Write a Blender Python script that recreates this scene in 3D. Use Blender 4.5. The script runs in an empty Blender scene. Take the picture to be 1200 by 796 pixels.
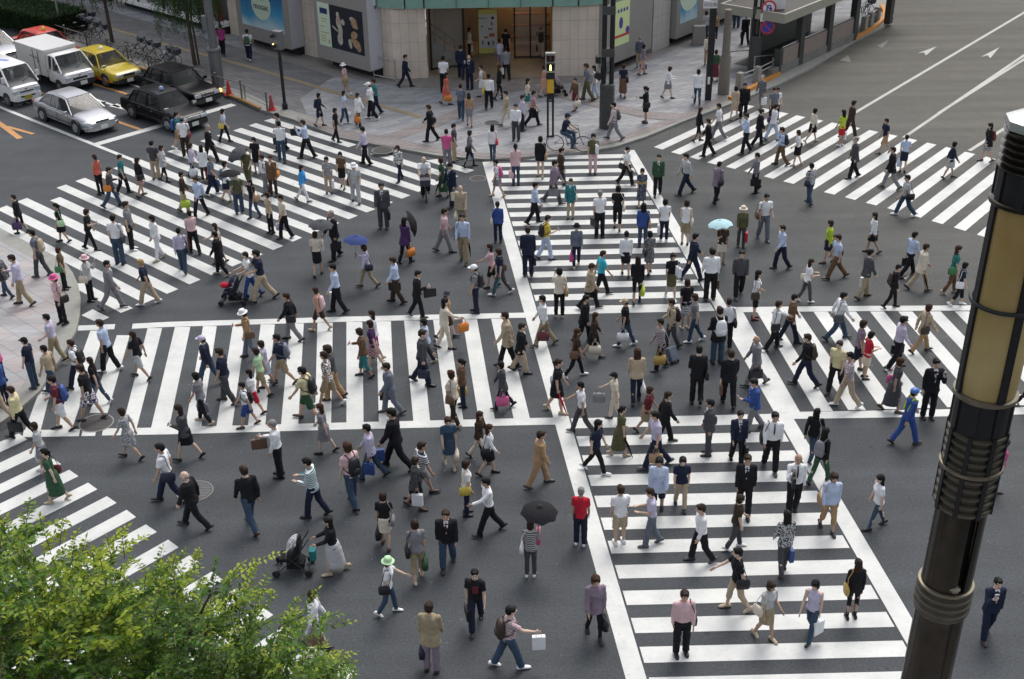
import bpy, bmesh, math, random
import numpy as np
from mathutils import Vector, Matrix
random.seed(7)
rng = np.random.RandomState(11)
D = bpy.data
SC = bpy.context.scene
COL = SC.collection
# ------------------------------------------------------------------ camera
CAM_H = 18.4
FPX = 1472.0
PITCH = math.radians(28.6)
ROLL = math.radians(0.98)
_r0 = Vector((1, 0, 0)); _F = Vector((0, math.cos(PITCH), -math.sin(PITCH))); _u0 = Vector((0, math.sin(PITCH), math.cos(PITCH)))
_R = _r0 * math.cos(ROLL) - _u0 * math.sin(ROLL)
_U = _u0 * math.cos(ROLL) + _r0 * math.sin(ROLL)
cd = D.cameras.new('camera'); cam = D.objects.new('camera', cd); COL.objects.link(cam)
cam.matrix_world = Matrix(((_R.x, _U.x, -_F.x, 0), (_R.y, _U.y, -_F.y, 0), (_R.z, _U.z, -_F.z, CAM_H), (0, 0, 0, 1)))
cd.sensor_fit = 'HORIZONTAL'; cd.sensor_width = 36.0; cd.lens = FPX / 1200.0 * 36.0
cd.clip_start = 0.5; cd.clip_end = 3000
SC.camera = cam
# ------------------------------------------------------------------ world, sun, exposure
SUN_EL, SUN_AZ = math.radians(58), math.radians(20)      # azimuth measured from +Y (away from the camera) towards +X
w = D.worlds.new("World"); SC.world = w; w.use_nodes = True
nt = w.node_tree; bgn = nt.nodes['Background']
sky = nt.nodes.new('ShaderNodeTexSky'); sky.sky_type = 'NISHITA'; sky.sun_disc = False
sky.sun_elevation = SUN_EL; sky.sun_rotation = SUN_AZ
sky.air_density = 1.0; sky.dust_density = 4.0; sky.ozone_density = 1.0
hs = nt.nodes.new('ShaderNodeHueSaturation'); hs.inputs['Saturation'].default_value = 0.35; nt.links.new(sky.outputs[0], hs.inputs['Color']); nt.links.new(hs.outputs[0], bgn.inputs[0]); bgn.inputs[1].default_value = 0.15
ld = D.lights.new('sun', 'SUN'); lo = D.objects.new('sun', ld); COL.objects.link(lo)
ld.energy = 0.85; ld.angle = math.radians(22); ld.color = (1.0, 0.94, 0.87)
_sd = Vector((math.sin(SUN_AZ) * math.cos(SUN_EL), math.cos(SUN_AZ) * math.cos(SUN_EL), math.sin(SUN_EL)))
lo.rotation_euler = _sd.to_track_quat('Z', 'Y').to_euler(); lo.location = (0, 0, 60)
SC.view_settings.view_transform = 'Standard'; SC.view_settings.look = 'None'
SC.view_settings.exposure = 0.58; SC.view_settings.gamma = 1.0; SC.view_settings.use_curve_mapping = False
SC.cycles.max_bounces = 5; SC.cycles.diffuse_bounces = 3; SC.cycles.glossy_bounces = 3
SC.cycles.transparent_max_bounces = 8; SC.cycles.use_denoising = True
# ------------------------------------------------------------------ pixel helpers (photograph pixels 1200 x 796)
def ray(px, py):
    return (_F * FPX + _R * (px - 600.0) - _U * (py - 398.0)).normalized()
def P(px, py, z=0.0):
    d = ray(px, py); t = (z - CAM_H) / d.z
    return Vector((d.x * t, d.y * t, z))
def at_dist(px, py, hd):                     # point on the ray at horizontal distance hd
    d = ray(px, py); t = hd / math.hypot(d.x, d.y)
    return Vector((d.x * t, d.y * t, CAM_H + d.z * t))
def proj(v):
    q = Vector(v) - Vector((0, 0, CAM_H)); dz = q.dot(_F)
    return 600 + FPX * q.dot(_R) / dz, 398 - FPX * q.dot(_U) / dz
def zat(g, py):                              # height above ground point g whose image row is py
    lo_, hi_ = 0.0, 17.0
    for _ in range(40):
        m = (lo_ + hi_) / 2
        if proj((g[0], g[1], m))[1] > py: lo_ = m
        else: hi_ = m
    return (lo_ + hi_) / 2
# ------------------------------------------------------------------ materials
def lin(c):
    if isinstance(c, str): c = tuple(int(c[i:i + 2], 16) / 255 for i in (0, 2, 4))
    return tuple((x / 12.92 if x <= 0.04045 else ((x + 0.055) / 1.055) ** 2.4) for x in c)
MATS = {}
def mat(name, rgb, rough=0.7, metal=0.0, var=0.0, scale=4.0, bump=0.0, bscale=60.0, spec=0.4, emit=None, estr=0.0, coat=0.0, pattern=None, rgb2=None, trans=0.0):
    if name in MATS: return MATS[name]
    m = D.materials.new(name); m.use_nodes = True; n = m.node_tree.nodes; L = m.node_tree.links
    b = n['Principled BSDF']; b.inputs['Base Color'].default_value = (*rgb, 1); b.inputs['Roughness'].default_value = rough
    b.inputs['Metallic'].default_value = metal; b.inputs['Specular IOR Level'].default_value = spec
    if coat: b.inputs['Coat Weight'].default_value = coat; b.inputs['Coat Roughness'].default_value = 0.05
    if trans: b.inputs['Transmission Weight'].default_value = trans
    if emit: b.inputs['Emission Color'].default_value = (*emit, 1); b.inputs['Emission Strength'].default_value = estr
    tc = n.new('ShaderNodeTexCoord')
    src = None
    if pattern:
        if pattern == 'stripe':
            t = n.new('ShaderNodeTexWave'); t.bands_direction = 'Z'; t.inputs['Scale'].default_value = 5.5; t.inputs['Distortion'].default_value = 0.6
        elif pattern == 'check':
            t = n.new('ShaderNodeTexChecker'); t.inputs['Scale'].default_value = 24
        else:
            t = n.new('ShaderNodeTexNoise'); t.inputs['Scale'].default_value = 22; t.inputs['Detail'].default_value = 1
        L.new(tc.outputs['Object'], t.inputs['Vector'])
        r = n.new('ShaderNodeValToRGB'); r.color_ramp.interpolation = 'CONSTANT' if pattern != 'stripe' else 'LINEAR'
        r.color_ramp.elements[0].position = 0.0; r.color_ramp.elements[1].position = 0.5
        if pattern == 'stripe': r.color_ramp.elements[0].position = 0.42; r.color_ramp.elements[1].position = 0.58
        r.color_ramp.elements[0].color = (*rgb, 1); r.color_ramp.elements[1].color = (*(rgb2 or (0.7, 0.7, 0.7)), 1)
        L.new(t.outputs['Fac'], r.inputs['Fac']); src = r.outputs[0]
        L.new(src, b.inputs['Base Color'])
    if var:
        t = n.new('ShaderNodeTexNoise'); t.inputs['Scale'].default_value = scale; t.inputs['Detail'].default_value = 5; t.inputs['Roughness'].default_value = 0.6
        L.new(tc.outputs['Object'], t.inputs['Vector'])
        mr = n.new('ShaderNodeMapRange'); mr.inputs[1].default_value = 0.25; mr.inputs[2].default_value = 0.75
        mr.inputs[3].default_value = 1 - var; mr.inputs[4].default_value = 1 + var
        L.new(t.outputs['Fac'], mr.inputs[0])
        mx = n.new('ShaderNodeMix'); mx.data_type = 'RGBA'; mx.blend_type = 'MULTIPLY'; mx.inputs[0].default_value = 1
        if src: L.new(src, mx.inputs[6])
        else: mx.inputs[6].default_value = (*rgb, 1)
        L.new(mr.outputs[0], mx.inputs[7]); L.new(mx.outputs[2], b.inputs['Base Color'])
    if bump:
        t = n.new('ShaderNodeTexNoise'); t.inputs['Scale'].default_value = bscale; t.inputs['Detail'].default_value = 3
        L.new(tc.outputs['Object'], t.inputs['Vector'])
        bp = n.new('ShaderNodeBump'); bp.inputs['Strength'].default_value = bump; bp.inputs['Distance'].default_value = 0.02
        L.new(t.outputs['Fac'], bp.inputs['Height']); L.new(bp.outputs[0], b.inputs['Normal'])
    MATS[name] = m
    return m
def node_mat(name, fn):
    if name in MATS: return MATS[name]
    m = D.materials.new(name); m.use_nodes = True
    fn(m.node_tree.nodes, m.node_tree.links, m.node_tree.nodes['Principled BSDF']); MATS[name] = m
    return m
# ------------------------------------------------------------------ mesh helpers
class MB:
    def __init__(s): s.v = []; s.f = []; s.mi = []; s.cur = 0
    def add(s, vs, fs):
        o = len(s.v); s.v += [tuple(v) for v in vs]; s.f += [tuple(i + o for i in f) for f in fs]; s.mi += [s.cur] * len(fs); return s
    def box(s, c, d, M=None, taper=1.0):
        x, y, z = d[0] / 2, d[1] / 2, d[2] / 2
        vs = [Vector((sx * x * (taper if sz > 0 else 1), sy * y * (taper if sz > 0 else 1), sz * z)) for sz in (-1, 1) for sy in (-1, 1) for sx in (-1, 1)]
        if M is not None: vs = [M @ v for v in vs]
        vs = [v + Vector(c) for v in vs]
        return s.add(vs, [(0, 2, 3, 1), (4, 5, 7, 6), (0, 1, 5, 4), (2, 6, 7, 3), (0, 4, 6, 2), (1, 3, 7, 5)])
    def prism(s, poly, z0, z1):                # poly: list of (x,y) counter clockwise
        n = len(poly); vs = [(p[0], p[1], z0) for p in poly] + [(p[0], p[1], z1) for p in poly]
        fs = [tuple(range(n))[::-1], tuple(range(n, 2 * n))] + [(i, (i + 1) % n, n + (i + 1) % n, n + i) for i in range(n)]
        return s.add(vs, fs)
    def sheet(s, poly, z):
        return s.add([(p[0], p[1], z) for p in poly], [tuple(range(len(poly)))])
    def tube(s, p0, p1, r0, r1=None, n=8, caps=True):
        r1 = r0 if r1 is None else r1; p0 = Vector(p0); p1 = Vector(p1); a = (p1 - p0)
        if a.length < 1e-6: return s
        q = a.to_track_quat('Z', 'Y').to_matrix(); vs = []
        for p, r in ((p0, r0), (p1, r1)):
            for k in range(n): t = 2 * math.pi * k / n; vs.append(p + q @ Vector((math.cos(t) * r, math.sin(t) * r, 0)))
        fs = [(i, (i + 1) % n, n + (i + 1) % n, n + i) for i in range(n)]
        if caps: fs += [tuple(range(n))[::-1], tuple(range(n, 2 * n))]
        return s.add(vs, fs)
    def path(s, pts, r, n=6):
        for a, b in zip(pts[:-1], pts[1:]): s.tube(a, b, r, r, n)
        return s
    def lathe(s, prof, c=(0, 0, 0), n=24, M=None, closed=True, phase=0.0):  # prof: (r,z)
        vs = []
        for r, z in prof:
            for k in range(n):
                t = 2 * math.pi * k / n + phase; v = Vector((r * math.cos(t), r * math.sin(t), z))
                if M is not None: v = M @ v
                vs.append(v + Vector(c))
        fs = [(j * n + i, j * n + (i + 1) % n, (j + 1) * n + (i + 1) % n, (j + 1) * n + i) for j in range(len(prof) - 1) for i in range(n)]
        if closed: fs += [tuple(range(n))[::-1], tuple(range((len(prof) - 1) * n, len(prof) * n))]
        return s.add(vs, fs)
    def ell(s, c, r, n=12, m=8, M=None):
        prof = [(math.sin(math.pi * (j + 0.02) / (m + 0.04)), -math.cos(math.pi * (j + 0.02) / (m + 0.04))) for j in range(m + 1)]
        vs = []
        for a, z in prof:
            for k in range(n):
                t = 2 * math.pi * k / n; v = Vector((r[0] * a * math.cos(t), r[1] * a * math.sin(t), r[2] * z))
                if M is not None: v = M @ v
                vs.append(v + Vector(c))
        fs = [(j * n + i, j * n + (i + 1) % n, (j + 1) * n + (i + 1) % n, (j + 1) * n + i) for j in range(m) for i in range(n)]
        fs += [tuple(range(n))[::-1], tuple(range(m * n, (m + 1) * n))]
        return s.add(vs, fs)
    def rings(s, rs, cap=True):                # rs: list of equal length vertex loops
        n = len(rs[0]); vs = [v for r in rs for v in r]
        fs = [(j * n + i, j * n + (i + 1) % n, (j + 1) * n + (i + 1) % n, (j + 1) * n + i) for j in range(len(rs) - 1) for i in range(n)]
        if cap: fs += [tuple(range(n))[::-1], tuple(range((len(rs) - 1) * n, len(rs) * n))]
        return s.add(vs, fs)
    def cap(s, p0, p1, r0, r1, n=10, m=4):     # capsule
        p0 = Vector(p0); p1 = Vector(p1); a = p1 - p0
        if a.length < 1e-6: return s.ell(p0, (r0, r0, r0))
        q = a.to_track_quat('Z', 'Y').to_matrix(); L = a.length; prof = []
        for j in range(m): t = math.pi / 2 * (1 - (j + 0.1) / m); prof.append((r0 * math.cos(t), -r0 * math.sin(t)))
        prof += [(r0, 0), (r1, L)]
        for j in range(m): t = math.pi / 2 * ((j + 0.9) / m); prof.append((r1 * math.cos(t), L + r1 * math.sin(t)))
        return s.lathe(prof, p0, n, q)
    def mesh(s, name, mats=None, smooth=False):
        me = D.meshes.new(name); me.from_pydata([tuple(v) for v in s.v], [], s.f); 
        for m in (mats or []): me.materials.append(m)
        if len(mats or []) > 1: me.polygons.foreach_set('material_index', s.mi)
        if smooth: me.polygons.foreach_set('use_smooth', [True] * len(me.polygons))
        me.update(); return me
    def obj(s, name, mats, parent=None, smooth=False, bevel=0.0, fix=True, auto=None):
        if not isinstance(mats, (list, tuple)): mats = [mats]
        me = s.mesh(name, mats, smooth)
        if fix or bevel:
            bm = bmesh.new(); bm.from_mesh(me)
            if fix: bmesh.ops.recalc_face_normals(bm, faces=bm.faces[:])
            if bevel:
                es = [e for e in bm.edges if len(e.link_faces) == 2 and e.calc_face_angle(0) > 0.5]
                bmesh.ops.bevel(bm, geom=es, offset=bevel, segments=2, affect='EDGES', profile=0.6, clamp_overlap=True)
            bm.to_mesh(me); bm.free()
        if auto is not None: shade(me, auto)
        o = D.objects.new(name, me); COL.objects.link(o)
        if parent is not None: o.parent = parent
        return o
def shade(me, deg=35):
    me.polygons.foreach_set('use_smooth', [True] * len(me.polygons))
    try: me.set_sharp_from_angle(angle=math.radians(deg))
    except Exception: pass
def tag(o, label, cat, group=None, kind=None):
    if label: o['label'] = label
    if cat: o['category'] = cat
    if group: o['group'] = group
    if kind: o['kind'] = kind
    return o
def empty(name, loc=(0, 0, 0), rz=0.0):
    o = D.objects.new(name, None); o.location = loc; o.rotation_euler = (0, 0, rz); o.empty_display_size = 0.2; COL.objects.link(o); return o
def struct(o): o['kind'] = 'structure'; return o
def text(s, name, size, m, parent, M, ext=0.004):
    c = D.curves.new(name, 'FONT'); c.body = s; c.size = size; c.extrude = ext; c.align_x = 'CENTER'; c.align_y = 'CENTER'
    c.materials.append(m); t_ = D.objects.new('tmp', c); COL.objects.link(t_); me = D.meshes.new_from_object(t_.evaluated_get(bpy.context.evaluated_depsgraph_get())); D.objects.remove(t_); me.name = name
    if not me.materials: me.materials.append(m)
    o = D.objects.new(name, me); COL.objects.link(o); o.parent = parent; o.matrix_local = M; return o
# ================================================================== ground, roads, markings, pavements
ZM = 0.004
VPL = (-1231.0, -367.0); VPR = (1948.0, -428.0)
def vdir(vp):
    d = ray(*vp); d.z = 0; return d.normalized()
DL = vdir(VPL)          # points up-left (away); lane direction of the left road
DR = vdir(VPR)          # points up-right (away)
aL = math.atan2(DL.y, DL.x); aR = math.atan2(DR.y, DR.x)
def asphalt_nodes(n, L, b):
    tc = n.new('ShaderNodeTexCoord')
    def noise(sc, det, rgh=0.6):
        t = n.new('ShaderNodeTexNoise'); t.inputs['Scale'].default_value = sc; t.inputs['Detail'].default_value = det; t.inputs['Roughness'].default_value = rgh
        L.new(tc.outputs['Object'], t.inputs['Vector']); return t
    big = noise(0.09, 4); fine = noise(16, 4, 0.85); mid = noise(1.3, 5)
    r = n.new('ShaderNodeValToRGB'); r.color_ramp.elements[0].position = 0.3; r.color_ramp.elements[1].position = 0.7
    r.color_ramp.elements[0].color = (0.042, 0.047, 0.053, 1); r.color_ramp.elements[1].color = (0.056, 0.062, 0.067, 1)
    L.new(big.outputs['Fac'], r.inputs['Fac'])
    # light reflected onto the upper right road, painted in as paler, warmer asphalt
    sep = n.new('ShaderNodeSeparateXYZ'); L.new(tc.outputs['Object'], sep.inputs[0])
    m1 = n.new('ShaderNodeMath'); m1.operation = 'MULTIPLY'; m1.inputs[1].default_value = 0.045; L.new(sep.outputs[0], m1.inputs[0])
    m2 = n.new('ShaderNodeMath'); m2.operation = 'MULTIPLY_ADD'; m2.inputs[1].default_value = 0.018; L.new(sep.outputs[1], m2.inputs[0]); L.new(m1.outputs[0], m2.inputs[2])
    mr0 = n.new('ShaderNodeMapRange'); mr0.inputs[1].default_value = 0.9; mr0.inputs[2].default_value = 1.9; L.new(m2.outputs[0], mr0.inputs[0])
    mw = n.new('ShaderNodeMix'); mw.data_type = 'RGBA'; L.new(mr0.outputs[0], mw.inputs[0]); L.new(r.outputs[0], mw.inputs[6]); mw.inputs[7].default_value = (0.088, 0.084, 0.071, 1)
    r = mw; rout = mw.outputs[2]
    prev = rout
    for t, lo_, hi_ in ((fine, 0.62, 1.42), (mid, 0.92, 1.09)):
        mr = n.new('ShaderNodeMapRange'); mr.inputs[1].default_value = 0.3; mr.inputs[2].default_value = 0.7; mr.inputs[3].default_value = lo_; mr.inputs[4].default_value = hi_
        L.new(t.outputs['Fac'], mr.inputs[0]); mx = n.new('ShaderNodeMix'); mx.data_type = 'RGBA'; mx.blend_type = 'MULTIPLY'; mx.inputs[0].default_value = 1
        L.new(prev, mx.inputs[6]); L.new(mr.outputs[0], mx.inputs[7]); prev = mx.outputs[2]
    # tyre-polished streaks, oil spots and patch edges
    for rot_, sc_, lo_, hi_ in ((aL, (0.05, 1.1, 1), 0.90, 1.10), (aR, (0.04, 0.9, 1), 0.92, 1.08)):
        mp = n.new('ShaderNodeMapping'); mp.inputs['Rotation'].default_value = (0, 0, -rot_); mp.inputs['Scale'].default_value = sc_; L.new(tc.outputs['Object'], mp.inputs[0])
        t = n.new('ShaderNodeTexNoise'); t.inputs['Scale'].default_value = 1.0; t.inputs['Detail'].default_value = 3; L.new(mp.outputs[0], t.inputs['Vector'])
        mr = n.new('ShaderNodeMapRange'); mr.inputs[1].default_value = 0.35; mr.inputs[2].default_value = 0.65; mr.inputs[3].default_value = lo_; mr.inputs[4].default_value = hi_; L.new(t.outputs['Fac'], mr.inputs[0])
        mx = n.new('ShaderNodeMix'); mx.data_type = 'RGBA'; mx.blend_type = 'MULTIPLY'; mx.inputs[0].default_value = 1; L.new(prev, mx.inputs[6]); L.new(mr.outputs[0], mx.inputs[7]); prev = mx.outputs[2]
    sp_ = noise(2.6, 1); r3 = n.new('ShaderNodeValToRGB'); r3.color_ramp.elements[0].position = 0.74; r3.color_ramp.elements[1].position = 0.78; r3.color_ramp.elements[0].color = (1, 1, 1, 1); r3.color_ramp.elements[1].color = (0.72, 0.72, 0.72, 1); L.new(sp_.outputs['Fac'], r3.inputs['Fac'])
    sp2 = noise(7.0, 0); r4 = n.new('ShaderNodeValToRGB'); r4.color_ramp.elements[0].position = 0.83; r4.color_ramp.elements[1].position = 0.85; r4.color_ramp.elements[0].color = (1, 1, 1, 1); r4.color_ramp.elements[1].color = (1.7, 1.7, 1.7, 1); L.new(sp2.outputs['Fac'], r4.inputs['Fac'])
    for o_ in (r3, r4):
        mx = n.new('ShaderNodeMix'); mx.data_type = 'RGBA'; mx.blend_type = 'MULTIPLY'; mx.inputs[0].default_value = 1; L.new(prev, mx.inputs[6]); L.new(o_.outputs[0], mx.inputs[7]); prev = mx.outputs[2]
    L.new(prev, b.inputs['Base Color']); b.inputs['Roughness'].default_value = 0.82; b.inputs['Specular IOR Level'].default_value = 0.35
    bp = n.new('ShaderNodeBump'); bp.inputs['Strength'].default_value = 0.35; bp.inputs['Distance'].default_value = 0.01
    L.new(fine.outputs['Fac'], bp.inputs['Height']); L.new(bp.outputs[0], b.inputs['Normal'])
M_ASPH = node_mat('asphalt', asphalt_nodes)
def paint_nodes(col):
    def f(n, L, b):
        tc = n.new('ShaderNodeTexCoord')
        t = n.new('ShaderNodeTexNoise'); t.inputs['Scale'].default_value = 0.8; t.inputs['Detail'].default_value = 6; t.inputs['Roughness'].default_value = 0.7
        t2 = n.new('ShaderNodeTexNoise'); t2.inputs['Scale'].default_value = 9; t2.inputs['Detail'].default_value = 7; t2.inputs['Roughness'].default_value = 0.8
        L.new(tc.outputs['Object'], t.inputs['Vector']); L.new(tc.outputs['Object'], t2.inputs['Vector'])
        r = n.new('ShaderNodeValToRGB'); r.color_ramp.elements[0].position = 0.3; r.color_ramp.elements[1].position = 0.62
        r.color_ramp.elements[0].color = (col[0] * 0.76, col[1] * 0.77, col[2] * 0.78, 1); r.color_ramp.elements[1].color = (*col, 1)
        L.new(t.outputs['Fac'], r.inputs['Fac'])
        r2 = n.new('ShaderNodeValToRGB'); r2.color_ramp.elements[0].position = 0.30; r2.color_ramp.elements[1].position = 0.42
        r2.color_ramp.elements[0].color = (0.55, 0.56, 0.57, 1); r2.color_ramp.elements[1].color = (1, 1, 1, 1)
        L.new(t2.outputs['Fac'], r2.inputs['Fac'])
        mx = n.new('ShaderNodeMix'); mx.data_type = 'RGBA'; mx.blend_type = 'MULTIPLY'; mx.inputs[0].default_value = 1
        L.new(r.outputs[0], mx.inputs[6]); L.new(r2.outputs[0], mx.inputs[7]); L.new(mx.outputs[2], b.inputs['Base Color'])
        b.inputs['Roughness'].default_value = 0.6
    return f
M_WHITE = node_mat('road_paint_white', paint_nodes((0.58, 0.59, 0.57)))
M_WHITEW = node_mat('road_paint_worn', paint_nodes((0.40, 0.40, 0.36)))
M_ORANGE = node_mat('road_paint_orange', paint_nodes((0.50, 0.24, 0.07)))
M_YEL = node_mat('tactile_yellow', paint_nodes((0.27, 0.22, 0.13)))
def pave_nodes(c1, c2, c3, sc, rot, bw, rh):
    def f(n, L, b):
        tc = n.new('ShaderNodeTexCoord'); mp = n.new('ShaderNodeMapping'); mp.inputs['Rotation'].default_value = (0, 0, rot)
        L.new(tc.outputs['Object'], mp.inputs[0])
        t = n.new('ShaderNodeTexBrick'); t.inputs['Scale'].default_value = sc; t.inputs['Brick Width'].default_value = bw; t.inputs['Row Height'].default_value = rh
        t.inputs['Mortar Size'].default_value = 0.012; t.inputs['Mortar Smooth'].default_value = 0.3; t.inputs['Bias'].default_value = 0.0
        t.inputs['Color1'].default_value = (*c1, 1); t.inputs['Color2'].default_value = (*c2, 1); t.inputs['Mortar'].default_value = (*c3, 1)
        L.new(mp.outputs[0], t.inputs['Vector'])
        no = n.new('ShaderNodeTexNoise'); no.inputs['Scale'].default_value = 0.7; no.inputs['Detail'].default_value = 6; no.inputs['Roughness'].default_value = 0.65
        mp2 = n.new('ShaderNodeMapping'); mp2.inputs['Rotation'].default_value = (0, 0, rot); mp2.inputs['Scale'].default_value = (0.35, 2.6, 1)
        L.new(tc.outputs['Object'], mp2.inputs[0]); L.new(mp2.outputs[0], no.inputs['Vector'])
        mr = n.new('ShaderNodeMapRange'); mr.inputs[1].default_value = 0.3; mr.inputs[2].default_value = 0.7; mr.inputs[3].default_value = 0.78; mr.inputs[4].default_value = 1.22
        L.new(no.outputs['Fac'], mr.inputs[0]); mx = n.new('ShaderNodeMix'); mx.data_type = 'RGBA'; mx.blend_type = 'MULTIPLY'; mx.inputs[0].default_value = 1
        L.new(t.outputs['Color'], mx.inputs[6]); L.new(mr.outputs[0], mx.inputs[7]); L.new(mx.outputs[2], b.inputs['Base Color'])
        b.inputs['Roughness'].default_value = 0.75
    return f
M_PAVE = node_mat('paving_grey', pave_nodes((0.20, 0.21, 0.23), (0.28, 0.285, 0.295), (0.13, 0.13, 0.135), 1.0, -aR + 0.25, 0.9, 0.3))
M_PAVEL = node_mat('paving_pale', pave_nodes((0.29, 0.30, 0.315), (0.325, 0.285, 0.28), (0.17, 0.17, 0.17), 1.0, -aL, 0.9, 0.62))
M_PAVED = node_mat('paving_dark', pave_nodes((0.12, 0.12, 0.125), (0.16, 0.16, 0.165), (0.05, 0.05, 0.05), 1.0, -aL, 0.8, 0.3))
M_PINK = node_mat('paving_pink', pave_nodes((0.225, 0.195, 0.19), (0.20, 0.18, 0.178), (0.10, 0.085, 0.08), 1.0, -aR + 0.25, 0.5, 0.25))
M_KERB = mat('kerb_stone', (0.25, 0.25, 0.23), 0.8, var=0.14, scale=3, bump=0.2)
M_STONEW = mat('forecourt_stone', (0.22, 0.205, 0.19), 0.6, var=0.15, scale=1.2)

g = MB(); g.sheet([(-420, -150), (420, -150), (420, 700), (-420, 700)], 0.0)
struct(g.obj('ground', M_ASPH))

def px_poly(pts, z=0.0): return [tuple(P(x, y, z))[:2] for x, y in pts]
def strip(mb, pts_a, pts_b, z):
    A = [P(*p, z) for p in pts_a]; B = [P(*p, z) for p in pts_b]
    for i in range(len(A) - 1): mb.add([A[i], A[i + 1], B[i + 1], B[i]], [(0, 1, 2, 3)])
def meet(g0, d, a, b):       # ground point where line g0+t*d crosses line a-b
    n = Vector((-(b - a).y, (b - a).x, 0)); t = (a - g0).dot(n) / d.dot(n); return g0 + d * t
def lerp(a, b, t): return a + (b - a) * t

# --- central scramble diagonal running away from the camera
mk = MB()
vl = [P(565.3, 190, ZM), P(751.0, 859, ZM)]     # outer edge of left border
vr = [P(743.3, 175.8, ZM), P(1116, 805, ZM)]    # outer edge of right border
ZC_ = Vector((0, 0, .003))
vl[1] = P(565.3 + .2775 * 660, 850, ZM); vr[1] = P(743.3 + .5927 * 680, 855.8, ZM)
BW = 0.42
def border(a, b, side, t0, t1):
    d = (b - a).normalized(); nrm = Vector((-d.y, d.x, 0)) * side * BW; L_ = (b - a).length
    p, q = a + (b - a) * t0, a + (b - a) * t1
    mk.add([p, q, q + nrm, p + nrm], [(0, 1, 2, 3)])
dxv = (P(1135, 358) - P(155, 379.4)); dM = dxv.normalized()
sL = 1 if (vr[0] - vl[0]).dot(Vector((-(vl[1] - vl[0]).y, (vl[1] - vl[0]).x, 0))) > 0 else -1
for q_ in (vl, vr):
    for k_ in (0, 1): q_[k_] = q_[k_] + ZC_
border(vl[0], vl[1], sL, 0, 1); border(vr[0], vr[1], -sL, 0, 1)
# stripes: near edge rows measured along the axis of the crossing, evenly spaced on the ground
d1 = (vl[1] - vl[0]).normalized(); n1 = Vector((-d1.y, d1.x, 0)) * sL * (BW + 0.05)
d2 = (vr[1] - vr[0]).normalized(); n2 = Vector((-d2.y, d2.x, 0)) * -sL * (BW + 0.05)
ZV = ZM
def vstripe(pyc, wid, px=690.0):
    c = P(px, pyc, ZM); a = meet(c, dM, vl[0] + n1, vl[1] + n1); b = meet(c, dM, vr[0] + n2, vr[1] + n2)
    c2 = c - Vector((0, wid, 0)); a2 = meet(c2, dM, vl[0] + n1, vl[1] + n1); b2 = meet(c2, dM, vr[0] + n2, vr[1] + n2); mk.add([a, b, b2, a2], [(0, 1, 2, 3)])
yk = P(690, 280.5).y; yq = P(690, 358.6).y; sp = (yk - yq) / 6
for i in range(-10, 7):
    y = yk - sp * i; c = Vector((P(690, 280).x, y, ZM)); px_, py_ = proj(c)
    if i == -10: vstripe(181, 0.45, 715); continue
    vstripe(py_, sp * (0.5 if i < 6 else 0.62), px_)
ya = P(700, 511.2).y; yb = P(760, 794.6).y; sp2 = (ya - yb) / 10
for i in range(-1, 12):
    y = ya - sp2 * i; c = Vector((1.8, y, ZM)); px_, py_ = proj(c); vstripe(py_, sp2 * (0.53 if i > -1 else 0.56), px_)
struct(mk.obj('crosswalk_marking', M_WHITE))

# --- the other scramble diagonal (across the picture)
mk = MB()
up = [(92, 381.6), (135, 379.9)], [(155.6, 379.4), (200, 377.2), (400, 371.3), (500, 369), (621, 366.3)], [(857, 360), (1000, 358.7), (1135, 358), (1240, 357.6), (1330, 357.4)]
for seg in up: strip(mk, seg, [(x - 1.2, y + 6.0) for x, y in seg], ZM + 0.001)
lo_segs = [(28, 504.3), (94, 503)], [(97, 503), (113, 502.7)], [(121, 502.2), (200, 500.9), (400, 495.3), (500, 493), (600, 490.4), (664, 489.2)], [(917, 483), (1000, 481.8), (1115, 479.6), (1200, 477.4), (1330, 474)]
for seg in lo_segs: strip(mk, seg, [(x - 1.6 if x < 600 else x + 2, y + 8.2) for x, y in seg], ZM + 0.001)
tops = [(106, 123), (137, 152), (173, 190), (205, 223), (238, 254), (273, 288.5), (305.5, 322), (340, 356), (372, 390), (406, 424.6), (441, 458), (473.5, 491.5), (507.6, 525), (542, 559), (575.5, 592)]
bots = [(64, 84), (105, 126), (143, 160), (177, 198), (217, 236), (253.6, 272), (290.6, 310.8), (329.4, 349.5), (369, 388), (406, 426), (444, 463), (484.4, 504), (523, 543), (561, 580), (602, 621)]
def ytop(x): return np.interp(x, [92, 155, 200, 400, 600, 857, 1000, 1135], [382, 379.4, 377.2, 371.3, 367, 360, 358.7, 358]) + 6.1
def ybot(x): return np.interp(x, [28, 200, 400, 600, 664, 917, 1115, 1200], [504.3, 500.9, 495.3, 490.4, 489.2, 483, 479.6, 477.4]) + 0.2
for (a, b), (c, d) in zip(tops, bots):
    y0 = ytop(a) if a > 140 or a < 110 else 393.0
    y1 = ybot(c)
    if a == 137: y1 = 484
    mk.add([P(a, y0, ZM), P(b, y0, ZM), P(d, y1, ZM), P(c, y1, ZM)], [(0, 1, 2, 3)])
mk.add([P(47, 456, ZM), P(62, 448, ZM), P(47.5, 505, ZM), P(29, 505, ZM)], [(0, 1, 2, 3)])
for k in range(0, 16):
    a = 854 + 33.1 * k; c = 917 + 38.6 * k
    y0 = 359.5 - 0.002 * (a - 857) + 6.0; y1 = 483 - 0.03 * (c - 917)
    mk.add([P(a + (3 if k == 0 else 0), y0, ZM), P(a + 16.6, y0, ZM), P(c + 20.5, y1, ZM), P(c, y1, ZM)], [(0, 1, 2, 3)])
struct(mk.obj('crosswalk_marking', M_WHITE))

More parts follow.
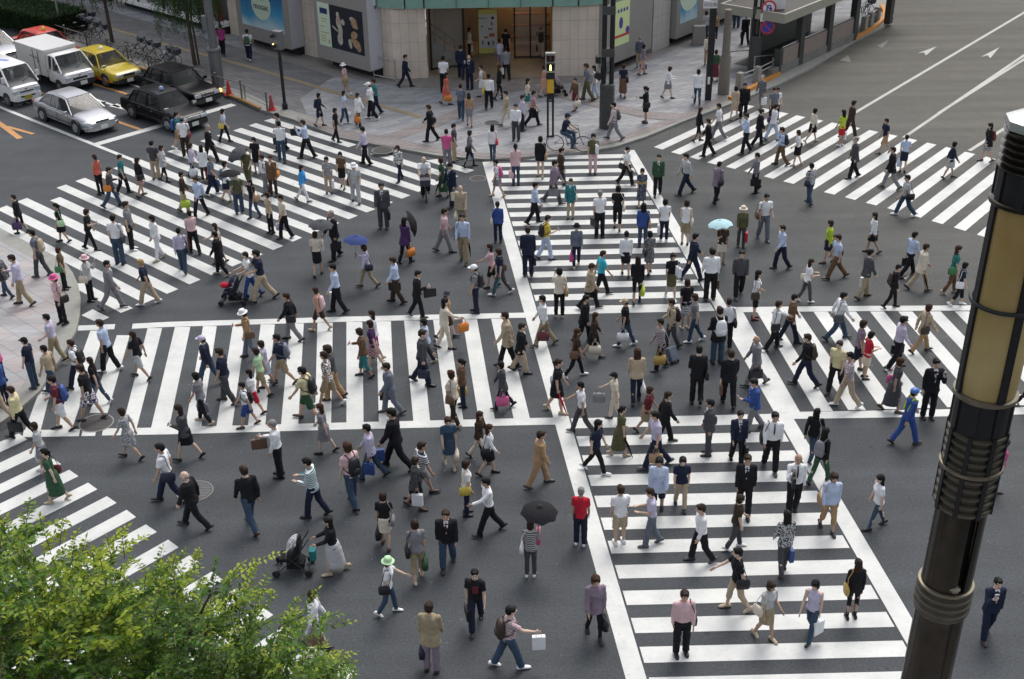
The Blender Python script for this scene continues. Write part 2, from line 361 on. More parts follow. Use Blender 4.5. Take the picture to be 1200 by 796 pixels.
# --- upper left crossing
mk = MB()
Lp = [(-62, 268), (-38.5, 259.2), (-15.5, 250), (7.9, 240.9), (31.7, 232), (55, 224), (77.3, 216.4), (99.4, 208.4), (122, 200.5), (143.5, 194), (165, 187), (186.4, 180.8), (205.7, 174.6), (225, 168.4), (244, 162.2), (263.5, 156.1), (282.7, 150), (300, 144.4), (318.7, 138.8), (337, 133.5)]
Rp = [(127.5, 372.3), (155.9, 361.2), (182, 350), (208.8, 339), (235, 327.8), (260, 317.3), (284.4, 307.4), (308, 298), (331.9, 288.2), (353.9, 278.5), (376, 269.6), (397.7, 261.3), (419.3, 252.9), (439.8, 245.2), (460.7, 237), (480.9, 229), (499.5, 221.2), (517.8, 213.6), (537, 206.5), (555.7, 199.6)]
for i in range(len(Lp) - 1):
    a, b = P(*Lp[i + 1], ZM), P(*Rp[i + 1], ZM); c = lerp(P(*Lp[i + 1], ZM), P(*Lp[i], ZM), 0.5); d = lerp(P(*Rp[i + 1], ZM), P(*Rp[i], ZM), 0.5)
    if i + 1 == 5: a = lerp(a, b, 0.085); c = lerp(c, d, 0.085)
    if i + 1 == 1: a = lerp(a, b, 0.745); c = lerp(c, d, 0.695)
    if i + 1 == 2: pass
    if i + 1 == 19: a = lerp(a, b, 0.82); c = lerp(c, d, 0.80)
    if i + 1 == 18:
        m0, m1 = lerp(a, b, 0.485), lerp(c, d, 0.485); mk.add([a, m0, m1, c], [(0, 1, 2, 3)]); a, c = lerp(a, b, 0.60), lerp(c, d, 0.60)
    mk.add([a, b, d, c], [(0, 1, 2, 3)])
mk.add([P(95.5, 369.5, ZM), P(108.5, 362.5, ZM), P(128, 372, ZM), P(115, 378.3, ZM)], [(0, 1, 2, 3)])
struct(mk.obj('crosswalk_marking', M_WHITE))

# --- upper right crossing
mk = MB()
Np = [(766.3, 172.4), (786.4, 178.4), (808.5, 184.2), (828.6, 190.5), (850.5, 195.5), (872.3, 200.6), (894.9, 206.8), (917.8, 212.6), (942.2, 218.6), (965.5, 225.2), (989.9, 231.2), (1014.5, 237.7), (1039.6, 244), (1066.8, 251.7), (1091.5, 258.9), (1117.8, 266.6), (1144.8, 275), (1172, 283.4), (1200, 292), (1229, 301), (1258, 310)]
Fp = [(874.3, 122.7), (894, 126.7), (914.5, 131.2), (933.4, 135.2), (954.7, 139.5), (975, 143.6), (997, 148), (1018.8, 152.5), (1040.5, 157), (1063.5, 161.8), (1086.6, 167.2), (1108.7, 172.3), (1130.9, 177.9), (1155, 183.6), (1179, 189.6), (1204, 195.8), (1230, 202.4), (1256, 209), (1283, 216), (1310, 223), (1338, 230)]
for i in range(len(Np) - 1):
    a, b = P(*Np[i], ZM), P(*Fp[i], ZM); c = lerp(a, P(*Np[i + 1], ZM), 0.5); d = lerp(b, P(*Fp[i + 1], ZM), 0.5)
    if i == 5: a = lerp(a, b, 0.0); 
    mk.add([a, c, d, b], [(0, 1, 2, 3)])
struct(mk.obj('crosswalk_marking', M_WHITE))

# --- lower left crossing
mk = MB()
Tp = [(4, 493), (22, 508), (41.8, 522.7), (62.3, 537.6), (81, 550.6), (103.1, 565.7), (125.2, 581.5), (148.3, 597.6), (170.9, 614.6), (197, 632.5), (222, 650.8), (248, 670), (276, 689.8), (305.5, 710), (335.5, 731.6), (368, 754.5), (401, 777.5), (437, 803), (475, 831)]
dLL = vdir((2080.0, -430.0))
for i in range(1, len(Tp) - 1):
    a = P(*Tp[i], ZM); b = lerp(a, P(*Tp[i + 1], ZM), 0.5); e = dLL * -7.2
    mk.add([a, b, b + e, a + e], [(0, 1, 2, 3)])
struct(mk.obj('crosswalk_marking', M_WHITE))

# --- lines, arrows and letters of the left road
mk = MB()
def line(mb, a, b, wid, z=ZM):
    a, b = P(*a, z), P(*b, z); d = (b - a).normalized(); n_ = Vector((-d.y, d.x, 0)) * wid / 2
    mb.add([a - n_, b - n_, b + n_, a + n_], [(0, 1, 2, 3)])
line(mk, (-120, 78), (113, 170.6), 0.2, ZM + .003); line(mk, (113, 170.6), (163, 190.5), 0.2, ZM + .003); line(mk, (158, 188), (187, 199.5), 0.32, ZM + .002)
line(mk, (112, 169.5), (274, 122.5), 0.42, ZM + .001)
line(mk, (152, 98.5), (172.5, 104.6), 0.16)
line(mk, (109, 115.5), (140, 125.6), 0.16)
mk.add([P(127.5, 124.5, ZM), P(137.5, 121.5, ZM), P(161, 132.3, ZM)], [(0, 1, 2)])
for a, b in (((3, 118.5), (20, 124.5)), ((8, 117.8), (25, 123.6)), ((17, 122.0), (24, 119.7)), ((26, 119.5), (35.5, 121)), ((22, 122.6), (31, 119))): line(mk, a, b, 0.13, ZM + .001)
lo_ = mk.obj('lane_marking', M_WHITE); lo_.location.z = .002; struct(lo_)
mk = MB()
for a, b in (((109, 98), (150.5, 110.8)), ((133, 141), (164.6, 151.8)), ((15, 65), (29, 71.5)), ((40, 106), (51, 110))): line(mk, a, b, 0.18)
line(mk, (0, 145), (23.5, 162.3), 0.26); line(mk, (8, 148.3), (39, 157), 0.18, ZM + .001); line(mk, (0, 145), (-30, 128), .26)
struct(mk.obj('lane_marking', M_ORANGE))
# --- lines and arrows of the right road
mk = MB()
line(mk, (998, 134.5), (1330, -62), 0.17); line(mk, (1059, 161.3), (1320, -17), 0.16); line(mk, (1100, 132.6), (1330, -12), 0.16, ZM + .001)
line(mk, (1136, 176.8), (1320, 60), 0.17, ZM + .001)
def tri(mb, *pts): mb.add([P(*p, ZM) for p in pts], [tuple(range(len(pts)))])
for tip, b1, b2 in (((1097.5, 54.5), (1075.5, 62.5), (1085, 65.2)), ((1171, 55.6), (1149.5, 66.8), (1160.5, 68.3)), ): mid_ = ((b1[0] + b2[0]) / 2 + (tip[0] - b2[0]) * .22, (b1[1] + b2[1]) / 2 + (tip[1] - b2[1]) * .22); tri(mk, tip, b1, mid_); tri(mk, tip, mid_, b2)
lo_ = mk.obj('lane_marking', M_WHITEW); lo_.location.z = .002; struct(lo_)
mk = MB(); tri(mk, (1041.5, 47), (1028, 53.8), (1034, 56)); tri(mk, (994, 64.5), (984, 71), (997, 72.6)); struct(mk.obj('lane_marking', node_mat('road_paint_faint', paint_nodes((0.17, 0.165, 0.15)))))
# --- kerbs and pavements
kerb_top = [(-60, 10), (7.5, 32.7), (90, 59), (163, 82), (258, 111), (285, 121), (305.5, 131), (344, 142.5), (400, 163.8), (440, 171.8), (470, 177), (512.6, 184.9), (567, 189.2), (610, 187.8), (653, 183.3), (684, 181), (723, 174), (758, 162.5), (800, 145), (844, 128.8), (875.6, 116.3), (914, 100.5), (950, 82), (1000.5, 50.5), (1035.7, 33), (1047, 22), (1047, 12), (1040, 3), (1028, -8)]
KT = [P(*p) for p in kerb_top]
far = [Vector((75, 330, 0)), Vector((-160, 330, 0))]
far2 = KT[0] + DL * 120
KT_poly = [tuple(v)[:2] for v in KT] + [(KT[-1].x - 6, 250), (far2.x - 30, 330), (far2.x, far2.y)]
def offset_line(pts, d):     # shift an open polyline to its left (positive) in plan
    out = []
    for i, p in enumerate(pts):
        a = pts[max(i - 1, 0)]; b = pts[min(i + 1, len(pts) - 1)]; t = (b - a).normalized(); out.append(p + Vector((-t.y, t.x, 0)) * d)
    return out
SW_Z = 0.11
mb = MB(); mb.prism(KT_poly, -0.02, SW_Z - 0.004); struct(mb.obj('kerb', M_KERB))
def inner_poly(ins):
    K2 = offset_line(KT, ins); f2 = K2[0] + DL * 120
    return [tuple(v)[:2] for v in K2] + [(K2[-1].x - 6, 249), (f2.x - 29, 329), (f2.x, f2.y)], K2
ip, K2 = inner_poly(0.75)
mb = MB(); mb.sheet(ip, SW_Z); struct(mb.obj('pavement', M_PAVE))
# darker blocks along the left road, pink bands, tactile line, pale flags
mb = MB()
a0, a1 = P(258, 108, SW_Z + .004), P(330, 128, SW_Z + .004)
K3 = [v for v in offset_line(KT, 0.8)][:8]
fw = [P(300, 49, 0), P(400, 77, 0)]
facd = (P(462, 93) - P(300, 47.7)).normalized()
wl = P(372, 82) 
band = [Vector((v.x, v.y, SW_Z + .004)) for v in K3]
poly = [tuple(v)[:2] for v in [K3[0] + DL * 60] + K3] + [tuple(P(352, 118))[:2], tuple(P(392, 92))[:2], tuple(P(300, 64))[:2], tuple(P(300, 64) + DL * 60)[:2]]
mb.sheet(poly, SW_Z + .004); struct(mb.obj('pavement', M_PAVED))
mb = MB()
upb = [(348, 137), (400, 152), (455, 160), (510, 172), (567, 180), (610, 180.5), (655, 176), (700, 167.5), (750, 152), (800, 133), (850, 110)]
lob = [(348, 140), (400, 159.5), (455, 171), (512, 179), (567, 184.5), (610, 184.6), (658, 180), (705, 171), (755, 156.5), (803, 138.5), (852, 117)]
strip(mb, upb, lob, SW_Z + .008)
strip(mb, [(446, 159), (500, 143), (537, 127), (566, 110), (603, 97)], [(466, 163), (513, 149), (550, 131), (580, 114), (622, 101)], SW_Z + .012)
strip(mb, [(618, 98), (660, 108), (710, 120), (765, 131), (800, 133)], [(612, 104), (655, 114), (704, 127), (760, 139), (790, 141)], SW_Z + .016)
struct(mb.obj('paving_band', M_PINK))
mb = MB()
for a, b in zip([(-40, -18), (30, 3), (176, 47), (300, 80.5), (395, 109)], [(30, 3), (176, 47), (300, 80.5), (395, 109), (495, 138)]): line(mb, a, b, 0.3, SW_Z + .012)
struct(mb.obj('tactile_paving', M_YEL))
mb = MB()
mb.sheet(px_poly([(300, 62), (392, 88), (470, 102), (505, 103), (560, 101), (600, 100), (650, 98), (702, 95), (720, 84), (790, 58), (830, 44), (828, 30), (700, 84), (500, 88), (462, 88), (300, 44)], SW_Z), SW_Z + .010)
struct(mb.obj('forecourt', M_STONEW))
# left corner pavement
kl = [(-80, 235), (0, 270), (38, 289.5), (67, 304), (78, 312), (86, 323), (92, 336), (95.2, 352), (94, 374), (89, 392.6), (77, 414), (63, 438), (47, 462), (20, 486), (0, 500), (-60, 540)]
KLv = [P(*p) for p in kl]
mb = MB(); mb.prism(([tuple(v)[:2] for v in KLv] + [(-60, KLv[-1].y - 3), (-60, KLv[0].y + 10)])[::-1], -0.02, SW_Z - .004); struct(mb.obj('kerb', M_KERB))
K4 = offset_line(KLv, -0.62)
mb = MB(); mb.sheet(([tuple(v)[:2] for v in K4] + [(-59, K4[-1].y - 3), (-59, K4[0].y + 10)])[::-1], SW_Z); struct(mb.obj('pavement', M_PAVEL))
LEFT_POLY = [tuple(v)[:2] for v in KLv] + [(-60, KLv[-1].y - 3), (-60, KLv[0].y + 10)]
# pavement under the camera, where the lamp column and the tree stand
mb = MB(); mb.prism([(-14, -6), (14, -6), (14, 13.5), (-14, 13.5)], -0.02, SW_Z); struct(mb.obj('pavement', M_PAVEL))
# manhole covers
M_IRON = mat('cast_iron', (0.075, 0.072, 0.07), 0.6, 0.4, var=0.2, scale=30, bump=0.4, bscale=25)
M_RING = mat('worn_ring', (0.17, 0.18, 0.19), 0.6)
def manhole(px, py, r, z, ring=True, label=''):
    c = P(px, py, z); t = empty('manhole_cover', (c.x, c.y, z)); tag(t, label, 'manhole cover')
    m = MB(); m.lathe([(r * .93, 0.0), (r * .93, 0.009)], n=40)
    m.obj('plate', M_IRON, t)
    m = MB()
    for k in range(-5, 6):
        y = k * r * 0.15; hw = math.sqrt(max(0, (r * .86) ** 2 - y * y)); m.box((0, y, 0.011), (2 * hw, r * 0.035, 0.004))
    m.obj('grid', M_RING if ring else M_IRON, t)
    m = MB(); m.lathe([(r, 0), (r, .012), (r * .94, .012), (r * .94, 0)], n=40, closed=False); m.obj('rim', M_RING if ring else M_KERB, t)
manhole(228.5, 576, 0.46, ZM, True, 'round manhole cover with a pale ring beside the bald person in a black suit')
manhole(113, 496, 0.47, ZM, False, 'dark round manhole cover breaking the white border line of the long crossing')
manhole(560, 209.5, 0.33, ZM, False, 'small dark manhole cover in the asphalt near the cyclist in white')
manhole(448.5, 176.5, 0.46, SW_Z + .01, False, 'large round manhole cover set in the kerb at the pavement corner')
manhole(576.5, 144, 0.32, SW_Z + .01, True, 'pale ringed manhole cover in the grey block paving of the square')
# ================================================================== the corner building
def tile_nodes(c, tw, th, axis='v'):
    def f(n, L, b):
        tc = n.new('ShaderNodeTexCoord')
        t = n.new('ShaderNodeTexBrick'); t.offset = 0.0; t.inputs['Scale'].default_value = 1.0; t.inputs['Brick Width'].default_value = tw; t.inputs['Row Height'].default_value = th
        t.inputs['Mortar Size'].default_value = 0.012; t.inputs['Mortar Smooth'].default_value = 0.2
        t.inputs['Color1'].default_value = (*c, 1); t.inputs['Color2'].default_value = (c[0] * .93, c[1] * .93, c[2] * .93, 1); t.inputs['Mortar'].default_value = (c[0] * .62, c[1] * .6, c[2] * .6, 1)
        L.new(tc.outputs['UV'], t.inputs['Vector'])
        no = n.new('ShaderNodeTexNoise'); no.inputs['Scale'].default_value = 1.1; no.inputs['Detail'].default_value = 6
        L.new(tc.outputs['Object'], no.inputs['Vector'])
        mr = n.new('ShaderNodeMapRange'); mr.inputs[1].default_value = 0.3; mr.inputs[2].default_value = 0.7; mr.inputs[3].default_value = 0.88; mr.inputs[4].default_value = 1.1
        L.new(no.outputs['Fac'], mr.inputs[0]); mx = n.new('ShaderNodeMix'); mx.data_type = 'RGBA'; mx.blend_type = 'MULTIPLY'; mx.inputs[0].default_value = 1
        L.new(t.outputs['Color'], mx.inputs[6]); L.new(mr.outputs[0], mx.inputs[7]); L.new(mx.outputs[2], b.inputs['Base Color']); b.inputs['Roughness'].default_value = 0.55
    return f
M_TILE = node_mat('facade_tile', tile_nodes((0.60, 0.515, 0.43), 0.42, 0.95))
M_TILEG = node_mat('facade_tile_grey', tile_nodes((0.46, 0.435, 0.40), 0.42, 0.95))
M_TEAL = mat('copper_green', (0.19, 0.33, 0.275), 0.6, var=0.12, scale=1.5)
M_TEALD = mat('copper_green_dark', (0.07, 0.16, 0.13), 0.6)
M_FRAME = mat('showcase_frame', (0.27, 0.255, 0.24), 0.5, var=0.05)
M_FRAMEL = mat('showcase_side', (0.46, 0.46, 0.49), 0.5, var=0.05)
M_DARK = mat('dark_gap', (0.012, 0.012, 0.014), 0.7)
M_BLACK = mat('black_metal', (0.02, 0.021, 0.022), 0.45, 0.3, var=0.15, scale=20)
M_GREY = mat('grey_metal', (0.16, 0.165, 0.17), 0.5, 0.4, var=0.1, scale=12)
M_STEEL = mat('steel_rail', (0.42, 0.42, 0.42), 0.35, 0.7)
M_WHITEP = mat('white_panel', (0.76, 0.76, 0.75), 0.5)
M_GLASS = mat('shop_glass', (0.05, 0.06, 0.06), 0.08, spec=0.6)
M_INT = mat('interior_wall', (0.36, 0.27, 0.17), 0.6, var=0.2, scale=0.7)
M_INTF = mat('interior_floor', (0.30, 0.25, 0.19), 0.5, var=0.15, scale=1)
M_WARM = mat('interior_lamp', (0.9, 0.6, 0.3), 0.5, emit=(1.0, 0.62, 0.28), estr=9)
UPV = Vector((0, 0, 1))
def wall_panel(mb, a, b, z0, z1, thick, uvs):        # vertical slab from a to b, front face on the line, thickness away from the camera side
    a = Vector((a[0], a[1], 0)); b = Vector((b[0], b[1], 0)); d = (b - a).normalized(); n_ = Vector((-d.y, d.x, 0)) * thick
    o = len(mb.v)
    vs = [a + UPV * z0, b + UPV * z0, b + UPV * z1, a + UPV * z1, a + n_ + UPV * z0, b + n_ + UPV * z0, b + n_ + UPV * z1, a + n_ + UPV * z1]
    mb.add(vs, [(0, 1, 2, 3), (5, 4, 7, 6), (1, 5, 6, 2), (4, 0, 3, 7), (3, 2, 6, 7), (4, 5, 1, 0)]); L_ = (b - a).length
    uvs.append((o, {o: (0, z0), o + 1: (L_, z0), o + 2: (L_, z1), o + 3: (0, z1), o + 4: (0.3, z0), o + 5: (L_ + .3, z0), o + 6: (L_ + .3, z1), o + 7: (.3, z1)}))
def uv_obj(mb, uvs, name, m, parent):
    ob = mb.obj(name, m, parent, fix=False); me = ob.data; uv = me.uv_layers.new(name='UVMap'); mp_ = {}
    for _, dct in uvs: mp_.update(dct)
    for lp in me.loops: uv.data[lp.index].uv = mp_[lp.vertex_index]
    return ob
G0 = P(300, 47.7, SW_Z); G1 = P(462, 93, SW_Z); F1 = (G1 - G0).normalized()
H0 = P(501.5, 91.7, SW_Z); H1 = P(647.5, 89.5, SW_Z); H2 = P(700.5, 88.5, SW_Z); J1 = P(783, 54.5, SW_Z); F3 = (J1 - H2).normalized()
ZC = zat(H0, 10.5)                       # underside of the green canopy
ZT = ZC + 7.5
bld = empty('department_store', tuple((G1 + H2) / 2)); bld.location.z = 0
tag(bld, 'corner department store with beige tiled piers, green metal canopy and an open entrance', 'building')
BO = Vector(bld.location)
def L_(v): return Vector(v) - BO         # to the building's own coordinates
def on1(px, py=None, z=0.0):             # point of facade line 1 seen in column px at ground level
    A, B = P(px, 0, SW_Z), P(px, 300, SW_Z); return meet(G0, F1, A, B)
def on1o(px, out):
    n_ = Vector((F1.y, -F1.x, 0)) * out; A, B = P(px, 0, SW_Z), P(px, 300, SW_Z); return meet(G0 + n_, F1, A, B) - n_
def on3(px):
    A, B = P(px, 0, SW_Z), P(px, 300, SW_Z); return meet(H2, F3, A, B)
# piers
for a, b, nm in ((G1 - F1 * 1.25, G1, 0), (G1, H0, 0), (H1, H2, 1), (on1(357), on1(373), 0), (on1(270.5), on1(289), 0), (on1(133), on1(146), 0)):
    mb = MB(); uvs = []; wall_panel(mb, L_(a), L_(b), 0, ZC if nm or a in (G1,) else ZT, 0.6, uvs)
    uv_obj(mb, uvs, 'pier', M_TILE, bld)
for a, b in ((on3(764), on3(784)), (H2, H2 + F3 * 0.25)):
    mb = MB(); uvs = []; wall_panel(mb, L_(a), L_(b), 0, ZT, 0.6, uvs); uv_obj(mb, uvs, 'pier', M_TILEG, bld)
# dark recessed walls behind the showcases
mb = MB(); uvs = []; 
bk = Vector((-F1.y, F1.x, 0)) * 0.7; wall_panel(mb, L_(G1 - F1 * 75) + bk, L_(G1 - F1 * .1) + bk, 0, ZT, 0.3, uvs); uv_obj(mb, uvs, 'wall', M_TILE, bld)
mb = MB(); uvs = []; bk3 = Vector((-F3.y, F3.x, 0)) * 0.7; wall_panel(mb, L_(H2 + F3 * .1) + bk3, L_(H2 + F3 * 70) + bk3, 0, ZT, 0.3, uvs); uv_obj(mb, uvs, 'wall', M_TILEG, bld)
# entrance hall
Hd = (H1 - H0).normalized(); Hn = Vector((-Hd.y, Hd.x, 0))
mb = MB(); a, b = L_(H0), L_(H1); dp = 6.5
mb.add([a + Hn * dp, b + Hn * dp, b + Hn * dp + UPV * ZC, a + Hn * dp + UPV * ZC], [(0, 1, 2, 3)])
mb.add([a + Hn * .6, a + Hn * dp, a + Hn * dp + UPV * ZC, a + Hn * .6 + UPV * ZC], [(0, 1, 2, 3)])
mb.add([b + Hn * .6, b + Hn * dp, b + Hn * dp + UPV * ZC, b + Hn * .6 + UPV * ZC], [(0, 1, 2, 3)])
mb.obj('wall', M_INT, bld, fix=False)
mb = MB(); mb.add([a + UPV * .016 - Hn * .1, b + UPV * .016 - Hn * .1, b + Hn * dp + UPV * .016, a + Hn * dp + UPV * .016], [(0, 1, 2, 3)]); mb.obj('floor', M_INTF, bld, fix=False)
mb = MB(); mb.add([a + UPV * ZC, b + UPV * ZC, b + Hn * dp + UPV * ZC, a + Hn * dp + UPV * ZC], [(0, 1, 2, 3)]); mb.obj('ceiling', M_WHITEP, bld, fix=False)
W_ = (H1 - H0).length
mb = MB()
for u, v_, ww in ((0.62, 6.2, 1.0), (0.80, 6.2, 0.6), (0.93, 5.5, 0.5)): mb.box(a + Hd * W_ * u + Hn * v_ + UPV * (ZC - .5), (ww, .12, .12))
mb.obj('lamp', M_WARM, bld)
# glass screens, door frames, stair
for us, ends in ((((0.285, 1.9, 0.055), (0.02, 1.3, .05)), ((.02, 1.3), (.285, 1.9))), (((.70, 3.2, .04), (.83, 3.2, .04), (.96, 3.2, .04)), ((.70, 3.2), (.96, 3.2)))):
    mb = MB()
    for u, v_, r in us: mb.box(a + Hd * W_ * u + Hn * v_ + UPV * ZC / 2, (r * 2, r * 2, ZC))
    mb.tube(a + Hd * W_ * ends[0][0] + Hn * ends[0][1] + UPV * .08, a + Hd * W_ * ends[1][0] + Hn * ends[1][1] + UPV * .08, .05)
    mb.obj('door_frame', M_BLACK, bld)
def glass_nodes(n, L, b):
    b.inputs['Base Color'].default_value = (0.5, 0.55, 0.52, 1); b.inputs['Roughness'].default_value = 0.03; b.inputs['Alpha'].default_value = 0.22; b.inputs['Specular IOR Level'].default_value = .6
M_CLEAR = node_mat('clear_glass', glass_nodes)
mb = MB(); p, q = a + Hd * W_ * .02 + Hn * 1.3, a + Hd * W_ * .285 + Hn * 1.9; mb.add([p + UPV * .1, q + UPV * .1, q + UPV * ZC, p + UPV * ZC], [(0, 1, 2, 3)])
mb.obj('glass_screen', M_CLEAR, bld, fix=False); mb = MB()
p, q = a + Hd * W_ * .70 + Hn * 3.2, a + Hd * W_ * .96 + Hn * 3.2; mb.add([p + UPV * .1, q + UPV * .1, q + UPV * ZC, p + UPV * ZC], [(0, 1, 2, 3)])
mb.obj('glass_screen', M_CLEAR, bld, fix=False)
mb = MB()
for k in range(9): mb.box(a + Hd * (W_ * .20 - k * .26) + Hn * 4.0 + UPV * (.09 + k * .09), (.27, 1.5, .18 * (k + 1)))
st = mb.obj('stair', M_TILEG, bld)
mb = MB()
for k in range(0, 9, 2): c = a + Hd * (W_ * .20 - k * .26) + Hn * 3.2 + UPV * (.2 * k); mb.tube(c, c + UPV * 1.0, .02)
c = a + Hd * W_ * .20 + Hn * 3.2; mb.tube(c + UPV * 1.0, c - Hd * 2.1 + UPV * 2.5, .03); mb.tube(c + UPV * .6, c - Hd * 2.1 + UPV * 2.1, .02)
mb.obj('handrail', M_BLACK, st)
# shop shelves glimpsed inside on the right
mb = MB()
for k in range(4): mb.box(a + Hd * W_ * .86 + Hn * 5.6 + UPV * (.5 + .6 * k), (2.2, .4, .05))
mb.obj('shelf', mat('amber_wood', (0.3, 0.14, 0.05), 0.5), bld)
# upper storeys behind the canopy (out of the frame, close the volume)
mb = MB(); uvs = []; wall_panel(mb, L_(G1), L_(H2), ZC + .02, ZT, 0.4, uvs); uv_obj(mb, uvs, 'wall', M_TILE, bld)
# canopy fascia
cn = []
for p in (G1 - F1 * 0.55, G1 + (H0 - G1) * .45, H0, H1, H1 + (H2 - H1) * .55, H2 + F3 * 0.3): cn.append(L_(p))
mb = MB(); off = [Vector((F1.y, -F1.x, 0)) * .35, Vector((0, -.4, 0)), Vector((0, -.4, 0)), Vector((0, -.4, 0)), Vector((0, -.4, 0)), Vector((F3.y, -F3.x, 0)) * .35]
fr = [p + o_ for p, o_ in zip(cn, off)]; lo_z, hi_z = ZC, ZC + 1.7
for i in range(5):
    mb.add([fr[i] + UPV * lo_z, fr[i + 1] + UPV * lo_z, fr[i + 1] + UPV * hi_z, fr[i] + UPV * hi_z], [(0, 1, 2, 3)])
    mb.add([fr[i] + UPV * lo_z, cn[i] + UPV * lo_z, cn[i + 1] + UPV * lo_z, fr[i + 1] + UPV * lo_z], [(0, 1, 2, 3)])
    mb.add([fr[i] + UPV * hi_z, fr[i + 1] + UPV * hi_z, cn[i + 1] + UPV * hi_z, cn[i] + UPV * hi_z], [(0, 1, 2, 3)])
cp = mb.obj('canopy', M_TEAL, bld, fix=False)
mb = MB()
for i in range(5):
    n_ = max(1, int((fr[i + 1] - fr[i]).length / 1.45))
    for k in range(n_ + 1):
        p = lerp(fr[i], fr[i + 1], k / n_); mb.box(p + Vector((0, -.012, 0)) + UPV * ((lo_z + hi_z) / 2), (.05, .03, hi_z - lo_z))
    mb.tube(fr[i] + UPV * (lo_z + .5) + Vector((0, -.01, 0)), fr[i + 1] + UPV * (lo_z + .5) + Vector((0, -.01, 0)), .018)
mb.obj('seam', M_TEALD, cp)
# white sign band along the left road
mb = MB(); p, q = L_(on1(300)), L_(G1 - F1 * 0.62); o_ = Vector((F1.y, -F1.x, 0)) * .42
zb = zat(G1 - F1 * .62, 7.5)
mb.add([p + o_ + UPV * zb, q + o_ + UPV * zb, q + o_ + UPV * (zb + 1.2), p + o_ + UPV * (zb + 1.2), p + UPV * zb, q + UPV * zb, q + UPV * (zb + 1.2), p + UPV * (zb + 1.2)],
       [(0, 1, 2, 3), (4, 5, 1, 0), (3, 2, 6, 7), (1, 5, 6, 2)]); mb.obj('sign_band', M_WHITEP, bld, fix=False)
mb = MB(); mb.add([p + o_ * .9 + UPV * (zb - .16), q + o_ * .9 + UPV * (zb - .16), q + o_ * .9 + UPV * (zb - .002), p + o_ * .9 + UPV * (zb - .002)], [(0, 1, 2, 3)]); mb.obj('trim', M_DARK, bld, fix=False)
# ---- showcases (posters in grey boxes)
def showcase(a, b, zlo, zhi, out, posters, mf=M_FRAME, side=M_FRAMEL, plinth=True):
    """box on the facade between ground points a,b; posters = list of (u0,u1,v0,v1,fn)"""
    a = Vector((a.x, a.y, 0)); b = Vector((b.x, b.y, 0)); d = (b - a).normalized(); n_ = Vector((d.y, -d.x, 0)); Lh = (b - a).length
    t = empty('showcase', tuple(L_(a + n_ * 0)) ); t.parent = bld; t.rotation_euler = (0, 0, math.atan2(d.y, d.x))
    # local: x along wall, -y outwards, z up
    mb = MB(); mb.box((Lh / 2, -out / 2 + .3, (zlo + zhi) / 2), (Lh, out + .6, zhi - zlo)); mb.obj('case', mf, t, bevel=.02)
    mb = MB(); mb.box((Lh + .004, -out / 2, (zlo + zhi) / 2), (.01, out * .94, (zhi - zlo) * .97)); mb.obj('case_side', side, t)
    if plinth: mb = MB(); mb.box((Lh / 2 + .2, -out / 2 + .55, zlo / 2), (Lh - .6, out, zlo)); mb.obj('plinth', M_DARK, t)
    for u0, u1, v0, v1, fn in posters:
        x0, x1, z0, z1 = u0 * Lh, u1 * Lh, zlo + v0 * (zhi - zlo), zlo + v1 * (zhi - zlo)
        fn(t, x0, x1, z0, z1, -out - .004)
    return t
def panel(mb, x0, x1, z0, z1, y): mb.add([(x0, y, z0), (x1, y, z0), (x1, y, z1), (x0, y, z1)], [(0, 1, 2, 3)]); return mb
def M_wall(x, y, z, sx=1.0): return Matrix.Translation((x, y, z)) @ Matrix.Rotation(math.pi / 2, 4, 'X') @ Matrix.Diagonal((sx, 1, 1, 1))
def blue_nodes(n, L, b):
    tc = n.new('ShaderNodeTexCoord'); sp_ = n.new('ShaderNodeSeparateXYZ'); L.new(tc.outputs['Generated'], sp_.inputs[0])
    no = n.new('ShaderNodeTexNoise'); no.inputs['Scale'].default_value = 2.2; no.inputs['Detail'].default_value = 4; L.new(tc.outputs['Generated'], no.inputs['Vector'])
    ad = n.new('ShaderNodeMath'); ad.operation = 'MULTIPLY_ADD'; ad.inputs[1].default_value = 0.6; L.new(no.outputs['Fac'], ad.inputs[0]); L.new(sp_.outputs[2], ad.inputs[2])
    r = n.new('ShaderNodeValToRGB'); r.color_ramp.elements[0].position = 0.35; r.color_ramp.elements[0].color = (0.45, 0.6, 0.66, 1); r.color_ramp.elements[1].position = 1.15
    e = r.color_ramp.elements.new(0.6); e.color = (0.05, 0.30, 0.52, 1); r.color_ramp.elements[-1].color = (0.01, 0.09, 0.27, 1)
    L.new(ad.outputs[0], r.inputs['Fac']); L.new(r.outputs[0], b.inputs['Base Color']); b.inputs['Roughness'].default_value = 0.3
M_BLUEP = node_mat('blue_poster', blue_nodes)
M_MINT = mat('poster_mint', (0.56, 0.68, 0.54), 0.4); M_NAVYP = mat('poster_navy', (0.02, 0.03, 0.12), 0.4)
M_INK = mat('poster_ink', (0.02, 0.02, 0.02), 0.5); M_GOLD = mat('poster_gold', (0.5, 0.4, 0.15), 0.5)
M_PHOTO = mat('poster_photo', (0.018, 0.022, 0.035), 0.3, var=.3, scale=2); M_PALE = mat('poster_pale', (0.42, 0.40, 0.34), 0.4, var=.3, scale=7); M_SKINP = mat('poster_tan', (0.36, 0.23, 0.13), 0.4, var=.4, scale=8)
M_LIME = mat('poster_lime', (0.62, 0.72, 0.36), 0.4); M_PURP = mat('poster_purple', (0.10, 0.06, 0.30), 0.4); M_REDP = mat('poster_red', (0.50, 0.05, 0.06), 0.4); M_YELP = mat('poster_yellow', (0.62, 0.58, 0.16), 0.4)
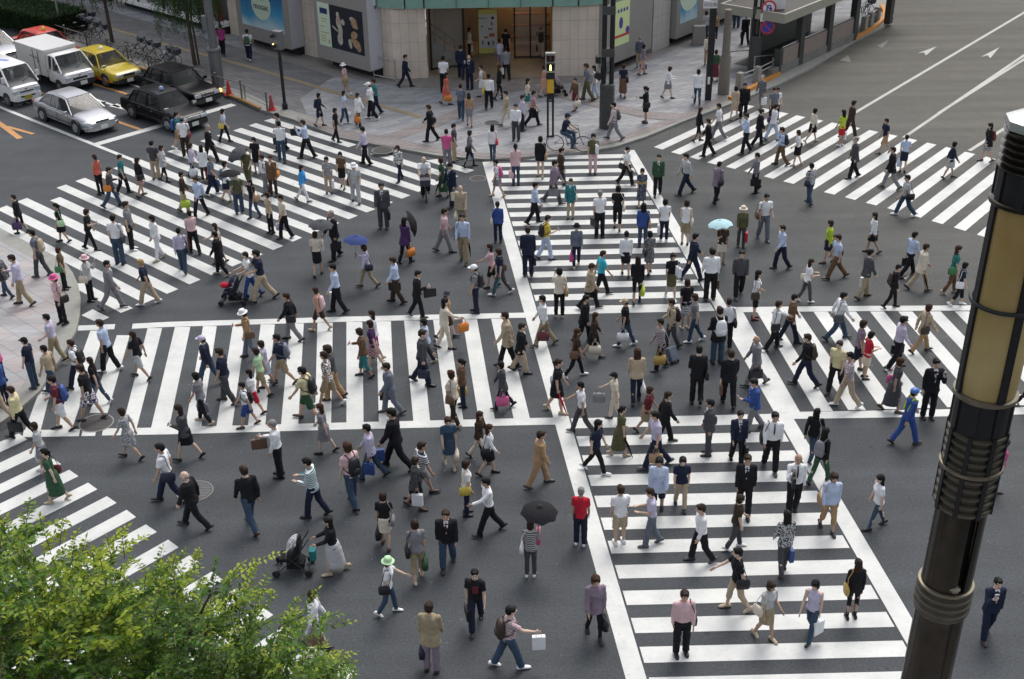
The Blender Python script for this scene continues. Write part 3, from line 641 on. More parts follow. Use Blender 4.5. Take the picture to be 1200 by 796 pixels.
def disc(mb, x, z, rx, rz, y, n=32, rot=0):
    vs = [];
    for k in range(n):
        t = 2 * math.pi * k / n; u, v_ = rx * math.cos(t), rz * math.sin(t); vs.append((x + u * math.cos(rot) - v_ * math.sin(rot), y, z + u * math.sin(rot) + v_ * math.cos(rot)))
    mb.add(vs, [tuple(range(n))]); return mb
def p_blue(t, x0, x1, z0, z1, y):
    po = panel(MB(), x0, x1, z0, z1, y).obj('poster', M_BLUEP, t, fix=False); w_, h = x1 - x0, z1 - z0; cx, cz = x0 + w_ * .50, z0 + h * .47
    disc(MB(), cx, cz, h * .30, h * .30, y - .004).obj('emblem', M_MINT, po, fix=False)
    text('mosaic', 'lettering', h * .17, M_INK, po, M_wall(cx, y - .01, cz - h * .04)); text('GINZA', 'lettering', h * .075, M_INK, po, M_wall(cx, y - .01, cz + h * .12))
def p_mint(t, x0, x1, z0, z1, y):
    po = panel(MB(), x0, x1, z0, z1, y).obj('poster', M_MINT, t, fix=False); w_, h = x1 - x0, z1 - z0
    panel(MB(), x0 + w_ * .2, x1 - w_ * .18, z0 + h * .75, z0 + h * .88, y - .004).obj('title_block', M_NAVYP, po, fix=False)
    m = MB()
    for k, (u0, u1, v) in enumerate(((.25, .78, .62), (.3, .7, .56), (.12, .5, .44), (.14, .85, .30), (.14, .6, .22), (.14, .6, .16), (.14, .55, .10))): panel(m, x0 + w_ * u0, x0 + w_ * u1, z0 + h * v, z0 + h * (v + .025), y - .004)
    panel(m, x1 - w_ * .25, x1 - w_ * .1, z0 + h * .08, z0 + h * .17, y - .004); m.obj('print', M_GOLD, po, fix=False)
def p_photo(t, x0, x1, z0, z1, y):
    po = panel(MB(), x0, x1, z0, z1, y).obj('poster', M_PHOTO, t, fix=False); w_, h = x1 - x0, z1 - z0
    m = MB()
    for u, v, rx, rz, r in ((.25, .80, .045, .07, 0), (.27, .62, .08, .14, .2), (.30, .44, .07, .16, 0), (.28, .25, .08, .14, 0), (.14, .47, .10, .025, -.5), (.40, .66, .05, .07, .4), (.58, .20, .05, .11, .2), (.68, .78, .07, .05, 0)): disc(MB(), x0 + w_ * u, z0 + h * v, rx * w_, rz * h, y - .004 - .03 * rx * v, 20, r).obj('artwork', M_PALE, po, fix=False)
    m = MB()
    for u, v, rx, rz, r in ((.74, .70, .09, .12, 0), (.72, .42, .10, .09, .3), (.78, .22, .12, .10, -.5), (.84, .14, .06, .08, 0), (.24, .66, .02, .05, 0), (.66, .30, .05, .06, .7), (.80, .62, .05, .05, -.3), (.30, .72, .03, .05, .2)): disc(MB(), x0 + w_ * u, z0 + h * v, rx * w_, rz * h, y - .009 - .03 * rx * v, 20, r).obj('artwork', M_SKINP, po, fix=False)
def p_lime(t, x0, x1, z0, z1, y):
    po = panel(MB(), x0, x1, z0, z1, y).obj('poster', M_LIME, t, fix=False); w_, h = x1 - x0, z1 - z0
    panel(MB(), x0, x1, z0 + h * .18, z0 + h * .24, y - .004).obj('stripe', M_REDP, po, fix=False)
    disc(MB(), x0 + w_ * .9, z0 + h * .30, w_ * .1, h * .08, y - .004).obj('stripe', M_PURP, po, fix=False)
    m = MB(); disc(m, x0 + w_ * .55, z0 + h * .5, w_ * .1, h * .13, y - .005)
    for k in range(4): panel(m, x0 + w_ * (.36 + .15 * k), x0 + w_ * (.45 + .15 * k), z0 + h * .74, z0 + h * .82, y - .004)
    m.obj('print', M_PURP, po, fix=False)
a, b = on1o(373.5, .9), on1o(435, .9)
zl = zat(a + Vector((F1.y, -F1.x, 0)) * .9, 63) ; zl = max(.35, min(zl, .7)); zh = zat(a, 4)
sc2 = showcase(a, b, .55, 4.15, .9, [(.07, .30, .20, .80, p_mint), (.303, .92, .20, .80, p_photo)])
a, b = on1o(281.5, .9), on1o(343, .9)
sc1 = showcase(a, b, .55, 4.15, .9, [(.10, .90, .20, .95, p_blue)])
mb = MB(); mb.box((0, 0, 0), (.1, .1, .1))
a, b = on3(701.5), on3(756); showcase(a, b, .55, 4.3, .35, [(.10, .50, .22, .80, p_lime)], side=M_FRAME)
a, b = on3(785), on3(824); showcase(a, b, .5, 4.6, .35, [(.10, .60, .18, .96, p_blue)], side=M_FRAME)
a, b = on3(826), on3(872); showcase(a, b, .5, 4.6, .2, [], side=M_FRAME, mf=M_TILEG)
# shop windows on the left road
def window_case(pa, pb, items, lbl=None):
    a, b = on1(pa), on1(pb); a = Vector((a.x, a.y, 0)); b = Vector((b.x, b.y, 0)); d = (b - a).normalized(); Lh = (b - a).length
    t = empty('shop_window', tuple(L_(a))); t.parent = bld; t.rotation_euler = (0, 0, math.atan2(d.y, d.x))
    mb = MB(); mb.box((Lh / 2, -.25, .62), (Lh, .9, .22)); mb.obj('sill', M_WHITEP, t, bevel=.02)
    mb = MB(); mb.box((Lh / 2 + .2, .1, .25), (Lh - .4, .6, .5)); mb.obj('plinth', M_DARK, t)
    mb = MB(); 
    for x in (0.04, Lh - .04, Lh * .5): mb.box((x, -.6, 2.5), (.07, .07, 3.5))
    mb.obj('window_frame', M_BLACK, t)
    mb = MB(); mb.add([(0, -.58, .75), (Lh, -.58, .75), (Lh, -.58, 4.2), (0, -.58, 4.2)], [(0, 1, 2, 3)]); mb.obj('pane', M_CLEAR, t, fix=False)
    mb = MB(); mb.box((Lh / 2, .32, 2.4), (Lh, .05, 3.4)); mb.obj('backing', mat('window_backing', (.14, .12, .12), .6, var=.4, scale=1.5), t)
    for u, h, col, wd in items:
        mm = mat('display_' + col[0], col[1], .7, var=.2)
        m = MB(); x = u * Lh; m.lathe([(wd * .55, .75), (wd * .35, .75 + h * .45), (wd * .28, .75 + h * .6), (wd * .5, .75 + h * .8), (wd * .12, .75 + h * .88), (wd * .2, .75 + h * .96), (wd * .05, .75 + h * 1.02)], (x, -.1, 0), 12)
        m.obj('mannequin', mm, t, smooth=True)
window_case(205, 270, [(.2, 1.8, ('navy', (.02, .03, .08)), .45), (.45, 1.7, ('grey', (.2, .2, .2)), .4), (.66, 1.75, ('red', (.35, .03, .06)), .5), (.86, 1.8, ('red', (.35, .03, .06)), .45)])
window_case(146, 204, [(.1, .7, ('beige', (.4, .33, .25)), .5), (.35, .8, ('white', (.6, .58, .55)), .5), (.6, 1.6, ('brown', (.12, .07, .05)), .4), (.85, 1.6, ('teal', (.04, .12, .12)), .45)])
window_case(60, 132, [(.3, .8, ('beige', (.4, .33, .25)), .5), (.7, .8, ('white', (.6, .58, .55)), .5)])

# poster stand in the entrance
c = P(572.5, 63.5, .1) ; hgt = 2.35
ps = empty('poster_stand', (c.x, c.y, .03)); tag(ps, 'tall yellow-framed poster stand with product pictures inside the store entrance', 'poster stand')
mb = MB(); mb.box((0, 0, hgt / 2 + .08), (1.02, .12, hgt)); mb.box((0, 0, .04), (1.1, .5, .08)); mb.obj('frame', M_BLACK, ps)
pp = panel(MB(), -.49, .49, .12, hgt + .06, -.066).obj('poster', M_YELP, ps, fix=False)
panel(MB(), -.45, .45, .42, hgt - .2, -.07).obj('picture', mat('poster_white', (.55, .57, .58), .4), pp, fix=False)
for x, z, a_, b_ in ((.12, 1.35, .22, .1), (.2, 1.0, .3, .18), (-.1, .92, .2, .1), (.2, 1.6, .1, .16)): panel(MB(), x - a_ / 2, x + a_ / 2, z, z + b_, -.074).obj('picture', mat('poster_brick', (.42, .12, .06), .5), pp, fix=False)
m = MB()
for x, z, a_, b_ in ((-.3, 1.5, .1, .06), (-.28, .6, .06, .2), (.02, .55, .1, .2), (.25, .58, .06, .2), (-.3, 1.95, .5, .03), (.25, 1.9, .14, .14)): panel(m, x - a_ / 2, x + a_ / 2, z, z + b_, -.074)
m.obj('print', M_INK, pp, fix=False)
c = P(599, 47, .1); nb = empty('notice_stand', (c.x, c.y, .03)); tag(nb, 'small white notice on a thin post beside the glass doors of the entrance', 'sign')
mb = MB(); mb.box((0, 0, 1.35), (.36, .04, .5)); mb.obj('notice', M_WHITEP, nb); mb = MB(); mb.tube((0, .03, 0), (0, .03, 1.2), .02); mb.box((0, .03, .01), (.3, .3, .02)); mb.obj('post', M_GREY, nb)
# steel barrier frame against the pier
b0 = P(438.5, 90.5, SW_Z); b1 = P(464, 95.5, SW_Z)
bf = empty('barrier_rail', tuple(b0)); tag(bf, 'steel tube barrier frame standing against the beige pier at the poster showcase', 'barrier')
mb = MB(); q = b1 - b0; mb.path([(0, 0, 0), (0, 0, 1.05), (q.x, q.y, 1.05), (q.x, q.y, 0)], .035, 8); mb.tube((0, 0, .12), (q.x, q.y, .12), .035); mb.obj('tube_frame', M_STEEL, bf)

# ================================================================== street furniture
def rib_sleeve(mb, r, z0, z1, n=14):
    mb.lathe([(r * .9, z0), (r * .9, z1)], n=20)
    for k in range(n): z = z0 + (z1 - z0) * (k + .5) / n; h = (z1 - z0) / n * .28; mb.lathe([(r * .9, z - h), (r, z - h * .6), (r, z + h * .6), (r * .9, z + h)], n=20, closed=False)
M_SLEEVE = mat('pole_sleeve', (0.085, 0.088, 0.085), 0.5, 0.3, var=.12, scale=8)
def twin_pole(px, py, label, s=1.0, H=9.5):
    g = P(px, py, SW_Z); t = empty('lamp_pole', tuple(g)); tag(t, label, 'lamp pole', 'twin tube lamp poles on the store pavement')
    m = MB(); rib_sleeve(m, .33 * s, 0, 2.0 * s, 22); m.obj('base_sleeve', M_SLEEVE, t, auto=40)
    m = MB(); m.tube((-.17 * s, 0, 2 * s), (-.17 * s, 0, H), .105 * s, n=14); m.tube((.17 * s, 0, 2 * s), (.17 * s, 0, H), .105 * s, n=14); m.obj('tube', M_BLACK, t, auto=40)
    for z in (3.2 * s, 5.0 * s, 7.4 * s):
        m = MB(); m.cur = 0
        for k in range(5): m.box((0, 0, z + k * .07), (.56 * s, .30 * s, .035))
        m.box((0, 0, z + .14), (.5 * s, .24 * s, .36)); m.obj('clamp', M_SLEEVE, t)
    return t
tp = twin_pole(710.7, 149.5, 'black twin-tube lamp pole with ribbed base, right of the pedestrian signal')
m = MB(); m.box((-.42, -.05, 3.05), (.22, .25, .3)); m.box((-.40, -.05, 2.35), (.3, .3, .28), Matrix.Rotation(.5, 3, 'Y')); m.obj('loudspeaker', M_BLACK, tp, bevel=.02)
m = MB(); m.box((0, -.14, 2.75), (.12, .06, .42)); m.obj('notice', M_GREY, tp)
tp2 = twin_pole(883, 85, 'black twin-tube pole carrying round traffic signs beside the subway roof', .92)
# signs on pole 2
M_SR = mat('sign_red', (.50, .03, .05), .4); M_SB = mat('sign_blue', (.03, .06, .38), .4); M_SW = mat('sign_white', (.66, .66, .66), .4)
g2 = P(883, 85, SW_Z)
def on_plane(px, py, yw):                 # where the ray meets the vertical plane y = yw
    d = ray(px, py); t = yw / d.y; return Vector((d.x * t, yw, CAM_H + d.z * t))
def rsign(px, py, r, parent, kind):
    c = on_plane(px, py, g2.y - .35) - g2; R_ = Matrix.Rotation(math.pi / 2, 3, 'X')
    m = MB(); m.lathe([(r, -.015), (r, .015)], c, 32, R_); s = m.obj('round_sign', M_SR, parent)
    m = MB(); m.lathe([(r * .76, 0), (r * .76, .006)], c + Vector((0, -.017, 0)), 32, R_); m.obj('sign_face', M_SB if kind == 'park' else M_SW, s)
    m = MB(); y = c.y - .03
    if kind == 'park':
        Rm = Matrix.Rotation(math.radians(45), 3, 'Y'); m.box((c.x, y, c.z), (r * 1.6, .008, r * .2), Rm); m.obj('sign_bar', M_SR, s)
    else:
        for a_, b_ in (((-.22, -.4), (-.22, .2)), ((-.22, .2), (-.1, .36)), ((-.1, .36), (.12, .36)), ((.12, .36), (.24, .2)), ((.24, .2), (.24, -.1))):
            m.tube((c.x + a_[0] * r, y, c.z + a_[1] * r), (c.x + b_[0] * r, y, c.z + b_[1] * r), r * .08, n=6)
        m.add([(c.x + .02 * r, y - .01, c.z - .05 * r), (c.x + .48 * r, y - .01, c.z - .05 * r), (c.x + .25 * r, y - .01, c.z - .4 * r)], [(0, 1, 2)]); 
        Rm = Matrix.Rotation(math.radians(45), 3, 'Y'); m.obj('arrow', M_SB, s)
        m = MB(); m.box((c.x, y + .005, c.z), (r * 1.6, .008, r * .14), Rm); m.obj('sign_bar', M_SR, s)
rsign(901, 9.3, .36, tp2, 'turn'); rsign(899.5, 32, .34, tp2, 'park')
c = on_plane(900.3, 20.6, g2.y - .35) - g2; m = MB(); m.box(c, (.76, .03, .38)); s = m.obj('sign_plate', M_SW, tp2)
m = MB(); m.box(c + Vector((.05, -.02, -.08)), (.46, .008, .05)); m.box(c + Vector((-.12, -.02, .06)), (.12, .008, .09)); m.box(c + Vector((.16, -.02, .07)), (.2, .008, .05)); m.obj('print', M_SR, s)
m = MB(); m.tube((0.1, -.3, c.z - 1.0), (.1, -.3, c.z + 1.6), .03); m.tube((0, 0, c.z), (c.x, c.y + .05, c.z), .025); m.obj('bracket', M_GREY, tp2)
c = on_plane(908, 0, g2.y + .1) - g2; m = MB(); m.box(c + Vector((0.1, .0, .2)), (.85, .05, 1.6)); m.obj('sign_back', M_SW, tp2); m = MB(); m.box(c + Vector((0.1, -.03, .55)), (.8, .02, .5)); m.obj('sign_panel', M_SB, tp2)
# black sign pole and beige pole
g = P(829.5, 117, SW_Z); t = empty('sign_pole', tuple(g)); tag(t, 'square black pole with a white street sign on top, beside the concrete post', 'sign pole')
m = MB(); m.box((0, 0, 2.4), (.28, .24, 4.8)); m.obj('pole', M_BLACK, t, bevel=.02); m = MB(); m.box((-.03, -.13, .95), (.11, .02, .34)); m.obj('notice', M_SW, t)
c = on_plane(832.5, 5, g.y - .1) - g; m = MB(); m.box((c.x, c.y, c.z), (.62, .06, .36)); s = m.obj('sign_plate', M_SW, t)
text('日比谷', 'lettering', .2, M_INK, s, M_wall(c.x, c.y - .04, c.z - .02)); m = MB(); m.box((0, 0, 5.1), (.1, .1, 1.2)); m.obj('bracket', M_BLACK, t)
g = P(847.5, 110, SW_Z); t = empty('concrete_pole', tuple(g)); tag(t, 'beige-brown concrete post, thicker at its lower part, between two black poles', 'post')
M_CONC = mat('concrete_post', (.17, .15, .125), .75, var=.15, scale=4)
m = MB(); m.lathe([(.27, 0), (.27, 1.75), (.19, 1.85), (.165, zat(g, 14))], n=20); m.obj('shaft', M_CONC, t, auto=40)
# pedestrian signal on a double pole
g = P(645.0, 160.5, SW_Z); t = empty('pedestrian_signal', tuple(g)); tag(t, 'pedestrian signal with walking figure lit above a yellow box on a black double pole', 'traffic signal')
m = MB(); 
for x in (-.11, .11): m.tube((x, 0, 0), (x, 0, 2.75), .045, n=12)
for z in (.02, 1.6, 2.7): m.box((0, 0, z), (.34, .12, .05))
m.obj('pole', M_BLACK, t)
zs = zat(g, 64.5); m = MB(); m.box((0, -.02, zs - .42), (.42, .22, .84)); sg = m.obj('signal_housing', mat('signal_grey', (.33, .33, .30), .5), t, bevel=.02)
M_LIT = mat('signal_lit', (.9, .8, .4), .5, emit=(1.0, .78, .28), estr=2.2); M_UNL = mat('signal_unlit', (.20, .05, .04), .4)
for k, (mm, z) in enumerate(((M_UNL, zs - .22), (M_LIT, zs - .60))):
    m = MB(); m.box((0, -.138, z), (.30, .012, .30)); l = m.obj('lens', M_DARK, sg)
    m = MB(); m.ell((0, -.15, z + .09), (.03, .01, .035)); m.box((0, -.15, z), (.07, .012, .12)); m.box((-.025, -.15, z - .09), (.025, .012, .09)); m.box((.025, -.15, z - .09), (.025, .012, .09)); m.obj('figure', mm, l)
    m = MB(); m.box((0, -.22, z + .165), (.34, .17, .015)); m.box((-.165, -.2, z + .05), (.012, .12, .22)); m.box((.165, -.2, z + .05), (.012, .12, .22)); m.obj('visor', M_BLACK, sg)
m = MB(); m.box((0, -.02, zs - .98), (.36, .24, .24)); m.obj('control_box', M_BLACK, t, bevel=.01)
m = MB(); m.box((0.0, -.05, zs - 1.42), (.28, .2, .6)); m.obj('button_box', mat('signal_yellow', (.60, .36, .03), .5), t, bevel=.03)
m = MB(); m.box((0, -.05, zs - 1.86), (.3, .2, .26)); m.obj('control_box', M_BLACK, t)
# pedestrian signal seen from behind on the left
g = P(334.2, 127.8, SW_Z); t = empty('pedestrian_signal', tuple(g)); tag(t, 'grey pedestrian signal on a black pole in front of the blue poster and red cone', 'traffic signal')
m = MB(); m.tube((0, 0, 0), (0, 0, 3.4), .075, n=14); m.lathe([(.13, 0), (.13, .25), (.08, .3)], n=14); m.obj('pole', M_BLACK, t, auto=40)
zs = zat(g, 38.5); m = MB(); m.box((.02, -.05, zs - .42), (.46, .3, .84), Matrix.Rotation(-.5, 3, 'Z')); sg = m.obj('signal_housing', M_GREY, t, bevel=.03)
m = MB(); m.box((-.2, -.22, zs - .6), (.06, .06, .1)); m.obj('lens', M_LIT, sg)
m = MB(); m.box((-.22, -.2, zs - .2), (.16, .14, .14)); m.box((-.2, -.2, zs - .66), (.18, .16, .16)); m.obj('visor', M_BLACK, sg)
# big grey lamp pole on the left pavement
g = P(256, 100.5, SW_Z); t = empty('lamp_pole', tuple(g)); tag(t, 'thick grey lamp pole behind the guard rail next to the black saloon', 'lamp pole')
m = MB(); m.lathe([(.30, 0), (.30, 1.7), (.21, 1.8), (.17, 5.5), (.15, 10)], n=22); m.lathe([(.32, 1.7), (.34, 1.75), (.34, 1.85), (.3, 1.9)], n=22); m.obj('shaft', M_GREY, t, auto=40)
m = MB(); m.box((-.24, -.1, 3.1), (.25, .2, .7)); m.obj('control_box', M_GREY, t, bevel=.02)
# small sign pole by the hedge, red and dark posts
g = P(72.5, 40.5, SW_Z); t = empty('sign_pole', tuple(g)); tag(t, 'pale thin sign pole with a green and a white plate beside the red taxi', 'sign pole')
m = MB(); m.tube((0, 0, 0), (0, 0, 4.2), .05); m.obj('pole', M_STEEL, t); m = MB(); m.box((0, -.06, 2.9), (.75, .04, .42)); m.obj('sign_plate', M_SW, t)
m = MB(); m.box((0, -.06, 3.5), (.7, .04, .6)); m.obj('sign_plate', mat('sign_green', (.03, .13, .08), .4), t)
for x, y, h, mm, lb in ((29, 9.5, 2.6, M_BLACK, 'dark post standing behind the left end of the hedge'), (40.5, 24, 2.9, mat('red_post', (.28, .04, .03), .5), 'thin dark red post rising out of the hedge')):
    g = P(x, y, SW_Z); m = MB(); m.lathe([(.07, 0), (.07, h), (.03, h + .05)], n=12); o = m.obj('post', mm, auto=40); o.location = g; tag(o, lb, 'post')
# guard rail along the left road
M_RAIL = mat('guard_rail', (.17, .165, .15), .5, .4, var=.12, scale=10)
posts = [(14, 27), (45, 37.5), (78, 48.5), (103, 56.5), (127.5, 65), (151, 72.7), (175, 81), (200, 89), (228, 98), (254, 106.5), (283.6, 115.5), (313.5, 130)]
base = P(*posts[0], SW_Z); t = empty('guard_rail', tuple(base)); tag(t, 'grey tubular guard rail with ball-topped posts along the left road', 'guard rail')
pv = [P(x, y, SW_Z) - base for x, y in posts]
for p in pv:
    m = MB(); m.tube(p, p + UPV * .8, .045, n=10); m.tube(p + Vector((.16, 0, 0)), p + Vector((.16, 0, .72)), .03, n=8); m.ell(p + UPV * .86, (.065, .065, .065), 10, 6); m.obj('post', M_RAIL, t, auto=40)
m = MB()
for z, r in ((.74, .026), (.45, .012), (.25, .012)):
    for a, b in zip(pv[:-1], pv[1:]): m.tube(a + UPV * z, b + UPV * z, r, n=6)
m.obj('rail', M_RAIL, t)
# orange painted kerb edge of the left road and the right road
def kerb_edge(name, pts, label, hgt=.12, mm=None, wd=.2):
    m = MB(); q = [P(*p, SW_Z) for p in pts]; o_ = offset_line(q, wd)
    for i in range(len(q) - 1):
        m.add([q[i], q[i + 1], o_[i + 1], o_[i]] + [v + UPV * hgt for v in (q[i], q[i + 1], o_[i + 1], o_[i])], [(0, 3, 2, 1), (4, 5, 6, 7), (0, 1, 5, 4), (1, 2, 6, 5), (2, 3, 7, 6), (3, 0, 4, 7)])
    ob = m.obj(name, mm or M_ORK); return ob
M_ORK = mat('orange_paint', (.50, .21, .035), .6, var=.2, scale=3); M_OROLD = mat('orange_paint_faded', (.30, .16, .05), .7, var=.35, scale=3)
struct(kerb_edge('kerb_edge', [(-40, 14.5), (7, 30), (60, 48), (110, 64), (163, 80.5), (230, 101), (258, 109), (283, 118.5), (303, 128)], '', .06, M_OROLD, .14))
struct(kerb_edge('kerb_edge', [(857.5, 117.5), (872, 111), (915, 88)], '', .14, None, .22))
struct(kerb_edge('kerb_edge', [(1003.3, 47), (1018, 39), (1031, 30.5), (1038, 22.5), (1039, 15), (1035, 8)], '', .14, None, .22))
# traffic cones
def cone(px, py, label, h=.72, z=SW_Z):
    g = P(px, py, z); t = empty('traffic_cone', tuple(g)); tag(t, label, 'traffic cone', 'red traffic cones along the left road')
    mm = mat('cone_red', (.48, .035, .03), .5, var=.08)
    m = MB(); m.box((0, 0, .02), (.38, .38, .04)); m.obj('foot', mm, t, bevel=.01); m = MB(); m.lathe([(.145, .04), (.14, .07), (.035, h), (.02, h + .01)], n=20); m.obj('cone_body', mm, t, auto=40)
cone(268.5, 111.5, 'red traffic cone beside the black saloon with the lit indicator'); cone(318.5, 129, 'red traffic cone at the end of the guard rail by the signal pole')
g = P(46.5, 34, SW_Z); t = empty('traffic_cone', tuple(g)); tag(t, 'red and white banded cone standing behind the red taxi roof', 'traffic cone', 'red traffic cones along the left road')
m = MB(); m.lathe([(.16, 0), (.11, .3)], n=18); m.obj('cone_body', MATS['cone_red'], t, auto=40); m = MB(); m.lathe([(.11, .301), (.08, .5)], n=18); m.obj('band', M_WHITEP, t, auto=40); m = MB(); m.lathe([(.08, .501), (.03, .9)], n=18); m.obj('cone_tip', MATS['cone_red'], t, auto=40)

# ================================================================== subway entrance and railings on the right
S0 = P(912, 88, SW_Z); S1 = P(1003, 46.5, SW_Z); Sd = (S1 - S0).normalized(); Sn = Vector((-Sd.y, Sd.x, 0)); SL = (S1 - S0).length
sub = empty('subway_entrance', tuple(S0), math.atan2(Sd.y, Sd.x)); tag(sub, 'roofed subway stair entrance with dark pillars and pinkish panels on the right road', 'subway entrance')
M_SUBD = mat('subway_pillar', (.05, .055, .053), .4, .3, var=.1); M_SUBP = mat('subway_panel', (.235, .19, .165), .55, var=.12, scale=3); M_SUBC = mat('subway_concrete', (.16, .155, .14), .7, var=.15, scale=2); M_BEAM = mat('subway_beam', (.30, .29, .24), .5, var=.06)
zroof = 2.75; RD = 3.3
def su(px): A, B = P(px, 0, SW_Z), P(px, 300, SW_Z); return (meet(S0, Sd, A, B) - S0).dot(Sd)
m = MB(); m.box((SL / 2 - .3, .14, .2), (SL + .6, .28, .4)); m.obj('plinth', M_SUBC, sub, bevel=.02)
cols = [su(938), su(971), su(1002)] + [su(1002) + 4.2]
for x in cols:
    m = MB(); m.box((x, .16, zroof / 2), (.42, .34, zroof)); m.obj('pillar', M_SUBD, sub, bevel=.02)
m = MB(); m.box((.12, .16, .62), (.2, .34, 1.24)); m.obj('pillar', M_SUBD, sub, bevel=.02)
xs = [.25] + [c_ for c_ in cols[:3]]
for x0, x1 in zip(xs[:-1], xs[1:]):
    m = MB(); m.box(((x0 + x1) / 2, .15, .78), (x1 - x0 - .42, .16, .8)); m.obj('panel', M_SUBP, sub); m = MB(); m.tube((x0 + .2, .15, 1.24), (x1 - .2, .15, 1.24), .035); m.obj('handrail', M_STEEL, sub)
m = MB(); m.box(((cols[0] + cols[3]) / 2 - .9, RD / 2 - .2, zroof + .17), (cols[3] - cols[0] + 3.4, RD, .3)); rf = m.obj('roof', mat('subway_roof', (.055, .050, .045), .7, var=.2, scale=2), sub)
m = MB(); xx0, xx1 = cols[0] - 2.6, cols[3] + 1.2
m.box(((xx0 + xx1) / 2, -.32, zroof + .15), (xx1 - xx0, .12, .46)); m.box(((xx0 + xx1) / 2, RD - .14, zroof + .15), (xx1 - xx0, .12, .46)); m.box((xx0 - .06, RD / 2 - .23, zroof + .15), (.12, RD + .3, .46)); m.obj('roof_beam', M_BEAM, rf, bevel=.02)
m = MB(); m.box((SL / 2 + 1, RD - .5, 1.35), (SL - 2, .2, 2.7)); m.obj('back_wall', M_SUBC, sub)
m = MB(); m.add([(0.3, .35, .02), (SL, .35, .02), (SL, RD - .6, .02), (.3, RD - .6, .02)], [(0, 1, 2, 3)]); m.obj('floor', M_SUBD, sub, fix=False)
for y in (.8, 2.2):
    m = MB(); m.tube((-1.0, y, .0), (-1.0, y, 1.0), .03); m.tube((-1, y, 1.0), (1.2, y, .6), .03); m.tube((1.2, y, .6), (1.2, y, 0), .03); m.obj('handrail', M_STEEL, sub)
# stone posts with steel rails along the kerb
def stone_rail(pts, label, h=.78):
    q = [P(*p, SW_Z) for p in pts]; t = empty('kerb_railing', tuple(q[0])); tag(t, label, 'railing', 'stone post railings on the right kerb')
    for p in q:
        m = MB(); m.box(p - q[0] + UPV * h / 2, (.34, .3, h), Matrix.Rotation(math.atan2(Sd.y, Sd.x), 3, 'Z'), .92); m.obj('post', mat('rail_stone', (.27, .255, .225), .7, var=.12, scale=5), t, bevel=.02)
    for a, b in zip(q[:-1], q[1:]):
        m = MB(); m.tube(a - q[0] + UPV * (h - .1), b - q[0] + UPV * (h - .1), .03); m.tube(a - q[0] + UPV * (h - .32), b - q[0] + UPV * (h - .32), .03); m.obj('rail', M_STEEL, t)
stone_rail([(866.5, 104), (887, 96.5), (908.5, 85.5)], 'grey stone posts joined by steel rails behind the orange kerb, next to the subway pillar')
stone_rail([(1012, 36.5), (1019, 31.5), (1027, 24.5)], 'stone post railing curving round the far tip of the kerb beyond the subway roof')
g = P(842, 46, SW_Z); m = MB(); m.box((0, 0, .5), (.7, .35, 1.0), None, .9); o = m.obj('stone_block', mat('rail_stone2', (.25, .24, .215), .7, var=.12, scale=5), bevel=.03); o.location = P(818.5, 52, SW_Z); tag(o, 'low stone block on the pavement beside the person by the second blue poster', 'stone block')
# ================================================================== vehicles
M_TYRE = mat('tyre', (.015, .015, .016), .8, bump=.2); M_RIM = mat('wheel_rim', (.35, .36, .37), .35, .8); M_CARGLASS = mat('car_glass', (.015, .021, .021), .06, spec=.3); M_CARGLASS.node_tree.nodes['Principled BSDF'].inputs['Alpha'].default_value = .55
M_CHROME = mat('chrome', (.55, .56, .57), .18, .9); M_LAMP = mat('headlamp', (.55, .58, .62), .12, .2, coat=.8); M_PLATE = mat('number_plate', (.66, .68, .64), .5); M_TRIM = mat('car_trim', (.03, .03, .032), .5)
M_AMB = mat('indicator_lit', (.9, .4, .1), .4, emit=(1, .4, .12), estr=2.0); M_SEAT = mat('car_seat', (.22, .22, .24), .8)
def paint(name, rgb, metal=0.0): return mat('paint_' + name, rgb, .28, metal, var=.04, scale=2, coat=.04 if name == 'black' else .35, spec=.13 if name == 'black' else .4)
def superloop(x, w_, zb, zt, n=20, e=0.45, tum=0.0):
    """rounded rectangle cross-section in the y-z plane at station x; tum = inward lean at the top"""
    r = []
    for k in range(n):
        t = 2 * math.pi * k / n; c, s = math.cos(t), math.sin(t)
        y = math.copysign(abs(c) ** e, c) * w_; zz = math.copysign(abs(s) ** e, s)
        z = (zb + zt) / 2 + zz * (zt - zb) / 2
        r.append(Vector((x, y * (1 - tum * (zz * .5 + .5)), z)))
    return r
def wheel(parent, x, y, r, wd, rimm=M_RIM):
    R_ = Matrix.Rotation(math.pi / 2, 3, 'X'); s = 1 if y > 0 else -1
    wt = empty('wheel', (x, y, r)); wt.parent = parent
    m = MB(); m.lathe([(r * .62, -wd / 2), (r * .93, -wd / 2), (r, -wd * .36), (r, wd * .36), (r * .93, wd / 2), (r * .62, wd / 2)], (0, 0, 0), 28, R_); m.obj('tyre', M_TYRE, wt, auto=40)
    m = MB(); m.lathe([(r * .62, 0), (r * .6, .02), (r * .2, .03), (r * .1, .045)], (0, s * -(-wd / 2), 0), 20, Matrix.Rotation(-s * math.pi / 2, 3, 'X')); m.obj('rim', rimm, wt, auto=30)
def person_in_car(parent, x, y, z, col):
    m = MB(); m.ell((x, y, z + .52), (.10, .085, .13)); m.ell((x - .02, y, z + .16), (.13, .22, .27)); m.obj('seat', col, parent, smooth=True)
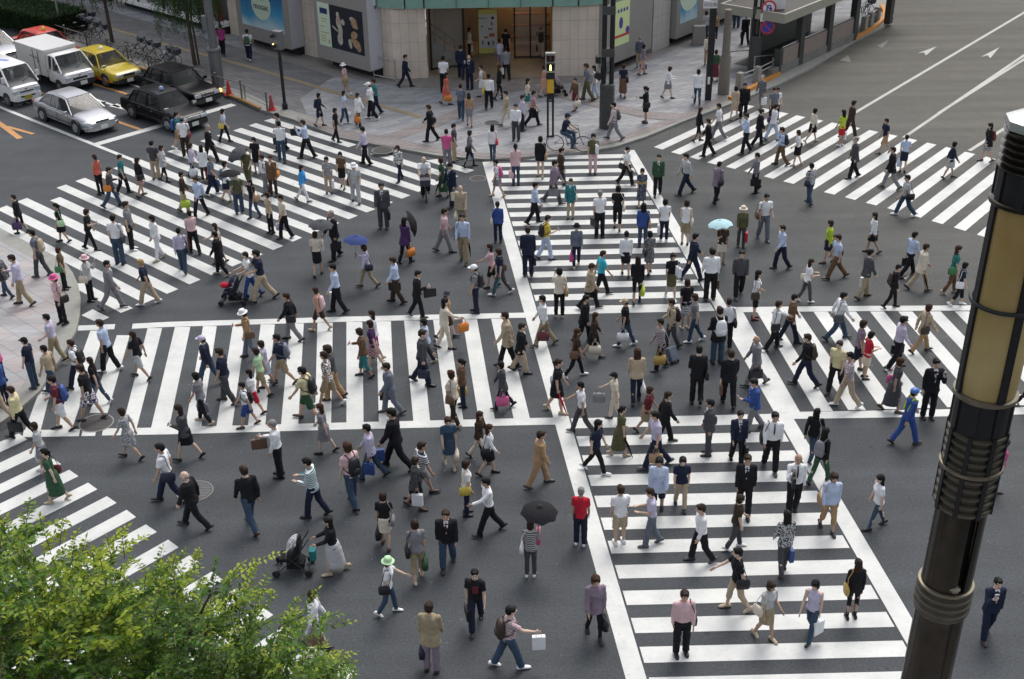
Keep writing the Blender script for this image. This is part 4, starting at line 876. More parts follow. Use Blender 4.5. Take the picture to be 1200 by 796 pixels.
def sedan(g, ang, body, L=4.7, W=1.74, Hh=1.42, label='', name='car', style='modern', indicator=False, sign=None, fender_mirror=False, glassy=M_CARGLASS, bottom=None, grp='cars and vans waiting at the stop line', cat='car'):
    """origin: ground point under the car's centre; local +x forward"""
    t = empty(name, (g.x, g.y, 0), ang); tag(t, label, cat, grp)
    hl, hw = L / 2, W / 2; box = style == 'boxy'
    belt = .86 if not box else .88
    st = [(-hl, .72, .42, .74), (-hl + .06, .90, .30, .86), (-hl + .35, .97, .24, .93), (-hl + .95, 1.0, .22, .93), (-.9, 1.0, .2, belt + .01), (0, 1.0, .2, belt), (.75, 1.0, .2, belt - .01), (hl - 1.15, 1.0, .21, .86), (hl - .75, .985, .22, .80 if not box else .83), (hl - .3, .93, .26, .72 if not box else .79), (hl - .08, .84, .32, .64 if not box else .74), (hl, .74, .38, .56 if not box else .66)]
    if box: st = [(x, min(1, a + .06), zb, zt) for x, a, zb, zt in st]
    m = MB(); m.rings([superloop(x, hw * a, zb, zt, 24, .38 if not box else .26, .07) for x, a, zb, zt in st]); bo = m.obj('body', body, t, auto=38)
    if bottom:
        m = MB(); m.box((0, -hw - .002, .36), (L * .8, .012, .16)); m.box((0, hw + .002, .36), (L * .8, .012, .16)); m.obj('side_stripe', bottom, bo)
    # greenhouse
    zr = Hh; xs_ = [(-hl + .62, .80, belt - .02), (-hl + 1.28, .80, zr - .06), (-hl + 1.75, .80, zr), (.15, .80, zr), (.52, .79, zr - .05), (1.22, .86, belt - .03)] if not box else [(-hl + .75, .84, belt - .02), (-hl + 1.12, .83, zr - .07), (-hl + 1.5, .82, zr), (.2, .82, zr), (.5, .82, zr - .05), (1.02, .88, belt - .03)]
    m = MB(); rs = []
    for x, a, zt in xs_:
        h_ = max(zt - (belt - .06), .05); tw = hw * a
        rs.append([Vector((x, -tw * 1.06, belt - .06)), Vector((x, -tw * (1.06 - .22 * h_ / .55), belt - .06 + h_ * .9)), Vector((x, -tw * (1.06 - .22 * h_ / .55) + .08, zt)), Vector((x, tw * (1.06 - .22 * h_ / .55) - .08, zt)), Vector((x, tw * (1.06 - .22 * h_ / .55), belt - .06 + h_ * .9)), Vector((x, tw * 1.06, belt - .06))])
    m.rings(rs); gh = m.obj('window', glassy, t, auto=30)
    def gp(i, j, push=.004): return rs[i][j]
    # roof and pillars
    m = MB()
    rr = [[v.copy() for v in rs[i][1:5]] for i in (1, 2, 3, 4)]
    for r_ in rr:
        for k, v in enumerate(r_): v.z += .014; v.y += (-.012 if k < 2 else .012)
    m.rings(rr, cap=False)
    m.obj('roof', body, t, auto=30)
    m = MB()
    def bar(i, j, i2, j2, r=.028): m.tube(rs[i][j] + Vector((0, math.copysign(.006, rs[i][j].y), .004)), rs[i2][j2] + Vector((0, math.copysign(.006, rs[i2][j2].y), .004)), r, r, 6)
    for j, k in ((0, 1), (5, 4)):
        bar(0, j, 1, k, .045); bar(4, k, 5, j, .035)
        for i in (1, 2, 3): bar(i, k, i + 1, k, .025)
        mid = rs[2][k] + (rs[3][k] - rs[2][k]) * (.62); lowp = rs[2][j] + (rs[3][j] - rs[2][j]) * (.60); m.tube(mid, lowp, .035, .035, 6)
        q1 = rs[2][k] + (rs[3][k] - rs[2][k]) * (-.08); q2 = rs[2][j] + (rs[3][j] - rs[2][j]) * (-.25); m.tube(q1, q2, .025, .025, 6)
    m.obj('pillar', body, t)
    # chrome beltline, door seams, mirrors
    m = MB()
    for s in (-1, 1):
        m.box((-.1, s * (hw * .965), belt - .05), (2.6, .012, .022))
    m.obj('trim', M_CHROME if style != 'plain' else M_TRIM, t)
    m = MB()
    for s in (-1, 1):
        for x in (-.98, -.02, .96): m.box((x, s * (hw * .993), .55), (.012, .012, .5))
        m.box((0, s * hw * .994, .40), (3.0, .012, .03))
    m.obj('door_seam', M_TRIM, t)
    m = MB()
    for s in (-1, 1):
        for x in (-.62, .35): m.box((x, s * (hw * .99 + .01), .72), (.16, .03, .025))
    m.obj('door_handle', M_CHROME, t)
    for s in (-1, 1):
        m = MB()
        if fender_mirror: m.box((hl - .95, s * hw * .86, .98), (.1, .2, .12)); m.tube((hl - .95, s * hw * .84, .80), (hl - .95, s * hw * .86, .95), .015)
        else: m.box((.95, s * (hw + .07), belt + .06), (.1, .18, .12))
        m.obj('mirror', M_CHROME if fender_mirror else body, t, bevel=.02)
    # face
    zf = .56 if not box else .62
    for s in (-1, 1):
        m = MB()
        if box: m.box((hl - .05, s * hw * .60, zf), (.14, .34, .15))
        else: m.ell((hl - .26, s * hw * .68, .60), (.22, .20, .085), 14, 8, Matrix.Rotation(s * -.35, 3, 'Z'))
        m.obj('headlight', M_LAMP, t, bevel=.01 if box else 0, auto=40)
        m = MB(); m.box((-hl + .03, s * hw * .70, .74), (.08, .28, .13)); m.obj('tail_light', mat('tail_red', (.35, .02, .02), .3), t)
        if indicator and s > 0: m = MB(); m.box((hl - .06, s * hw * .86, zf), (.16, .12, .14)); m.obj('indicator', M_AMB, t)
    m = MB(); m.box((hl - (.0 if box else .04), 0, zf + .01), (.07, hw * .72, .17)); gr = m.obj('grille', M_TRIM if not box else M_CHROME, t, bevel=.02)
    m = MB()
    for k in range(4): m.box((hl + (.036 if box else -.004), 0, zf - .05 + k * .038), (.01, hw * .66, .010))
    m.obj('grille_bar', M_TRIM if box else M_CHROME, gr)
    m = MB(); m.rings([superloop(x, hw * a, .24, .48, 16, .4) for x, a in ((hl - .2, .97), (hl - .02, .86), (hl + .04, .70))]); m.obj('bumper', M_TRIM if box else body, t, auto=40)
    m = MB(); m.box((hl + .06, 0, .37), (.02, .34, .17)); m.obj('number_plate', M_PLATE, t)
    for x in (hl - .88, -hl + .98):
        for s in (-1, 1):
            m = MB(); m.lathe([(.365, 0), (.365, .03)], (x, s * (hw * .985 - .015) - (0 if s > 0 else .0), .34), 26, Matrix.Rotation(-s * math.pi / 2, 3, 'X')); m.obj('wheel_arch', M_TRIM, t)
            wheel(t, x, s * (hw - .10), .315, .215, M_RIM)
    for y in (-.36, .36):
        m = MB(); m.box((.1, y, .78), (.5, .46, .1)); m.box((-.12, y, 1.0), (.12, .44, .5)); m.obj('seat', M_SEAT, t, bevel=.03)
    if sign:
        m = MB(); m.lathe([(.11, 0), (.12, .05), (.08, .14), (.02, .17)], (.05, 0, Hh + .01), 16); s_ = m.obj('roof_sign', sign, t, auto=40)
    return t
ANG = math.atan2(-DL.y, -DL.x)            # driving towards the crossing
FW = Vector((math.cos(ANG), math.sin(ANG), 0)); RT = Vector((FW.y, -FW.x, 0))   # RT: right hand side of the cars
def from_wheel(px, py, L, W, front=True):
    w_ = P(px, py + 3); return w_ - FW * ((L / 2 - .88) if front else -(L / 2 - .98)) - RT * (W / 2 - .03)
sv = sedan(from_wheel(90.5, 155, 4.7, 1.78), ANG, paint('silver', (.40, .41, .43), .75), 4.7, 1.78, 1.42, 'silver saloon car waiting first in the near lane, in front of the white van')
sedan(from_wheel(197.8, 151.5, 4.7, 1.70), ANG, paint('black', (.006, .006, .008)), 4.7, 1.70, 1.44, 'black taxi with two globes on its roof, standing nearest the crossing beside the pedestrians', 'taxi', 'boxy', sign=mat('roof_globe', (.22, .30, .50), .2), fender_mirror=True, cat='taxi')
gb = P(245.5, 125.5); c2 = gb - FW * 2.42
sedan(c2, ANG, paint('black', (.006, .006, .008)), 4.8, 1.76, 1.44, 'black saloon car with a lit orange indicator next to the guard rail', 'car', 'boxy', indicator=True)
sedan(from_wheel(124.8, 99.3, 4.6, 1.70), ANG, paint('yellow', (.47, .36, .02)), 4.6, 1.70, 1.46, 'yellow taxi with a small roof lamp beside the white box truck', 'taxi', 'boxy', sign=M_WHITEP, fender_mirror=True, bottom=paint('orange_red', (.45, .10, .03)), cat='taxi')
rp_ = P(47, 35, 1.42); ct = Vector((rp_.x, rp_.y, 0)) + FW * .3
sedan(ct, ANG, paint('red', (.56, .035, .02)), 4.6, 1.70, 1.46, 'red taxi with a yellow roof sign half hidden behind the white box truck', 'taxi', 'boxy', sign=mat('roof_sign_yellow', (.62, .48, .04), .4), fender_mirror=True, bottom=mat('blue_stripe', (.05, .05, .30), .4), cat='taxi')
rp_ = P(12, 62, .6); cs = Vector((rp_.x, rp_.y, 0)) - FW * 2.1
sedan(cs, ANG, paint('silver2', (.42, .43, .46), .6), 4.5, 1.74, 1.46, 'silver car cut by the left edge of the photo, behind the white box truck')
# ---- vans
M_WPAINT = paint('white', (.66, .66, .66))
def cab_van(g, ang, L, W, Hh, label, name, truck=False):
    t = empty(name, (g.x, g.y, 0), ang); tag(t, label, 'truck' if truck else 'van', 'cars and vans waiting at the stop line'); hl, hw = L / 2, W / 2
    cabL = 1.45 if truck else L - .02; x0 = hl - cabL
    st = [(x0, 1.0, .38, 1.08), (x0 + cabL * .5, 1.0, .32, 1.08), (hl - .50, 1.0, .30, 1.06), (hl - .22, .985, .30, 1.03), (hl - .05, .93, .32, .90), (hl, .86, .36, .66)]
    m = MB(); m.rings([superloop(x, hw * a, zb, zt, 24, .22, .03) for x, a, zb, zt in st]); bo = m.obj('body', M_WPAINT, t, auto=38)
    zr = Hh; xs_ = [(x0 + .02, .97, zr - .05), (x0 + .25, .97, zr), (hl - 1.0, .97, zr), (hl - .78, .96, zr - .05), (hl - .16, 1.0, 1.05)]
    rs = []
    for x, a, zt in xs_:
        h_ = max(zt - 1.0, .04); tw = hw * a; k_ = .10 * h_ / .8
        rs.append([Vector((x, -tw, 1.0)), Vector((x, -tw * (1 - k_), 1.0 + h_ * .92)), Vector((x, -tw * (1 - k_) + .1, zt)), Vector((x, tw * (1 - k_) - .1, zt)), Vector((x, tw * (1 - k_), 1.0 + h_ * .92)), Vector((x, tw, 1.0))])
    m = MB(); m.rings(rs); m.obj('window', M_CARGLASS, t, auto=30)
    m = MB(); rr = [[v.copy() for v in r_[1:5]] for r_ in rs[:4]]
    for r_ in rr:
        for k, v in enumerate(r_): v.z += .016; v.y += (-.014 if k < 2 else .014)
    m.rings(rr, cap=False)
    m.obj('roof', M_WPAINT, t, auto=30)
    m = MB()
    for j, k in ((0, 1), (5, 4)):
        s = -1 if j == 0 else 1
        m.tube(rs[3][k], rs[4][j], .045, .045, 6); m.tube(rs[0][k], rs[0][j], .06, .06, 6)
        for i in (0, 1, 2): m.tube(rs[i][k], rs[i + 1][k], .03, .03, 6)
        if not truck:
            for u in (.34, .66): p = lerp(rs[1][k], rs[2][k], u); q = lerp(rs[1][j], rs[2][j], u); m.tube(p, q, .06, .06, 6)
        p = lerp(rs[2][k], rs[2][j], 0); q = Vector((rs[2][j].x - .05, rs[2][j].y, 1.0)); m.tube(p, q, .05, .05, 6)
    m.obj('pillar', M_WPAINT, t)
    if truck:
        bx = (-hl - .0, x0 - .06); m = MB(); m.box(((bx[0] + bx[1]) / 2, 0, 1.19 + .05), (bx[1] - bx[0], W * 1.04, 1.28)); cb = m.obj('cargo_box', mat('cargo_white', (.56, .55, .52), .5, var=.06, scale=2), t, bevel=.03)
        m = MB(); m.box(((bx[0] + bx[1]) / 2, 0, 1.895), (bx[1] - bx[0] + .02, W * 1.05, .05)); m.obj('cargo_roof', M_WPAINT, cb)
        m = MB()
        for x in (-.42, .05): m.box((x, -hw * 1.04 - .012, 1.22), (.03, .02, 1.2))
        m.box((-.35, -hw * 1.04 - .018, 1.45), (.9, .02, .035)); m.box((.0, -hw * 1.04 - .02, 1.3), (.1, .03, .12)); m.obj('latch', M_GREY, cb)
        m = MB(); m.box(((bx[0] + bx[1]) / 2, 0, .5), (bx[1] - bx[0], W * .7, .18)); m.box((-.6, -hw + .15, .42), (.7, .2, .3)); m.obj('chassis', M_TRIM, t)
    else:
        m = MB()
        for s in (-1, 1):
            for x in (hl - 1.45, hl - 2.6): m.box((x, s * (hw * .998), .72), (.014, .012, .66))
        m.obj('door_seam', M_TRIM, t)
        m = MB(); m.box((hl - 1.9, -hw - .002, .82), (.5, .012, .2)); m.obj('side_logo', mat('logo_blue', (.12, .20, .55), .5), t); m = MB(); m.box((hl - 1.9, .1, Hh + .02), (.5, .2, .01), Matrix.Rotation(.4, 3, 'Z')); m.obj('side_logo', MATS['logo_blue'], t)
    for s in (-1, 1):
        m = MB(); m.box((hl - .04, s * hw * .72, .72), (.12, .30, .17), Matrix.Rotation(-s * .2, 3, 'Z')); m.obj('headlight', M_LAMP, t, bevel=.02)
        m = MB(); m.box((hl - .36, s * (hw + .12), 1.32), (.08, .16, .26)); m.tube((hl - .3, s * hw, 1.1), (hl - .36, s * (hw + .1), 1.25), .015); m.obj('mirror', M_TRIM if truck else M_WPAINT, t, bevel=.02)
        m = MB(); m.box((hl - 1.25, s * (hw + .008), .92), (.14, .02, .03)); m.obj('door_handle', M_TRIM, t)
    m = MB(); m.rings([superloop(x, hw * a, .28, .56, 16, .3) for x, a in ((hl - .3, 1.0), (hl - .02, .96), (hl + .05, .84))]); m.obj('bumper', M_TRIM if truck else M_WPAINT, t, auto=40)
    m = MB(); m.box((hl + .012, 0, .68 if truck else .70), (.05, hw * .9, .09 if truck else .05)); 
    if not truck: m.box((hl + .055, 0, .48), (.03, hw * .95, .07))
    m.obj('grille', M_TRIM, t)
    m = MB(); m.box((hl + .075, .0 if not truck else .12, .43), (.02, .36, .18)); m.obj('number_plate', M_PLATE if truck else mat('plate_yellow', (.34, .30, .03), .5), t)
    m = MB(); m.ell((hl + .0, 0, .84), (.03, .07, .05)); m.obj('badge', M_CHROME, t)
    m = MB(); m.box((hl - .42, .2, 1.10), (.03, .55, .02), Matrix.Rotation(.4, 3, 'X')); m.obj('wiper', M_TRIM, t)
    for x in (hl - .62, -hl + .85):
        for s in (-1, 1):
            if not truck or x > 0: m = MB(); m.lathe([(.33, 0), (.33, .03)], (x, s * (hw * .99 - .01), .32), 26, Matrix.Rotation(-s * math.pi / 2, 3, 'X')); m.obj('wheel_arch', M_TRIM, t)
            wheel(t, x, s * (hw - .09), .28, .18, M_GREY)
    for y in (-.35, .35):
        m = MB(); m.box((hl - 1.15, y, 1.2), (.14, .46, .6)); m.ell((hl - 1.1, y, 1.6), (.08, .13, .1)); m.obj('seat', M_SEAT, t, smooth=False)
    return t
def from_wheel2(px, py, L, W): w_ = P(px, py + 4); return w_ - FW * (L / 2 - .62) - RT * (W / 2 - .03)
cab_van(from_wheel2(71.5, 104.5, 4.3, 1.68), ANG, 4.3, 1.68, 1.76, 'white box truck with closed cargo body in the second lane, behind the silver saloon', 'box_truck', True)
cab_van(from_wheel2(10.5, 120.5, 3.5, 1.5), ANG, 3.5, 1.5, 1.78, 'white microvan with a yellow plate at the left edge, behind the silver saloon', 'microvan')

# ---- bicycles
M_BIKE = mat('bicycle_frame', (.05, .055, .06), .4, .5); M_SPOKE = mat('spoke', (.16, .16, .17), .5, .4)
def bicycle(g, ang, label, z=0.0, frame=M_BIKE, basket=True, lean=0.0, group=None, cat='bicycle', steer=0.0):
    t = empty('bicycle', (g.x, g.y, z), ang); t.rotation_euler = (lean, 0, ang); tag(t, label, cat, group)
    R_ = Matrix.Rotation(math.pi / 2, 3, 'X')
    for x, nm in ((-.53, 0), (.53, 1)):
        wt = empty('wheel', (x, 0, .33)); wt.parent = t
        m = MB(); n = 32; rs = []
        for k in range(n + 1):
            a = 2 * math.pi * k / n; c = Vector((math.cos(a) * .32, 0, math.sin(a) * .32)); d = c.normalized()
            rs.append([c + d * .016 * math.cos(b) + Vector((0, .016 * math.sin(b), 0)) for b in (0, 1.57, 3.14, 4.71)])
        m.rings(rs, cap=False); m.obj('tyre', M_TYRE, wt, auto=50)
        m = MB()
        for k in range(14): a = 2 * math.pi * k / 14; m.tube((0, 0, 0), (math.cos(a) * .31, 0, math.sin(a) * .31), .003, n=3, caps=False)
        m.tube((0, -.04, 0), (0, .04, 0), .02); m.obj('spokes', M_SPOKE, wt)
    m = MB(); bb = (-.05, 0, .30); seat = (-.20, 0, .78); head = (.36, 0, .80); hd2 = (.40, 0, .62)
    for a, b, r in (((-.53, 0, .33), bb, .011), (bb, seat, .015), (bb, hd2, .02), (hd2, head, .018), ((-.53, 0, .33), (-.17, 0, .66), .009), (hd2, (.53, 0, .33), .014), ((-.15, 0, .55), hd2, .014)): m.tube(a, b, r)
    m.tube((-.05, -.1, .30), (-.05, .1, .30), .012); m.box((-.05, .12, .22), (.1, .06, .02)); m.box((-.05, -.12, .38), (.1, .06, .02)); m.obj('frame', frame, t)
    m = MB(); m.tube(head, (.33, 0, .98), .013); m.path([(.15, -.28, 1.0), (.32, -.22, 1.02), (.34, 0, .99), (.32, .22, 1.02), (.15, .28, 1.0)], .012); m.obj('handlebar', M_SPOKE, t)
    m = MB(); m.ell((-.24, 0, .84), (.13, .085, .035)); m.obj('saddle', M_TRIM, t, smooth=True)
    if basket:
        m = MB(); m.box((.60, 0, .86), (.3, .36, .26), None, 1.1); m.obj('basket', mat('basket_mesh', (.05, .055, .07), .6), t)
    return t
bk = [(86, 39, .6), (95, 43, .2), (104, 47, .5), (113, 50, .1), (155, 66, .5), (164, 69, .2), (173, 73, .7), (188, 78, .3), (196, 81.5, .6), (98, 36, .9), (20, 22, .3), (26, 24, .5)]
wh = ['at the far end of the row', 'behind the hood of the box truck', 'over the cab of the white truck', 'left of the willow trunk shadow', 'behind the bonnet of the yellow taxi', 'next to the yellow taxi lamp', 'between taxi and black saloon', 'beside a pale covered parcel', 'behind the roof of the black saloon', 'in the second row', 'at the end of the hedge', 'close to the hedge']
for (x, y, a), s in zip(bk[:10], wh):
    bicycle(P(x, y, SW_Z), ANG + 1.25 + a * .35, 'dark parked bicycle leaning behind the guard rail ' + s, SW_Z, lean=.12, group='bicycles parked behind the guard rail', frame=mat('bicycle_dark', (.02, .022, .025), .5, .4))
for x, y, a in ((1009, 20, .5), (1014, 14, 1.0)): bicycle(P(x, y, SW_Z), a, 'bicycle parked inside the far kerb tip, ' + ('nearer' if x < 1012 else 'farther') + ' of the pair by the railing', SW_Z, lean=.1, group='bicycles at the kerb tip')
m = MB(); m.ell((0, 0, .35), (.16, .2, .35)); m.ell((.28, .1, .4), (.12, .14, .3)); o = m.obj('covered_parcel', mat('parcel_pale', (.35, .38, .44), .7, var=.3, scale=6), smooth=True); o.location = P(196, 74, SW_Z); tag(o, 'pale blue and white covered parcel standing among the parked bicycles', 'parcel')
# ================================================================== people: skeleton, bodies and clothes
V3 = Vector
def dirv(a, out=0.0): return V3((out, math.sin(a), -math.cos(a))).normalized()   # a: forward swing from straight down
LEGS = {'m': ((.29, .12), (-.18, -.52)), 'q': ((.33, .22), (-.30, -.40)), 'w': ((.39, .26), (-.26, -.62)), 'v': ((.24, .14), (-.12, -.44)), 'n': ((.02, -.04), (.20, -.80)), 's': ((.03, -.02), (-.02, -.05)), 'c': ((1.05, .10), (1.45, .05))}
ARMS = {'sw': ((-.42, -.16), (.34, .62)), 'dn': ((-.10, .06), (.12, .28)), 'bg': ((.02, .12), (.26, .55)), 'rd': ((.32, 1.75), (.10, .30)), 'ph': ((.62, 2.65), (-.12, .10)), 'um': ((.42, 2.25), (.10, .30)), 'ho': ((.20, 1.55), (.26, 1.70)), 'st': ((.50, 1.20), (.50, 1.20)), 'ou': ((.85, 1.15), (-.30, -.05)), 'by': ((.75, .95), (.75, .95))}
SKEL = {}
def skel(leg, arm):
    k = (leg, arm)
    if k in SKEL: return SKEL[k]
    J = {}; hz = .0
    la = LEGS[leg]
    for s, (a, b), nm in ((1, la[0], 'R'), (-1, la[1], 'L')):
        hip = V3((s * .088, 0, 0)); kn = hip + dirv(a, s * .03) * .42; an = kn + dirv(b, s * .01) * .41
        J['hip' + nm], J['kn' + nm], J['an' + nm] = hip, kn, an
        pitch = 0.0
        if b < -.25: pitch = b * 1.05            # heel lifted
        elif b > .22: pitch = .18
        J['ft' + nm] = V3((0, math.cos(pitch), math.sin(pitch))).normalized()
    if leg != 'c':
        low = min(min(J['an' + n].z - .075, (J['an' + n] + J['ft' + n] * .17).z - .035) for n in 'RL')
    else: low = -.86
    up = V3((0, 0, -low))
    for n in list(J):
        if n[:2] in ('hi', 'kn', 'an'): J[n] = J[n] + up
    hz = J['hipR'].z; lean = .07 if leg in ('w', 'v', 'm', 'q') else (.22 if leg == 'c' else .02)
    def T(x, y, z):                               # torso point given in upright coordinates (hip height .88)
        q = z - .88; return V3((x, y + math.sin(lean) * q, hz + math.cos(lean) * q))
    J['T'] = T; J['hz'] = hz; J['lean'] = lean
    tw = .05 if leg in ('w',) else 0
    aa = ARMS[arm]
    for s, (a, b), nm in ((1, aa[0], 'R'), (-1, aa[1], 'L')):
        sh = T(s * .166, -s * tw, 1.368); o = .16 if a > .4 and b > 1.5 else .10
        el = sh + dirv(a, s * o) * .285
        inw = -s * (.35 if arm in ('rd', 'ho') and b > 1 else (.25 if arm == 'ph' and b > 2 else (.12 if b > 1 else .0)))
        wr = el + dirv(b, inw) * .245
        J['sh' + nm], J['el' + nm], J['wr' + nm] = sh, el, wr
        J['hd' + nm] = (wr - el).normalized()
    hd = .22 if arm in ('rd', 'ho') else .04
    J['nod'] = hd; J['head'] = T(0, .012 + hd * .10, 1.595)
    SKEL[k] = J; return J
def hrings(J, prof, n=18, e=1.0):
    rs = []
    for z, rx, ry, y in prof:
        c = J['T'](0, y, z); rs.append([c + V3((rx * math.cos(2 * math.pi * k / n), ry * math.sin(2 * math.pi * k / n), 0)) for k in range(n)])
    return rs
TMPCOL = COL
def remesh(mb, name, voxel, smooth=2, wr=0.0, wscale=18.0, seed=0):
    me = D.meshes.new('tmp'); me.from_pydata([tuple(v) for v in mb.v], [], mb.f)
    bm = bmesh.new(); bm.from_mesh(me); bmesh.ops.recalc_face_normals(bm, faces=bm.faces[:]); bm.to_mesh(me); bm.free()
    o = D.objects.new('tmp', me); COL.objects.link(o)
    r = o.modifiers.new('r', 'REMESH'); r.mode = 'VOXEL'; r.voxel_size = voxel; r.adaptivity = 0
    if smooth: s = o.modifiers.new('s', 'SMOOTH'); s.iterations = smooth; s.factor = 0.5
    dg = bpy.context.evaluated_depsgraph_get(); ev = o.evaluated_get(dg); out = D.meshes.new_from_object(ev)
    D.objects.remove(o); D.meshes.remove(me)
    out.name = name
    nv = len(out.vertices); co = np.empty(nv * 3, np.float32); out.vertices.foreach_get('co', co); co = co.reshape(-1, 3)
    if wr:
        nr = np.empty(nv * 3, np.float32); out.vertices.foreach_get('normal', nr); nr = nr.reshape(-1, 3)
        s = seed * 1.7
        w_ = np.sin(co[:, 2] * wscale * 2.1 + np.sin(co[:, 0] * wscale * .9 + s) * 2.2 + s) * .5 + np.sin(co[:, 1] * wscale * 1.3 + co[:, 2] * wscale + s * 2) * .3 + np.sin(co[:, 0] * wscale * 2.3 - co[:, 2] * wscale * .7 + s) * .3
        co += nr * (w_ * wr)[:, None]; out.vertices.foreach_set('co', co.ravel())
    out.polygons.foreach_set('use_smooth', [True] * len(out.polygons)); out.update()
    return out
def hand(mb, J, nm, s, curl):
    w_ = J['wr' + nm]; d = J['hd' + nm]; side = V3((1, 0, 0)) * s
    x = (side - d * side.dot(d)).normalized(); y = d.cross(x).normalized()       # x: outwards, y: fore/aft of the palm
    a = y if abs(y.y) > abs(x.y) else x
    fwd = a if a.y > 0 else -a; nrm = d.cross(fwd).normalized(); inn = nrm if nrm.dot(side) < 0 else -nrm
    pc = w_ + d * .045
    for u in (-.024, -.008, .008, .024): mb.cap(w_ + d * .01 + fwd * u * .7, w_ + d * .078 + fwd * u * 1.15, .014, .0135, 6, 2)
    for k, (u, l1, l2) in enumerate(((.033, .032, .030), (.0115, .037, .034), (-.0115, .034, .031), (-.033, .027, .024))):
        b0 = w_ + d * .078 + fwd * u; c1 = d * math.cos(curl) + inn * math.sin(curl); c2 = d * math.cos(curl * 2.3) + inn * math.sin(curl * 2.3)
        b1 = b0 + c1 * l1; b2 = b1 + c2 * l2; mb.cap(b0, b1, .0088, .0082, 6, 2); mb.cap(b1, b2, .0082, .0072, 6, 2)
    t0 = w_ + d * .025 + fwd * .026; t1 = t0 + (d * .65 + fwd * .6 + inn * .35).normalized() * .038; t2 = t1 + (d * .85 + inn * .5).normalized() * .03
    mb.cap(t0, t1, .012, .0098, 6, 2); mb.cap(t1, t2, .0095, .0082, 6, 2)
SKINS = [mat('skin_a', (.50, .335, .245), .55, var=.06, scale=9), mat('skin_b', (.41, .265, .19), .55, var=.06, scale=9), mat('skin_c', (.56, .40, .31), .55, var=.06, scale=9)]
M_EYE = mat('eye', (.02, .015, .012), .2); M_LIP = mat('lip', (.34, .12, .10), .45)
LIB = {}
def head_M(J): return Matrix.Rotation(-J['nod'], 3, 'X')
def body_mesh(leg, arm, female):
    k = ('body', leg, arm)
    if k in LIB: return LIB[k]
    J = skel(leg, arm); mb = MB()
    mb.rings(hrings(J, [(.84, .13, .09, 0), (.90, .158, .108, 0), (1.0, .138, .095, .005), (1.10, .136, .092, .005), (1.22, .155, .105, .005), (1.32, .168, .10, 0), (1.385, .155, .082, -.005), (1.425, .09, .065, -.01), (1.455, .055, .055, -.008)]))
    for s, n in ((1, 'R'), (-1, 'L')):
        h, kn, an = J['hip' + n], J['kn' + n], J['an' + n]
        mb.cap(h + V3((0, 0, .01)), kn, .085, .052, 12); mb.cap(kn, lerp(kn, an, .35) + V3((0, -.012, 0)), .050, .053, 12); mb.cap(lerp(kn, an, .3) + V3((0, -.010, 0)), an, .052, .034, 12)
        f = J['ft' + n]; mb.cap(an + V3((0, -.02, -.03)) , an + f * .12 + V3((0, 0, -.04)), .026, .016, 8); mb.cap(an, an + V3((0, -.01, -.03)), .034, .030, 8)
        sh, el, wr = J['sh' + n], J['el' + n], J['wr' + n]
        mb.cap(J['T'](s * .12, 0, 1.365), sh, .055, .052, 10); mb.cap(sh, el, .048, .037, 10); mb.cap(el, lerp(el, wr, .3), .037, .038, 10); mb.cap(lerp(el, wr, .3), wr, .038, .024, 10)
        hand(mb, J, n, s, .35 if n == 'R' and arm in ('bg', 'um', 'st', 'ph', 'rd', 'by') else .16)
    H = J['head']; R_ = head_M(J)
    mb.cap(J['T'](0, -.01, 1.43), J['T'](0, 0, 1.52), .053, .050, 12)
    mb.ell(H, (.080, .096, .116), 16, 12, R_); mb.ell(H + R_ @ V3((0, .022, -.055)), (.058, .067, .064), 14, 8, R_)     # skull and jaw
    mb.cap(H + R_ @ V3((0, .092, .012)), H + R_ @ V3((0, .112, -.026)), .009, .014, 8, 3)                                  # nose
    for s in (-1, 1): mb.ell(H + R_ @ V3((s * .082, -.004, -.008)), (.010, .020, .032), 8, 6, R_)                      # ears
    me = remesh(mb, 'person_body', .0075, 1)
    for m in (SKINS[0], M_EYE, M_LIP): me.materials.append(m)
    n = len(me.polygons); c = np.empty(n * 3, np.float32); me.polygons.foreach_get('center', c); c = c.reshape(-1, 3)
    Ri = np.array(R_.transposed()); q = (c - np.array(H)) @ Ri.T; mi = np.zeros(n, np.int32)
    for s in (-1, 1): mi[((q[:, 0] - s * .030) / .013) ** 2 + ((q[:, 2] - .004) / .0075) ** 2 < 1 ] = 1
    for s in (-1, 1): mi[(np.abs(q[:, 0] - s * .030) < .018) & (np.abs(q[:, 2] - .026) < .005) & (q[:, 1] > .05)] = 1
    mi[(np.abs(q[:, 0]) < .022) & (np.abs(q[:, 2] + .062) < .007)] = 2
    mi[q[:, 1] < .045] = 0
    me.polygons.foreach_set('material_index', mi); me.update(); LIB[k] = me; return me
def arm_sleeve(mb, J, full, r):
    r += .005
    for s, n in ((1, 'R'), (-1, 'L')):
        sh, el, wr = J['sh' + n], J['el' + n], J['wr' + n]
        mb.cap(J['T'](s * .11, 0, 1.362), sh, .062 + r, .060 + r, 10, 3)
        if full == 0: mb.cap(sh, lerp(sh, el, .12), .058 + r, .056 + r, 10, 3)
        elif full == 1: mb.tube(sh, lerp(sh, el, .68), .058 + r, .056 + r, 12)
        elif full == 3: mb.tube(sh, el, .058 + r, .050 + r, 12); mb.tube(el, lerp(el, wr, .35), .050 + r, .046 + r, 12); mb.ell(el, (.05 + r,) * 3, 10, 6)
        else:
            mb.tube(sh, el, .057 + r, .048 + r, 12); mb.ell(el, (.048 + r,) * 3, 10, 6); mb.tube(el, lerp(el, wr, .98), .047 + r, .037 + r, 12)
